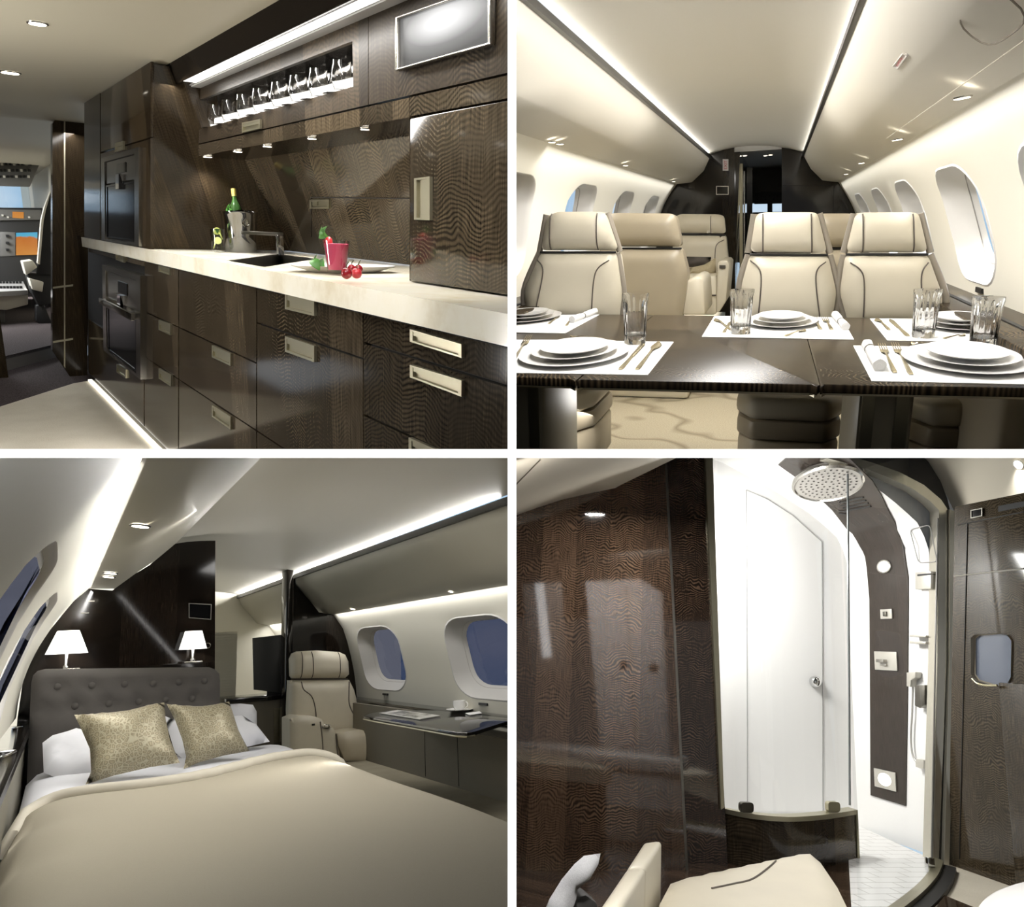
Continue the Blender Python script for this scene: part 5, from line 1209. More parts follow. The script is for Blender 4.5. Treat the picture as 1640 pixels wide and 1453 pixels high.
for j in range(20):
    t = j/19; y = yh-.06+(1.5-yh)*0+(-(yh-.06)+4.2)*t
    row = [Vector((x, y, ZM+.012+.006*math.sin(x*7+y*3)-(.10*(1-math.sqrt(max(0, 1-(1-min(1, (x-xE0-.03)/.25))**2))) if x-xE0-.03 < .25 else 0)-(.10*(1-math.sqrt(max(0, 1-(1-min(1, (xE1-.04-x)/.25))**2))) if xE1-.04-x < .25 else 0))) for x in [xE0+.03+(xE1-xE0-.07)*k/30 for k in range(31)]]
    row = [Vector((row[0].x-.01, y, .36))]+row+[Vector((row[-1].x+.01, y, .36))]; sg_.append(row)
m = MB(); w_ = len(sg_[0]); m.v = [p for r_ in sg_ for p in r_]
for j in range(len(sg_)-1):
    for k in range(w_-1): m.f.append((j*w_+k, j*w_+k+1, (j+1)*w_+k+1, (j+1)*w_+k))
single('bed_sheet', m, sheet_m, B, 'white fitted sheet showing between the pillows and the tan duvet', 'sheet', smooth=60)
# pillows
def lean(px, base_px, ang, f, b_, edge, res, mat, name, lab, cat, grp, z=ZM+.03, crease=0, seed=0):
    p0 = B.at(*base_px, 'z', z); a = math.radians(ang); nrm = Vector((0, -math.cos(a), math.sin(a)))
    pts = [B.on(x, y, p0, nrm) for x, y in px]; pts = [Vector(p) for p in pts]
    r_ = random.Random(seed); ph = [r_.random()*6 for _ in range(6)]
    fn = (lambda p: 1.5*crease*(math.sin(p.x*11+p.z*9+ph[0])*math.sin(p.z*16-p.x*5+ph[1])+.6*math.sin(p.x*23+ph[2]+p.z*13))) if crease else None
    return single(name, puff(pts, f, b_, edge, res, B.eye, fn), mat, B, lab, cat, grp, smooth=70)
wl_g = 'white pillows against the headboard'
lean([(72, 1156), (88, 1148), (180, 1143), (270, 1139), (276, 1190), (200, 1205), (110, 1200), (76, 1182)], (170, 1200), 14, .10, .10, .22, .05, sheet_m, 'pillow', 'plump white pillow on the far left, against the headboard', 'pillow', wl_g, ZM+.03, .012, 1)
lean([(68, 1190), (84, 1178), (120, 1168), (200, 1170), (262, 1190), (262, 1228), (180, 1238), (105, 1252), (70, 1238)], (150, 1232), 40, .09, .06, .2, .05, sheet_m, 'pillow', 'creased white pillow lying lowest on the left, behind the large gold cushion', 'pillow', wl_g, ZM+.03, .014, 2)
lean([(258, 1138), (300, 1132), (385, 1127), (405, 1129), (411, 1140), (412, 1175), (400, 1195), (280, 1200)], (340, 1194), 14, .10, .1, .2, .05, sheet_m, 'pillow', 'plump white pillow on the right, against the headboard', 'pillow', wl_g, ZM+.03, .012, 3)
lean([(262, 1146), (276, 1152), (330, 1150), (388, 1146), (410, 1160), (432, 1188), (380, 1200), (300, 1222), (280, 1205)], (350, 1205), 40, .08, .06, .2, .05, sheet_m, 'pillow', 'creased white pillow lying lowest on the right, behind the small gold cushion', 'pillow', wl_g, ZM+.03, .018, 4)
gm, n, b = base('gold_brocade', (150, 134, 96), .42, .25, .4)
o = n.obj(); v = n.node('ShaderNodeTexVoronoi', feature='DISTANCE_TO_EDGE'); v.inputs['Scale'].default_value = 36; n.link(o, v.inputs['Vector'])
e_ = n.ramp(n.m('ADD', v.outputs['Distance'], n.m('MULTIPLY', n.noise(o, 160, 2), .05)), [(.05, lin((166, 159, 136))), (.2, lin((120, 111, 88))), (.34, lin((156, 147, 122)))]); n.link(e_, b.inputs['Base Color'])
n.link(n.bump(n.noise(o, 300, 2), .25, .004), b.inputs['Normal'])
lean([(119, 1145), (150, 1144), (205, 1138), (240, 1129), (263, 1125), (265, 1150), (272, 1185), (288, 1222), (240, 1229), (180, 1243), (137, 1257), (146, 1236), (144, 1200), (131, 1170)], (200, 1244), 33, .12, .06, .26, .04, gm, 'cushion', 'large gold patterned cushion leaning on the left pillows', 'cushion', 'gold patterned cushions on the bed', ZM+.045, .004, 5)
lean([(267, 1128), (300, 1131), (330, 1131), (367, 1124), (374, 1145), (382, 1170), (399, 1203), (360, 1210), (320, 1221), (294, 1232), (298, 1212), (292, 1185), (281, 1155)], (340, 1217), 33, .11, .06, .24, .04, gm, 'cushion', 'smaller gold patterned cushion leaning on the right pillows', 'cushion', 'gold patterned cushions on the bed', ZM+.045, .005, 6)
# lamps on the shelf
shade_m = bpy.data.materials.new('lamp_shade_glow'); shade_m.use_nodes = True; b = shade_m.node_tree.nodes['Principled BSDF']
b.inputs['Base Color'].default_value = (.95, .93, .9, 1); b.inputs['Emission Color'].default_value = (1, .97, .92, 1); b.inputs['Emission Strength'].default_value = 1.3
def lamp(x, yb_, ytop, ybot, wt, wb, lab):
    p = B.at(x, yb_, 'z', zsh+.001); p = Vector((B.at(x, yb_, 'y', yh+.27).x, yh+.27, zsh)); s_ = B.mpp(p); t = thing('table_lamp', lab, 'lamp', B, p, 'lamps on the headboard shelf')
    zb2 = (yb_-ybot)*s_; zt2 = (yb_-ytop)*s_; rt, rb = wt*s_/2, wb*s_/2
    part('base', MB().box(p+Vector((-wb*.33*s_, -.07, 0)), p+Vector((wb*.33*s_, .07, .014))), steel, t, B, bevel=.004)
    part('stem', MB().lathe([(.02, .014), (.022, .03), (.012, .045), (.011, zb2+.05)], p, 12), chrome, t, B, smooth=50)
    part('lamp_shade', MB().lathe([(rb, zb2), (rt, zt2), (rt-.006, zt2), (rb-.006, zb2), (rb, zb2)], p, 36, caps=False), shade_m, t, B, smooth=50)
    point('lamp_bulb', B, p+Vector((0, 0, (zb2+zt2)/2)), 5, .04)
lamp(105.5, 1066, 1004, 1040, 32, 61, 'lit white lamp at the left end of the headboard shelf'); lamp(308, 1065, 1015, 1043.5, 26, 42, 'lit white lamp at the right end of the headboard shelf')
# left console
zc3 = B.at(51, 1161, 'y', yw-.1).z
xc1 = B.at(51, 1161, 'y', yw-.1).x
t = thing('side_console', 'dark glossy console along the left wall beside the bed', 'console', B, (xc1-.3, 4, 0))
part('console_top', MB().box((xc1-.9, y3n, zc3-.05), (xc1, yw-.01, zc3)), ven3h, t, B, bevel=.008)
part('side_panel', MB().box((xc1-.9, y3n, .01), (xc1-.03, yw-.01, zc3-.053)), plain('console_side', (120, 116, 104), .6), t, B)
c = B.at(28, 1167, 'z', zc3); s_ = B.mpp(c)
single('cup_holder', MB().lathe([(0, 0), (8*s_, 0), (8.5*s_, .008), (7*s_, .012), (6*s_, .004), (0, .003)], c, 24, 1, 1.5, caps=False), chrome, B, 'small chrome cup holder in the dark console beside the bed', 'cup holder', smooth=50)
c0, c1, c2 = B.at(0, 1214, 'z', zc3+.004), B.at(25, 1203, 'z', zc3+.004), B.at(0, 1206, 'z', zc3+.004)
single('grab_handle', MB().tube(spline([c0+Vector((-.1, 0, 0)), c0, c1, c2, c2+Vector((-.1, 0, 0))], 5), .008, 8), chrome, B, 'slim chrome loop handle on the dark console near the frame edge', 'handle', smooth=60)
# right side: ledge, desk, side panel
zl3 = wr3[-2][1]; xw3 = wr3[-2][0]
xi = B.at(573, 1137, 'z', zl3-.1).x
t = thing('side_ledge', 'dark wood ledge under the bedroom windows', 'ledge', B, (xw3-.1, 5, zl3-.2))
part('ledge_top', MB().box((xw3-.20, y3n, zl3-.05), (xw3+.02, yR-.01, zl3)), ven3h, t, B, bevel=.006)
part('ledge_face', MB().box((xw3-.24, y3n, zl3-.16), (xw3+.02, yR-.01, zl3-.056)), ven3h, t, B, bevel=.006)
zdk = .74
for zz in (zdk,): pass
dk_px = [(582.5, 1147), (592, 1143), (620, 1138), (700, 1138), (830, 1152), (838, 1160), (812, 1155.5), (772, 1168), (760, 1172), (748, 1174), (730, 1173), (700, 1168), (654, 1160), (600, 1151)]
p_ = B.at(583, 1147, 'y', yR-.9); 
r_ = B.ray(700, 1136.5); zdk = E3+(xw3-.2)/r_.x*r_.z
dq = [B.at(x, y, 'z', zdk) for x, y in dk_px]
desk = thing('desk', 'dark glossy fold-out desk under the bedroom windows', 'table', B, sum(dq, Vector())/len(dq)-Vector((0, 0, zdk)))
part('desk_top', MB().prism(dq, (0, 0, -.03)), plain('desk_black_gloss', (22, 19, 16), .06), desk, B, bevel=.006)
part('edge_band', MB().tube([p+Vector((0, 0, -.03)) for p in dq[8:]+dq[:1]], .008, 6), champagne, desk, B)
pa, pb = B.at(639, 1234, 'z', 0.0), B.at(812, 1286, 'z', 0.0)
xp = (pa.x+pb.x)/2
side_m = fabric('grey_side_cloth', (118, 112, 100), (138, 132, 118), 300, .9, .3)
d_ = (pb-pa); pe = pa-d_*1.2; ps = pb+d_*.6
sp = thing('wainscot', 'grey fabric lower wall panel beneath the desk', 'panel', B, pa)
part('panel', MB().prism([pe, ps, ps+Vector((0, 0, zdk-.04)), pe+Vector((0, 0, zdk-.04))], (.05, 0, 0)), side_m, sp, B)
for t_ in (.3, .62): c = lerp(pa, pb, t_); part('seam_line', MB().tube([c+Vector((-.002, 0, .02)), c+Vector((-.002, 0, zdk-.06))], .003, 5), seam, sp, B)
# magazine, cup
mq = [B.at(x, y, 'z', zdk+.001) for x, y in ((607, 1143), (637, 1138), (705, 1147), (672, 1153))]
mg = thing('magazine', 'open glossy magazine lying on the dark desk', 'magazine', B, mq[3])
part('pages', MB().prism(mq, (0, 0, .006)), plain('magazine_paper', (214, 212, 206), .3), mg, B)
pm, n, b = base('magazine_picture', (150, 148, 140), .25); o = n.obj(); n.link(n.ramp(n.noise(o, 9, 4), [(.35, lin((70, 68, 64))), (.5, lin((168, 166, 158))), (.65, lin((222, 220, 214)))]), b.inputs['Base Color'])
part('picture', MB().prism([p+Vector((0, 0, .006)) for p in subquad(mq, .12, .15, .9, .85)], (0, 0, .001)), pm, mg, B)
c = B.at(736, 1138, 'z', zdk); s_ = B.mpp(c)
single('saucer', MB().lathe(plate_prof(20*s_, .014), c, 36, 1, 1.4, caps=False), porcelain, B, 'white saucer under the coffee cup on the desk', 'saucer', smooth=50, loc=c)
cc_ = c+Vector((0, 0, .006)); t = thing('cup', 'white coffee cup on its saucer on the dark desk', 'cup', B, cc_); r = 10*s_; h = 14*s_
part('body', MB().lathe([(0, 0), (r*.7, 0), (r*.8, h*.1), (r, h*.5), (r*1.02, h), (r*.95, h), (r*.92, h*.5), (r*.7, h*.15), (0, h*.12)], cc_, 28, caps=False), porcelain, t, B, smooth=50)
part('handle', MB().tube([cc_+Vector((r*(1+.5*math.sin(q)), 0, h*(.5+.3*math.cos(q)))) for q in [k*PI/8 for k in range(9)]], r*.1, 6), porcelain, t, B, smooth=60)
q = [B.at(x, y, 'z', zdk+.001) for x, y in ((745, 1143), (768, 1140), (772, 1143), (752, 1146))]
single('napkin', MB().prism(q, (0, 0, .004)), cloth, B, 'small folded white napkin beside the coffee cup', 'napkin')
for (x, y, lab) in [(618, 1112, 'tiny black switch below the far bedroom window'), (775, 1128, 'tiny black switch below the near bedroom window')]:
    p = P3r.pt(x, y, 0); single('switch', MB().box(p+Vector((-.015, -.09, -.012)), p+Vector((.015, .09, .012))), black_matt, B, lab, 'switch')
# right bulkhead, post and seat
q = wq([(470, 916), (473, 926), (473.5, 937), (496, 962), (511, 981), (534, 985), (549, 1006), (556, 1027), (562, 1051), (567, 1075), (570, 1099), (573, 1140)], yR)
q = [Vector((q[0].x, yR, zL+.06))]+q+[Vector((q[-1].x, yR, .02)), Vector((q[0].x, yR, .02))]
bk = thing('bulkhead', 'dark glossy bulkhead behind the cream armchair', 'bulkhead', B, (q[3].x, yR, 0)); part('panel', MB().prism(q, (0, .1, 0)), ven3, bk, B)
x0, x1 = B.xcol(457.5, yR-.3, 1.4), B.xcol(469, yR-.3, 1.4)
pz = B.at(461, 911, 'y', yR-.3).z
bk2 = single('door_post', MB().prism([Vector((x0, yR-.3, .01)), Vector((x1, yR-.3, .01)), Vector((x1, yR-.02, .01)), Vector((x0, yR-.02, .01))], (0, 0, pz-.01)), ven3, B, 'tall dark glossy post at the edge of the bulkhead, left of the armchair', 'post', bevel=.02)
ysx = yR-.55
S7h = [(467, 1083), (466, 1056), (470, 1047), (478, 1043.5), (507, 1042), (543, 1044.5), (553, 1049), (558, 1060), (559, 1080), (553, 1086), (470, 1087)]
S7b = [(464, 1090), (559, 1089), (567, 1105), (573, 1128), (575, 1172), (540, 1182), (464, 1186), (462, 1138)]
seat = thing('armchair', 'cream leather cabin armchair beside the desk in the bedroom', 'armchair', B, (B.at(530, 1200, 'y', ysx).x, ysx, 0))
ytilt = ysx
def wqs(pts, off=0): return [Vector((p.x, p.y-off, p.z)) for p in wq(pts, ysx)]
h_ = part('headrest', puff(wqs(S7h), .13, None, .14, .04, B.eye).prism([p+Vector((0, .004, 0)) for p in wqs(S7h)], (0, .12, 0)), lea, seat, B, smooth=60)
k_ = part('backrest', puff(wqs(S7b), .11, None, .16, .045, B.eye).prism([p+Vector((0, .004, 0)) for p in wqs(S7b)], (0, .14, 0)), lea, seat, B, smooth=60)
fh, fb = swell(wqs(S7h), .13, .14, B.eye), swell(wqs(S7b), .11, .16, B.eye)
for L_ in ([(481, 1045), (480, 1086)], [(497, 1044), (498, 1086)], [(540, 1045), (541, 1085)]): part('piping', MB().tube([fh(p) for p in spline(wqs(L_), 8)], .006, 6), pipe_m, h_, B, smooth=60)
for L_ in ([(481, 1092), (483, 1104), (496, 1116), (502, 1140), (502, 1170)], [(557, 1092), (555, 1108), (556, 1130), (569, 1155)], [(466, 1088.5), (557, 1087.5)]): part('piping', MB().tube([fb(p) for p in spline(wqs(L_), 8)], .007, 6), pipe_m, k_, B, smooth=60)
cu = wq([(540, 1175), (566, 1170), (596, 1170), (629, 1179), (638, 1194), (637, 1213), (576, 1227), (553, 1219), (543, 1196)], ysx-.5)
part('cushion', puff(cu, .10, None, .2, .05, B.eye).prism([p+Vector((0, .004, 0)) for p in cu], (0, .55, 0)), leather('armchair_seat_leather', (196, 186, 164)), seat, B, smooth=60)
part('piping', MB().tube(wq([(555, 1221), (577, 1229), (637, 1214)], ysx-.52), .012, 6), pipe_m, seat, B)
ba = wq([(560, 1222), (578, 1229), (637, 1215), (638, 1252), (560, 1270)], ysx-.48); part('base', MB().prism(ba, (0, .5, 0)), lea, seat, B, bevel=.02)
am = wq([(464, 1152), (476, 1147), (505, 1148), (515, 1152), (520, 1162), (533, 1166), (542, 1180), (545, 1216), (545, 1262), (470, 1262), (464, 1200)], ysx-.42)
ar_ = part('armrest', puff(am, .05, None, .08, .05, B.eye).prism([p+Vector((0, .004, 0)) for p in am], (0, .4, 0)), lea, seat, B, smooth=60)
c = B.at(522, 1165, 'y', ysx-.44); r = 8*B.mpp(c); part('cup_holder', MB().lathe([(0, 0), (r, 0), (r*1.05, .02), (r*.8, .03), (r*.7, .01), (0, .008)], c, 20, 1, 1.2, caps=False), chrome, ar_, B, smooth=50)
c = B.at(502, 1161, 'y', ysx-.475); part('button', MB().box(c+Vector((-.02, 0, -.012)), c+Vector((.02, .03, .012))), black_matt, ar_, B)
for L_ in ([(513, 1156), (516, 1180), (518, 1212)], [(538, 1176), (541, 1212)]): part('piping', MB().tube(spline(wq(L_, ysx-.475), 4), .006, 6), pipe_m, ar_, B, smooth=60)
# beyond the door: television on its cabinet, slatted wall
ytv = yR+.35
q = wq([(405, 1022), (458, 1016), (458, 1111), (407, 1105)], ytv); tv = thing('television', 'dark flat television standing on a black cabinet beyond the door', 'television', B, (q[2]+q[3])/2)
part('screen', MB().prism(q, (0, .04, 0)), plain('television_screen', (72, 73, 74), .3), tv, B); part('stand', MB().prism(wq([(428, 1104), (450, 1104), (450, 1116), (428, 1115)], ytv+.01), (0, .03, 0)), black_matt, tv, B)
zct = B.at(430, 1113, 'y', ytv).z
xk0, xk1 = B.at(357, 1113, 'y', ytv).x, B.at(480, 1120, 'y', ytv).x
cb = thing('media_cabinet', 'black topped cabinet with slatted door beyond the bedroom door', 'cabinet', B, ((xk0+xk1)/2, ytv, 0))
part('cabinet_top', MB().box((xk0, ytv-.25, zct-.06), (xk1, ytv+.5, zct)), plain('cabinet_black', (18, 16, 14), .1), cb, B, bevel=.006)
part('carcass', MB().box((xk0+.05, ytv-.2, .01), (xk1, ytv+.45, zct-.062)), plain('cabinet_taupe', (120, 114, 100), .5), cb, B)
q = wq([(439, 1134), (457, 1134), (457, 1190), (439, 1190)], ytv-.21); m = MB()
for k in range(9): m.prism(subquad(q, 0, k/9+.02, 1, k/9+.07), (0, -.012, 0))
part('slatted_door', m.prism(q, (0, .008, 0)), champagne, cb, B)
ysl = yR+1.0
x0, x1 = B.at(300, 1060, 'y', ysl).x, B.at(379, 1060, 'y', ysl).x; z0, z1 = B.at(360, 1112, 'y', ysl).z, B.at(360, 1012, 'y', ysl).z
m = MB().box((x0, ysl+.01, .0), (x1, ysl+.04, z1))
for k in range(22): zz = z0+(z1-z0)*k/22; m.box((x0, ysl, zz), (x1, ysl+.01, zz+(z1-z0)/22*.75))
single('slatted_screen', m, plain('slat_cream', (214, 210, 194), .5), B, 'cream slatted screen beyond the bedroom door, left of the television', 'screen')
fwq = [(-2, y3f)]
struct('wall_far', MB().box((-2.0, y3f-.05, 0), (6, y3f, 3.4)), wall3, B)
# lights
strip('bed_left_cove', B, (bl3[-1][0]+.03, bl3[-1][1]-.016), (bl3[-1][0]-.1, bl3[-1][1]-.16), y3n+.3, yw-.1, .025, 30)
strip('bed_right_wash', B, (wr3[0][0]-.05, wr3[0][1]-.012), (wr3[3][0], wr3[3][1]-.5), y3n+.3, yR-.1, .05, 18)
strip('bed_right_cove', B, (crt[0]+.0, zL+.03), (crt[0]-.6, zL+.13), y3n+.3, y3f-.2, .035, 150)
area('bed_fill_light', B, (mx, 4.2, zL+.05), (mx-.2, 4.2, 0), .6, 3.5, 68)  # added ceiling panel, fills the bed and the near zone
strip('corridor_cove', B, (crt[0]+.0, zL+.03), (crt[0]-.6, zL+.13), yR+.1, y3f-.2, .035, 60)
strip('corridor_wash', B, (wr3[0][0]-.05, wr3[0][1]-.012), (wr3[3][0], wr3[3][1]-.5), yR+.2, y3f-.2, .05, 26)
# ================================================================== ROOM 4: the shower room
E4 = 1.3
R4 = S = Room(*axes(493, 1022, 7.0), (0, 0, E4), 1, -1)
q = S.at(1515, 1383, 'z', 0); xw4, yd = q.x, q.y
yl4 = yd-.25
xs4 = S.at(1501, 1100, 'y', yd+.05).x
ybk4 = S.at(1372, 1268, 'x', xs4).y
zr4 = S.at(1155, 1293, 'y', yd).z
ven4 = veneer('bath_veneer', (1, 1, 0), (0, 0, 1), dark=(24, 17, 13), light=(108, 86, 68), strip=.24, step=.018, contrast=1.6, slope=.2, mid=.46, spec=.9, rough=.05)
ven4r = veneer('bath_wall_veneer', (1, 1, 0), (0, 0, 1), dark=(22, 18, 14), light=(92, 80, 62), strip=.3, step=.018, contrast=1.3, slope=.2, mid=.5, spec=.35)
white_s = plain('shower_white', (246, 245, 243), .35, spec=.3)
lin4 = plain('bath_lining', (226, 218, 200), .5, spec=.2)
carpet4 = fabric('bath_carpet', (178, 170, 154), (206, 198, 182), 150, .95, .4, 4)
shower_glass = pane('shower_glass', (250, 252, 252), .05)
struct('floor', MB().box((-1.2, .6, -.05), (xw4+.3, yd+.15, 0)), carpet4, S)
def sp4(pts, y): return S.poly(pts, 'y', y)
# ceiling lining of constant section
xz = lambda pts, y: [(p.x, p.z) for p in sp4(pts, y)]
cp4 = xz([(1531, 818), (1518, 790), (1500, 758), (1482, 733), (1450, 705), (1400, 686), (1330, 676), (1250, 676), (1170, 690)], yd)+xz([(1100, 714), (1055, 741), (1025, 760), (985, 782), (945, 790), (890, 803), (827, 825), (760, 850), (690, 876), (600, 905), (480, 930)], yl4)
P4c = Prof(S, cp4)
struct('ceiling', P4c.sheet(.6, yl4+.02, res=.2, ys=.5), lin4, S, smooth=60)
rc = [p for p in cp4[:9]]
struct('trim_3', Prof(S, rc).sheet(yl4, yd+.02, res=.2, ys=.5), lin4, S, smooth=60)
struct('trim_4', MB().tube([P4c.pt(866, 735, .002), P4c.pt(827, 775, .002)], .002, 5), plain('lining_gap', (150, 144, 130), .7), S)
# left glossy wall
struct('floor', MB().box((-1.2, .6, 0.001), (S.at(1370, 1297, 'z', zr4).x, yd-.03, .02)), ven4, S)
wq4 = sp4([(760, 850), (827, 825), (890, 803), (945, 790), (985, 782), (1025, 760), (1055, 741), (1070, 731)], yl4)
a_, b_ = S.at(1064, 735, 'y', yl4), S.at(1090, 1350, 'y', yl4)
top_r = Vector((a_.x, yl4, wq4[-1].z))
bot = Vector((b_.x+(b_.x-a_.x)*.25, yl4, .01))
t = thing('partition', 'tall mirror-gloss dark wood partition filling the left of the shower room', 'partition', S, (0, yl4, 0))
part('panel', MB().prism(wq4[:-1]+[top_r, bot, Vector((wq4[0].x-.6, yl4, .01)), Vector((wq4[0].x-.6, yl4, wq4[0].z))], (0, .06, 0)), ven4, t, S)
part('edge_strip', MB().prism([top_r, top_r+Vector((.018, 0, 0)), bot+Vector((.018, 0, 0)), bot], (0, .05, 0)), steel_dark, t, S)
# dark jamb column between the wall and the shower
jq = [top_r+Vector((-.1, .12, .12))]+[S.at(1129, 715, 'y', yd-.1), S.at(1161, 1297, 'y', yd-.1)]
jr = S.at(1168, 1500, 'y', yd-.1)
t = thing('shower_jamb', 'dark chevron veneer column between the glossy partition and the shower glass', 'column', S, (jq[2].x, yd, 0))
jb = Vector((jq[2].x+.02, yd-.1, .0)); jq[0] = Vector((top_r.x-.15, yd-.1, jq[1].z))
part('panel', MB().prism([jq[0], jq[1], jq[2], jb, Vector((bot.x-.2, yd-.1, 0))], (0, .12, 0)), ven4, t, S)
part('steel_profile', MB().prism([S.at(x, y, 'y', yd-.12) for x, y in ((1128.5, 715), (1141, 715), (1160, 1294), (1155, 1297))], (0, .10, 0)), champagne, t, S)
# half wall below the fixed glass, with its rim; plan curve traced from the rim
rim = spline([S.at(x, y, 'z', zr4) for x, y in ((1155, 1294), (1200, 1303), (1260, 1308), (1320, 1304.5), (1370, 1297))], 6)
back = [p+Vector((0, .08, 0)) for p in rim]
hw4 = thing('half_wall', 'curved dark veneer half wall below the fixed shower glass', 'half wall', S, (rim[12].x, rim[12].y, 0))
poly_ = rim+back[::-1]
part('panel', MB().prism([Vector((p.x, p.y, .0)) for p in poly_], (0, 0, zr4-.03)), ven4r, hw4, S, smooth=30)
part('steel_rim', MB().prism([Vector((p.x, p.y-.012, zr4-.03)) for p in rim]+[Vector((p.x, p.y+.09, zr4-.03)) for p in rim[::-1]], (0, 0, .03)), champagne, hw4, S, smooth=30)
part('steel_edge', MB().box((rim[-1].x-.004, rim[-1].y-.01, 0), (rim[-1].x+.012, rim[-1].y+.09, zr4)), champagne, hw4, S)
zt4 = max(z for x, z in cp4)+.02
def section_z(x):                           # height of the ceiling lining above x
    best = zt4
    for (a, b), (c, d_) in zip(cp4, cp4[1:]):
        if min(a, c) <= x <= max(a, c) and a != c: best = b+(d_-b)*(x-a)/(c-a)
    return best
gl4 = [Vector((p.x, p.y+.04, p.z)) for p in rim]
gt = thing('shower_screen', 'curved fixed glass screen standing on the dark half wall', 'glass screen', S, gl4[12])
m = MB(); k = len(gl4)
m.v = [p for p in gl4]+[Vector((p.x, p.y, section_z(p.x))) for p in gl4]; m.f = [(i, i+1, k+i+1, k+i) for i in range(k-1)]
part('glass_pane', m, shower_glass, gt, S, smooth=60)
e0 = S.at(1361, 1290, 'y', gl4[-1].y); e1 = S.at(1357.5, 735, 'y', gl4[-1].y); e1 = e0+(e1-e0)*1.15
part('glass_edge', MB().tube([e0, e1], .009, 6), plain('glass_edge_grey', (120, 124, 124), .2), gt, S)
for (x, m_) in ((1188, plain('clamp_dark', (74, 70, 62), .3, .8)), (1330, champagne)):
    c = S.at(x, 1290, 'z', zr4+.03); i_ = min(range(k), key=lambda j: abs(gl4[j].x-c.x)); c = gl4[i_]; s_ = S.mpp(c); w_, h_ = 11*s_, 15*s_
    part('clamp', MB().prism([Vector((c.x+a, c.y-.02, c.z+b)) for a, b in roundpoly([Vector((-w_, 0)), Vector((w_, 0)), Vector((w_, h_)), Vector((-w_, h_))], w_*.5)], (0, .04, 0)), m_, gt, S)
# door glass with its curved floor track
trk = spline([S.at(x, y, 'z', .05) for x, y in ((1506, 1378), (1498, 1398), (1480, 1420), (1452, 1444), (1415, 1470), (1376, 1490))], 6)
dg = thing('shower_door', 'curved clear glass shower door with a polished floor track', 'shower door', S, trk[10]-Vector((0, 0, .05)))
part('floor_track', MB().prism([p+Vector((0, -.03, -.05)) for p in trk]+[p+Vector((0, .05, -.05)) for p in trk[::-1]], (0, 0, .055)), champagne, dg, S, smooth=30)
part('threshold', MB().prism([p+Vector((.03, -.11, -.05)) for p in trk]+[p+Vector((0, -.031, -.05)) for p in trk[::-1]], (0, 0, .03)), seam, dg, S, smooth=30)
k = len(trk); m = MB(); m.v = [p for p in trk]+[Vector((p.x, p.y, section_z(p.x)-.05)) for p in trk]; m.f = [(i, i+1, k+i+1, k+i) for i in range(k-1)]
part('glass_pane', m, shower_glass, dg, S, smooth=60)
c = S.at(1489, 1386, 'y', trk[4].y); part('hinge', MB().box(c+Vector((-.03, -.02, -.05)), c+Vector((.03, .02, .05))), chrome, dg, S, bevel=.01)
part('edge_seal', MB().tube([S.at(1492, 1375, 'y', yd-.05), S.at(1502, 830, 'y', yd-.05)], .007, 6), plain('seal_grey', (110, 108, 104), .4), dg, S)
# right jamb and arch of the shower
def strip4(pts_out, pts_in, y, d_): return MB().ringpair([], [], (0, 0, 0)) if False else MB().prism([S.at(x, y_, 'y', y) for x, y_ in pts_out]+[S.at(x, y_, 'y', y) for x, y_ in pts_in[::-1]], (0, d_, 0))
fr4 = thing('shower_arch', 'bright metal arch framing the shower on the right', 'frame', S, S.at(1500, 1390, 'y', yd))
arch_o = [(1503, 1390), (1516, 1060), (1517, 815), (1507, 800), (1480, 777), (1440, 756), (1400, 742), (1372, 734), (1330, 722)]
arch_i = [(1494, 1388), (1502, 1060), (1504, 818), (1490, 803), (1460, 782), (1425, 766), (1390, 752), (1362, 744), (1325, 734)]
def band(po, pi_, y, d_, name, mat, par):
    m = MB(); a = [S.at(x, y_, 'y', y) for x, y_ in po]; b_ = [S.at(x, y_, 'y', y) for x, y_ in pi_]
    for i in range(len(a)-1): m.prism([a[i], a[i+1], b_[i+1], b_[i]], (0, d_, 0))
    return part(name, m, mat, par, S)
band(arch_o, arch_i, yd-.06, .1, 'steel_profile', plain('arch_metal', (214, 210, 196), .2, .75), fr4)
dk_o = [(1511, 1392), (1521, 1060), (1521, 815), (1517, 798), (1506, 770), (1487, 740), (1470, 722), (1440, 700), (1320, 690)]
band(dk_o, arch_o, yd-.05, .09, 'dark_gap', seam, fr4)
band([(1520, 1394), (1530, 1060), (1531, 820)], [(1512, 1390), (1521, 1060), (1521, 816)], yd-.08, .1, 'outer_profile', plain('pale_metal', (206, 202, 186), .3, .6), fr4)
# white interior: side lining, end wall, floor
pi4 = xz([(1372, 1300), (1372, 1100), (1371, 1000), (1368, 935), (1358, 893), (1340, 860), (1300, 825), (1235, 783), (1159, 742), (1080, 712)], ybk4)
pi4 = [(xs4, 0.0)]+[(min(x, xs4), z) for x, z in pi4[1:]]
P4i = Prof(S, pi4)
struct('wall_right', P4i.sheet(yd+.04, ybk4, res=.12, ys=.6), white_s, S, smooth=60)
ew = [Vector((x, ybk4, z)) for x, z in pi4]; xw_l = S.at(1100, 1000, 'y', ybk4).x-.75
struct('wall_far', MB().prism(ew+[Vector((xw_l, ybk4, ew[-1].z)), Vector((xw_l, ybk4, 0))], (0, .05, 0)), white_s, S)
hole = [(x, z) for x, z in pi4]+[(xw_l+.01, pi4[-1][1]), (xw_l+.01, 0.0)]
V, T, _ = cdt([(xw_l-.2, -.2), (xs4+.6, -.2), (xs4+.6, pi4[-1][1]+.5), (xw_l-.2, pi4[-1][1]+.5)], [hole], .15)
struct('wall_near', MB().add([Vector((p[0], yd+.10, p[1])) for p in V], T), white_s, S)
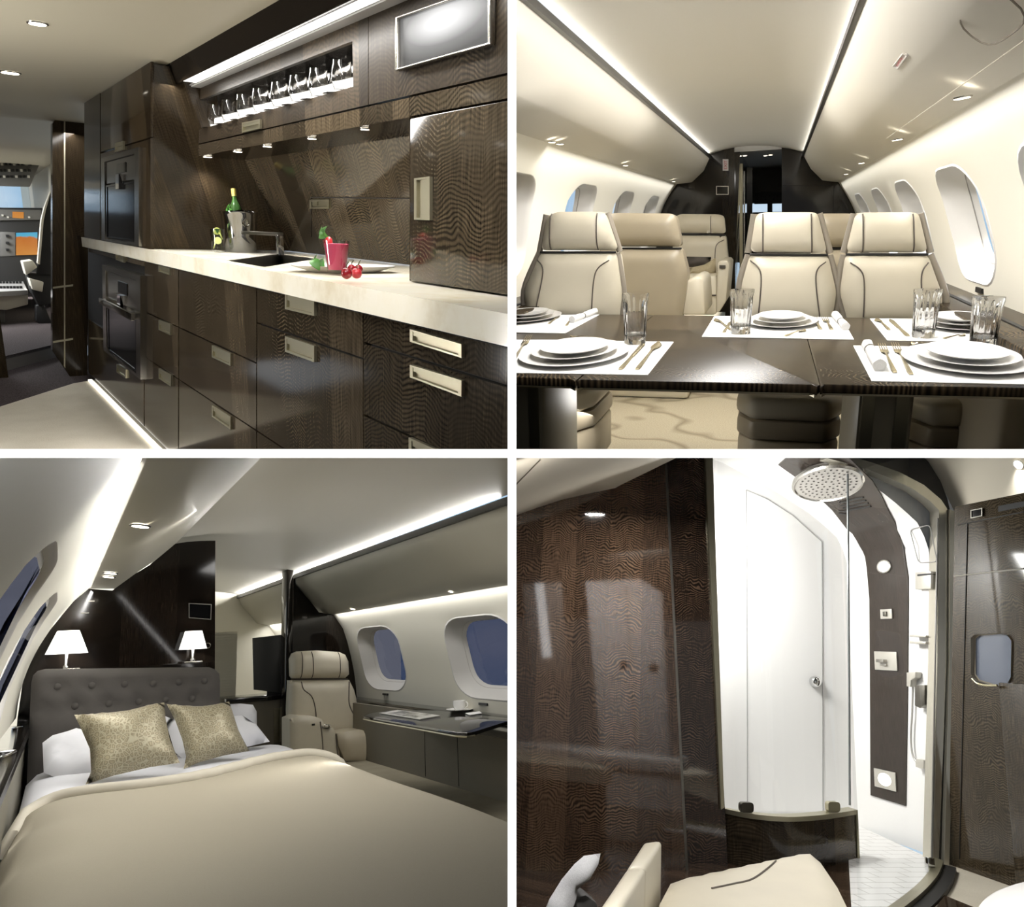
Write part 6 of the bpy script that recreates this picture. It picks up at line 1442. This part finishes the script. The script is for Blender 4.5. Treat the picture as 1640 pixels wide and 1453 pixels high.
struct('wall_left', MB().box((xw_l-.04, yd+.02, 0), (xw_l, ybk4, ew[-1].z)), white_s, S)
tile, n, b = base('white_tile', (244, 243, 241), .25)
o = n.obj(); br_ = n.node('ShaderNodeTexBrick'); n.link(o, br_.inputs['Vector']); br_.inputs['Scale'].default_value = 2.2; br_.inputs['Mortar Size'].default_value = .012
br_.inputs['Color1'].default_value = br_.inputs['Color2'].default_value = (*lin((245, 244, 242)), 1); br_.inputs['Mortar'].default_value = (*lin((205, 203, 200)), 1); n.link(br_.outputs['Color'], b.inputs['Base Color'])
struct('floor', MB().prism([Vector((p.x, p.y+.05, .0)) for p in trk]+[Vector((p.x, p.y+.1, 0)) for p in rim[::-1]]+[Vector((xw_l, yd, 0)), Vector((xw_l, ybk4, 0)), Vector((xs4, ybk4, 0))], (0, 0, .035)), tile, S)
line_g = plain('panel_gap_grey', (150, 149, 147), .6)
# inner door outlined in the end wall
dpx = [(1197, 1300), (1195, 785), (1230, 800), (1270, 826), (1316, 868), (1318, 1300)]
dl = [S.at(x, y, 'y', ybk4-.004) for x, y in dpx]
dr4 = struct('door_1', MB().prism(dl, (0, .003, 0)), white_s, S)
struct('door_gap', MB().tube([p+Vector((0, -.002, 0)) for p in dl], .0035, 5), line_g, S, parent=dr4)
c = S.at(1308, 1092, 'y', ybk4-.05); s_ = S.mpp(c)
struct('door_knob', MB().lathe([(0, -.05), (8*s_, -.05), (9*s_, -.02), (9*s_, .0), (6*s_, .02), (0, .025)], (0, 0, 0), 20, caps=False).xf(Matrix.Translation(c) @ Matrix.Rotation(PI/2, 4, 'X')), chrome, S, parent=dr4, smooth=50)
# wood strip with the shower fittings
L_px = [(1396, 1274), (1395, 1100), (1394, 960), (1390, 912), (1378, 874), (1357, 846), (1320, 803), (1282, 768), (1247, 743), (1262, 730), (1300, 722)]
R_px = [(1350, 722), (1374, 745), (1397, 768), (1421, 812), (1438, 850), (1450, 885), (1456, 925), (1456, 960), (1455, 1100), (1452, 1291)]
hits = [P4i.hit(x, y) for x, y in L_px+R_px]; print('ROOM4 strip', [None if h is None else (round(h[0], 2), round(h[1], 2)) for h in hits])
hits = [h for h in hits if h]
ys4 = .6
def decal(P, hs, off, res=.06):
    V, T, loops = cdt([(a, b_*ys4) for a, b_ in hs], [], res); nb = len(loops[0])
    m = MB().add([P.map(p[0], p[1]/ys4, off) for p in V], T)
    base_ = len(m.v); ring = [P.map(p[0], p[1]/ys4, off) for p in loops[0]]; low = [P.map(p[0], p[1]/ys4, .0) for p in loops[0]]
    m.add(ring+low, [(i, (i+1) % nb, nb+(i+1) % nb, nb+i) for i in range(nb)]); return m
sgn4 = 1 if (P4i.map(.5, ybk4, .1).x < xs4) else -1
stripwood = veneer('shower_strip_veneer', (0, 1, 0), (0, 0, 1), dark=(44, 39, 35), light=(92, 82, 74), strip=.15, step=.012, contrast=.15, mid=.5, spec=.3, rough=.2)
sc4 = thing('shower_column', 'dark wood strip running up the white shower wall and over the ceiling, carrying the fittings', 'shower column', S, P4i.map(*hits[0]))
part('panel', decal(P4i, hits, .012*sgn4), stripwood, sc4, S, smooth=60)
def fitting(px, py): h = P4i.hit(px, py); p = P4i.map(h[0], h[1], .014*sgn4); nn = P4i.nrm(h[0]); return p, Vector((nn.x, 0, nn.y)).normalized()*sgn4
def oriented(p, nrm):                       # frame on the wall: up along the wall, across along the aisle
    z = nrm; x = Vector((0, 1, 0)); y = z.cross(x); return Matrix((x, y, z)).transposed().to_4x4(), p
def disc4(prof, p, nrm, n_=40, ex=1, ey=1): R_, _ = oriented(p, nrm); return MB().lathe(prof, (0, 0, 0), n_, ex, ey, caps=False).xf(Matrix.Translation(p) @ R_)
p, nn = fitting(1328, 763); s_ = S.mpp(p)
hd = (nn+Vector((0, -.25, 0))+Vector((0, 0, -.5))).normalized(); r = 46*s_
sh4 = thing('rain_shower', 'large round steel shower head at the top of the wood strip', 'shower head', S, p)
u_ = Vector((0, 1, 0)); u_ = (u_-hd*u_.dot(hd)).normalized(); w_ = hd.cross(u_)
def dpt(a, b_, h): return p+u_*a+w_*b_+hd*h
def circ4(rr, h, n_=40): return [dpt(rr*1.5*math.cos(2*PI*k/n_), rr*math.sin(2*PI*k/n_), h) for k in range(n_)]
part('rim', MB().loft([circ4(r*.9, .0), circ4(r, .03), circ4(r, .06), circ4(r*.93, .075), circ4(r*.9, .06)], True, False), plain('satin_steel', (206, 203, 196), .25, .9), sh4, S, smooth=50)
part('spray_plate', MB().add(circ4(r*.91, .062), [tuple(range(40))]), plain('spray_plate_steel', (214, 210, 204), .35, .6), sh4, S)
m = MB()
for ring_, cnt in ((.15, 6), (.3, 12), (.45, 18), (.6, 24), (.75, 30)):
    for k in range(cnt):
        a = 2*PI*k/cnt+ring_; c = dpt(r*1.5*ring_*math.cos(a), r*ring_*math.sin(a), .063)
        m.add([c+u_*.012*math.cos(q)+w_*.008*math.sin(q)+hd*.002 for q in [j*PI/3 for j in range(6)]], [tuple(range(6))])
tag(part('nozzles', m, plain('nozzle_dark', (70, 66, 60), .5), sh4, S), kind='stuff')
m = MB()
for k in range(4):
    a, b_ = P4i.pt(1352+k*3-6, 806+k*4.5-3, .016*sgn4), P4i.pt(1386+k*4-2, 797+k*4.8-3, .016*sgn4); m.tube([a, b_], .008, 5)
    if k > 1: m.tube([P4i.pt(1345, 808+k*4, .016*sgn4), P4i.pt(1356, 810+k*4, .016*sgn4)], .006, 5)
part('vent_slots', m, seam, sc4, S)
p, nn = fitting(1419, 908); s_ = S.mpp(p); r = 10.5*s_
t = thing('shower_light', 'round white lit spot on the wood strip', 'light', S, p); part('bezel', disc4([(0, 0), (r, 0), (r*1.02, .012), (r*.86, .016), (r*.84, .008), (0, .008)], p, nn, 28, 1.5), steel, t, S, smooth=40); part('lens', disc4([(0, .0095), (r*.82, .0095), (0, .0096)], p, nn, 28, 1.5), glow('shower_lens', (255, 252, 248), 1.6), t, S)
def sqfit(px, py, half, name, lab, cat, mat, knob=None):
    p, nn = fitting(px, py); s_ = S.mpp(p); R_, _ = oriented(p, nn); h = half*s_; M_ = Matrix.Translation(p) @ R_; ex = 1.75
    t = thing(name, lab, cat, S, p)
    part('plate', MB().box((-h*ex, -h, 0), (h*ex, h, .012)).xf(M_), mat, t, S, bevel=.002)
    if knob == 'lever': part('lever', MB().box((-h*.3, -h*.15, .012), (h*.9, h*.2, .05)).box((-h*.35, h*.3, .012), (h*.5, h*.55, .03)).xf(M_), steel, t, S, bevel=.003)
    if knob == 'button': part('button', MB().box((-h*.5, -h*.5, .012), (h*.5, h*.5, .03)).xf(M_), steel_dark, t, S, bevel=.003)
    if knob == 'lens': part('lens', disc4([(0, .0135), (h*.68, .0135), (0, .0136)], p, nn, 28, 1.6), glow('step_lens', (255, 252, 248), 2.0), t, S)
    return t
satin = plain('satin_plate', (212, 208, 198), .35, .5)
sqfit(1423, 984, 7.5, 'shower_button', 'small square control plate on the wood strip below the round spot', 'control', satin, 'button')
sqfit(1422, 1059, 14.5, 'shower_valve', 'square steel shower valve with lever halfway up the wood strip', 'valve', satin, 'lever')
sqfit(1421, 1249, 14, 'step_light', 'square lit lamp near the foot of the wood strip', 'light', satin, 'lens')
# fittings on the white wall to the right of the strip
def wallpx(pts, off=.006): return [P4i.pt(x, y, off*sgn4) for x, y in pts]
struct('trim_5', MB().tube(roundpoly(wallpx([(1458, 848), (1490, 840), (1502, 900), (1472, 902)]), .04), .004, 5, True), line_g, S)
def wbox(pts, d_, name, mat, lab=None, cat=None, par=None):
    m = MB().prism(wallpx(pts), (-d_, 0, 0))
    return single(name, m, mat, S, lab, cat, bevel=.004) if par is None else part(name, m, mat, par, S, bevel=.003)
t = thing('soap_dispenser', 'steel soap dispenser on the white shower wall', 'dispenser', S, wallpx([(1488, 945)])[0]); wbox([(1475, 918), (1500, 916), (1500, 944), (1475, 945)], .05, 'body', satin, par=t); wbox([(1479, 921), (1500, 919), (1500, 922), (1479, 924)], .055, 'slot', black_matt, par=t)
wbox([(1471, 1018), (1497, 1019), (1497, 1022), (1471, 1021)], .08, 'shelf', satin, 'slim upper rail on the white shower wall', 'rail'); wbox([(1471, 1028), (1497, 1029), (1497, 1033), (1471, 1032)], .08, 'shelf', satin, 'slim lower rail on the white shower wall', 'rail')
t = thing('hand_shower', 'hand shower with a pale hose on the white shower wall', 'hand shower', S, wallpx([(1480, 1230)])[0])
wbox([(1463, 1078), (1477, 1077), (1477, 1086), (1470, 1090), (1469, 1101), (1463, 1100)], .06, 'holder', satin, par=t); wbox([(1478, 1099), (1494, 1098), (1494, 1130), (1486, 1135), (1478, 1131)], .07, 'spray_head', steel_dark, par=t); wbox([(1476, 1216), (1489, 1218), (1489, 1232), (1476, 1229)], .05, 'outlet', satin, par=t)
part('hose', MB().tube(spline(wallpx([(1467, 1098), (1466, 1140), (1464, 1180), (1467, 1210), (1478, 1226)], .03), 6), .008, 8), plain('hose_grey', (190, 188, 184), .3, .4), t, S, smooth=60)
# right wall
def rw4(pts): return S.poly(pts, 'x', xw4)
wr = [(1521, 1394), (1531, 818), (1760, 770), (1760, 1462), (1515, 1382)]
yn4 = S.at(1760, 1000, 'x', xw4).y; z_top = S.at(1531, 818, 'x', xw4).z
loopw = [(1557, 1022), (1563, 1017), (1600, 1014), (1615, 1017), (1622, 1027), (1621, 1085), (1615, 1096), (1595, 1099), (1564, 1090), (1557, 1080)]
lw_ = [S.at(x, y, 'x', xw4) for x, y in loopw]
yr0 = yn4-.6; yj = S.at(1527, 1100, 'x', xw4).y
wb_, wt_ = S.at(1519, 1386, 'x', xw4), S.at(1529, 812, 'x', xw4)
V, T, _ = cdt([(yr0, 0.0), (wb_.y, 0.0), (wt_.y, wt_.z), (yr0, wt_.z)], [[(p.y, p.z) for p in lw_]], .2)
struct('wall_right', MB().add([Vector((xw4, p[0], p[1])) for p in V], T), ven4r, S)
w4 = struct('window_30', MB().loft([[p+Vector((-.012, 0, 0)) for p in lw_], [p+Vector((.02, 0, 0)) for p in lw_], [Vector((xw4+.03, lerp(p, sum(lw_, Vector())/len(lw_), .06).y, lerp(p, sum(lw_, Vector())/len(lw_), .06).z)) for p in lw_]], True, False), plain('window_rim', (150, 140, 122), .3, .3), S, smooth=40)  # reflection of a window in the glossy wall, modelled as an opening
struct('window_pane', MB().add([p+Vector((.025, 0, 0)) for p in lw_], [tuple(range(len(lw_)))]), plain('window_reflection_grey', (104, 110, 124), .12), S, parent=w4)  # opaque pane painted in the tone of the reflected window
def rline(a, b_, r=.004, m_=None, off=.003): struct('trim_6', MB().tube([Vector((xw4-off, p.y, p.z)) for p in rw4([a, b_])], r, 5), m_ or seam, S)
rline((1535, 841), (1640, 820)); rline((1550, 838), (1537, 1376)); rline((1528, 923), (1640, 911), .006, steel_dark); rline((1548, 838), (1550, 838))
t = thing('call_panel', 'small dark display in a pale frame high on the right wall', 'display', S, rw4([(1566, 830)])[0]); f = [Vector((xw4-.004, p.y, p.z)) for p in rw4([(1557, 817.5), (1576, 814), (1576, 827), (1557, 831)])]
part('display', MB().prism(f, (-.006, 0, 0)), black_gloss, t, S); part('frame', MB().ringpair(f, subquad(f, .08, .1, .92, .9), (-.012, 0, 0)), steel, t, S)
f = [Vector((xw4-.003, p.y, p.z)) for p in rw4([(1600, 811), (1660, 799), (1660, 808), (1600, 820)])]; single('vent_slot', MB().prism(f, (-.004, 0, 0)), seam, S, 'dark slot vent high on the right wall', 'vent')
# cabinet in front of the right wall
xc4 = xw4-.10
cq = [S.at(x, y, 'x', xc4) for x, y in ((1598, 1093), (1720, 1078))]
yc0, yc1 = cq[1].y, cq[0].y
t = thing('low_cabinet', 'dark veneer cabinet standing against the right wall below the mirrored window', 'cabinet', S, (xc4, (yc0+yc1)/2, 0))
part('carcass', MB().box((xc4, yc0-.4, 0.01), (xw4-.003, yc1, cq[0].z)), ven4r, t, S, bevel=.01)
hb = [S.at(x, y, 'x', xc4-.02) for x, y in ((1557, 1087), (1566, 1095), (1580, 1098), (1597, 1098))]
part('grab_rail', MB().tube(spline(hb, 5), .008, 8), plain('rail_gold', (190, 182, 150), .25, .8), t, S, smooth=60)
# ceiling spot
h = P4c.hit(1632, 744)
if h:
    p = P4c.map(h[0], h[1], 0); nn = P4c.nrm(h[0]); v = Vector((nn.x, 0, nn.y)); v = v if v.dot(S.eye-p) > 0 else -v
    downlight(p+v*.003, v, S.mpp(p)*9, 'chrome ringed lit spot at the top right corner of the shower room', S, 'shower room spots', 26, 130, chrome, aim=p+Vector((0, 0, -1)))
# bench
zs4 = .42
bq = [S.at(x, y, 'z', zs4) for x, y in ((1074, 1416), (1180, 1393), (1286, 1371), (1303, 1373), (1314, 1382), (1341, 1422), (1362, 1465), (1380, 1520), (1040, 1520), (1056, 1450))]
bn = thing('bench', 'cream leather bench seat with a padded arm in front of the half wall', 'bench', S, (bq[2].x, bq[8].y, 0))
lea4 = leather('bench_leather', (216, 208, 188))
part('seat', puff(bq, .035, None, .14, .045, S.eye).prism([p+Vector((0, 0, -.003)) for p in bq], (0, 0, -.11)), lea4, bn, S, smooth=60)
fs_ = swell(bq, .035, .14, S.eye); part('piping', MB().tube([fs_(p) for p in spline([S.at(x, y, 'z', zs4) for x, y in ((1140, 1440), (1175, 1432), (1205, 1424), (1232, 1404), (1243, 1392))], 6)], .004, 6), pipe_m, bn, S)
c_ = sum(bq, Vector())/len(bq)
part('base', MB().prism([Vector((c_.x+(p.x-c_.x)*.94, c_.y+(p.y-c_.y)*.94, 0)) for p in bq], (0, 0, zs4-.115)), ven4, bn, S)
ya4 = bq[0].y-.02
aq = [S.at(x, y, 'y', ya4) for x, y in ((1028, 1352), (1034, 1347), (1058, 1345), (1061, 1348), (1066, 1420))]
a0, a1, a2 = S.at(1030, 1349, 'y', ya4), S.at(1060, 1345, 'y', ya4), S.at(1066, 1420, 'y', ya4)
zt_a = a1.z; a_n = [S.at(x, y, 'z', zt_a) for x, y in ((1030, 1350), (1060, 1345), (1033, 1400), (1003, 1404))]
tq = [S.at(x, y, 'z', zt_a) for x, y in ((1030, 1349), (1060, 1345), (1034, 1389), (1002, 1391), )]
tq2 = [tq[3], tq[2]]+[S.at(x, y, 'z', zt_a) for x, y in ((985, 1470), (945, 1473))]
part('arm', MB().prism(tq, (0, 0, -(zt_a-zs4+.12))), lea4, bn, S, bevel=.018, seg=3); part('arm', MB().prism(tq2, (0, 0, -(zt_a-zs4+.12))), lea4, bn, S, bevel=.018, seg=3)
part('arm_base', MB().prism([Vector((p.x, p.y, .0)) for p in (tq[0], tq[1], tq2[2], tq2[3])], (0, 0, zs4-.125)), ven4, bn, S)
# towel over a dark rounded box at the lower left
tp = [S.at(x, y, 'y', ya4-.3) for x, y in ((868, 1470), (880, 1440), (900, 1408), (920, 1384), (935, 1371), (962, 1367), (958, 1385), (945, 1408), (925, 1425), (923, 1440), (912, 1470))]
r_ = random.Random(3)
twl = puff(tp, .03, .02, .06, .025, S.eye, fn=lambda p: .010*math.sin(p.x*30+p.z*26)+.006*math.sin(p.x*55-p.z*12))
single('towel', twl, fabric('white_towel', (216, 216, 218), (240, 240, 242), 300, .9, .4), S, 'white folded towel hanging at the lower left beside the bench arm', 'towel', smooth=70)
hp_ = [S.at(x, y, 'y', ya4-.27) for x, y in ((905, 1480), (922, 1436), (940, 1432), (958, 1446), (968, 1480))]
single('towel_stand', MB().prism(hp_+[Vector((hp_[-1].x, hp_[-1].y, .0)), Vector((hp_[0].x, hp_[0].y, .0))], (0, .12, 0)), plain('dark_grey_leather', (66, 64, 62), .6), S, 'dark grey padded stand under the white towel', 'stand', bevel=.02)
# basin at the lower right
zb4 = .45
bc = [S.at(x, y, 'z', zb4) for x, y in ((1556, 1462), (1575, 1437), (1604, 1420), (1650, 1408), (1720, 1404), (1790, 1440), (1790, 1560), (1560, 1560))]
t = thing('basin', 'white rounded basin edge at the bottom right corner', 'basin', S, (bc[2].x, bc[6].y, 0))
sb = spline(bc, 5)+[bc[0]]
part('bowl', MB().prism(sb[:-1], (0, 0, -.12)), porcelain, t, S, bevel=.02); part('pedestal', MB().prism([Vector((lerp(p, sum(bc, Vector())/len(bc), .2).x, lerp(p, sum(bc, Vector())/len(bc), .2).y, 0)) for p in bc], (0, 0, zb4-.125)), porcelain, t, S)
# the rest of the shower room, behind the viewer's right: a white door and a lit mirror, seen mirrored in the glossy partition
dv4 = 3.1; yv = yl4+dv4; yreal = yl4-dv4
def refl(pts): return [Vector((p.x, yreal, p.z)) for p in S.poly(pts, 'y', yv)]
dq4 = refl([(935, 903), (1005, 915), (1060, 950), (1073, 1212), (966, 1242)])
d2 = struct('door_2', MB().prism(dq4, (0, -.04, 0)), plain('white_door', (214, 212, 212), .5), S)
struct('door_gap', MB().tube(refl([(1002, 935), (1018, 1192), (965, 1206)]), .006, 5), seam, S, parent=d2)
c = refl([(998, 1064)])[0]; struct('door_knob', MB().box(c+Vector((-.035, 0, -.035)), c+Vector((.035, .03, .035))), black_matt, S, parent=d2)
c = refl([(1047, 1070)])[0]; struct('door_plate', MB().box(c+Vector((-.05, 0, -.04)), c+Vector((.05, .01, .04))), plain('door_plate_brown', (70, 54, 46), .5), S, parent=d2)
mq4 = refl([(833, 900), (898, 900), (908, 1078), (850, 1082)])
mr = thing('mirror_cabinet', 'grey mirror cabinet with an upright light bar, seen only as a reflection', 'cabinet', S, (mq4[2]+mq4[3])/2)
part('door', MB().prism(mq4, (0, -.05, 0)), plain('mirror_grey', (120, 120, 120), .4), mr, S); part('light_bar', MB().prism([p+Vector((0, .012, 0)) for p in refl([(850, 874), (864, 874), (883, 1052), (869, 1054)])], (0, -.008, 0)), glow('light_bar_lens', (240, 242, 244), 3.0), mr, S)
dc_ = sum(dq4, Vector())/5; print('ROOM4 door', dc_, S.px(dc_))
area('door_fill_light', S, dc_+Vector((-.3, 1.0, .9)), dc_, .5, .5, 90)  # unseen lamp added so the white door shows in the partition
# lights
a_ = S.at(1104, 850, 'y', yd+.5); area('shower_side_fill', S, a_, Vector((xs4, ybk4, 1.1)), .3, .8, 46)  # added out of sight behind the jamb to whiten the shower
a_ = S.at(1112, 770, 'y', yd+.35); area('shower_top_fill', S, a_, Vector(((xs4+xw_l)/2+.2, ybk4, .3)), .3, .3, 24)  # second hidden lamp added for the white shower interior
a_ = S.at(930, 770, 'y', 2.0); area('bath_bench_fill', S, a_, a_+Vector((.2, .9, -1.5)), .12, .12, 20)  # unseen fill added for the bench and the towel
a_ = S.at(1090, 765, 'y', yd-1.0); area('bath_front_fill', S, a_, a_+Vector((.1, -.2, -1.5)), .12, .12, 34)  # unseen fill added for the space in front of the shower
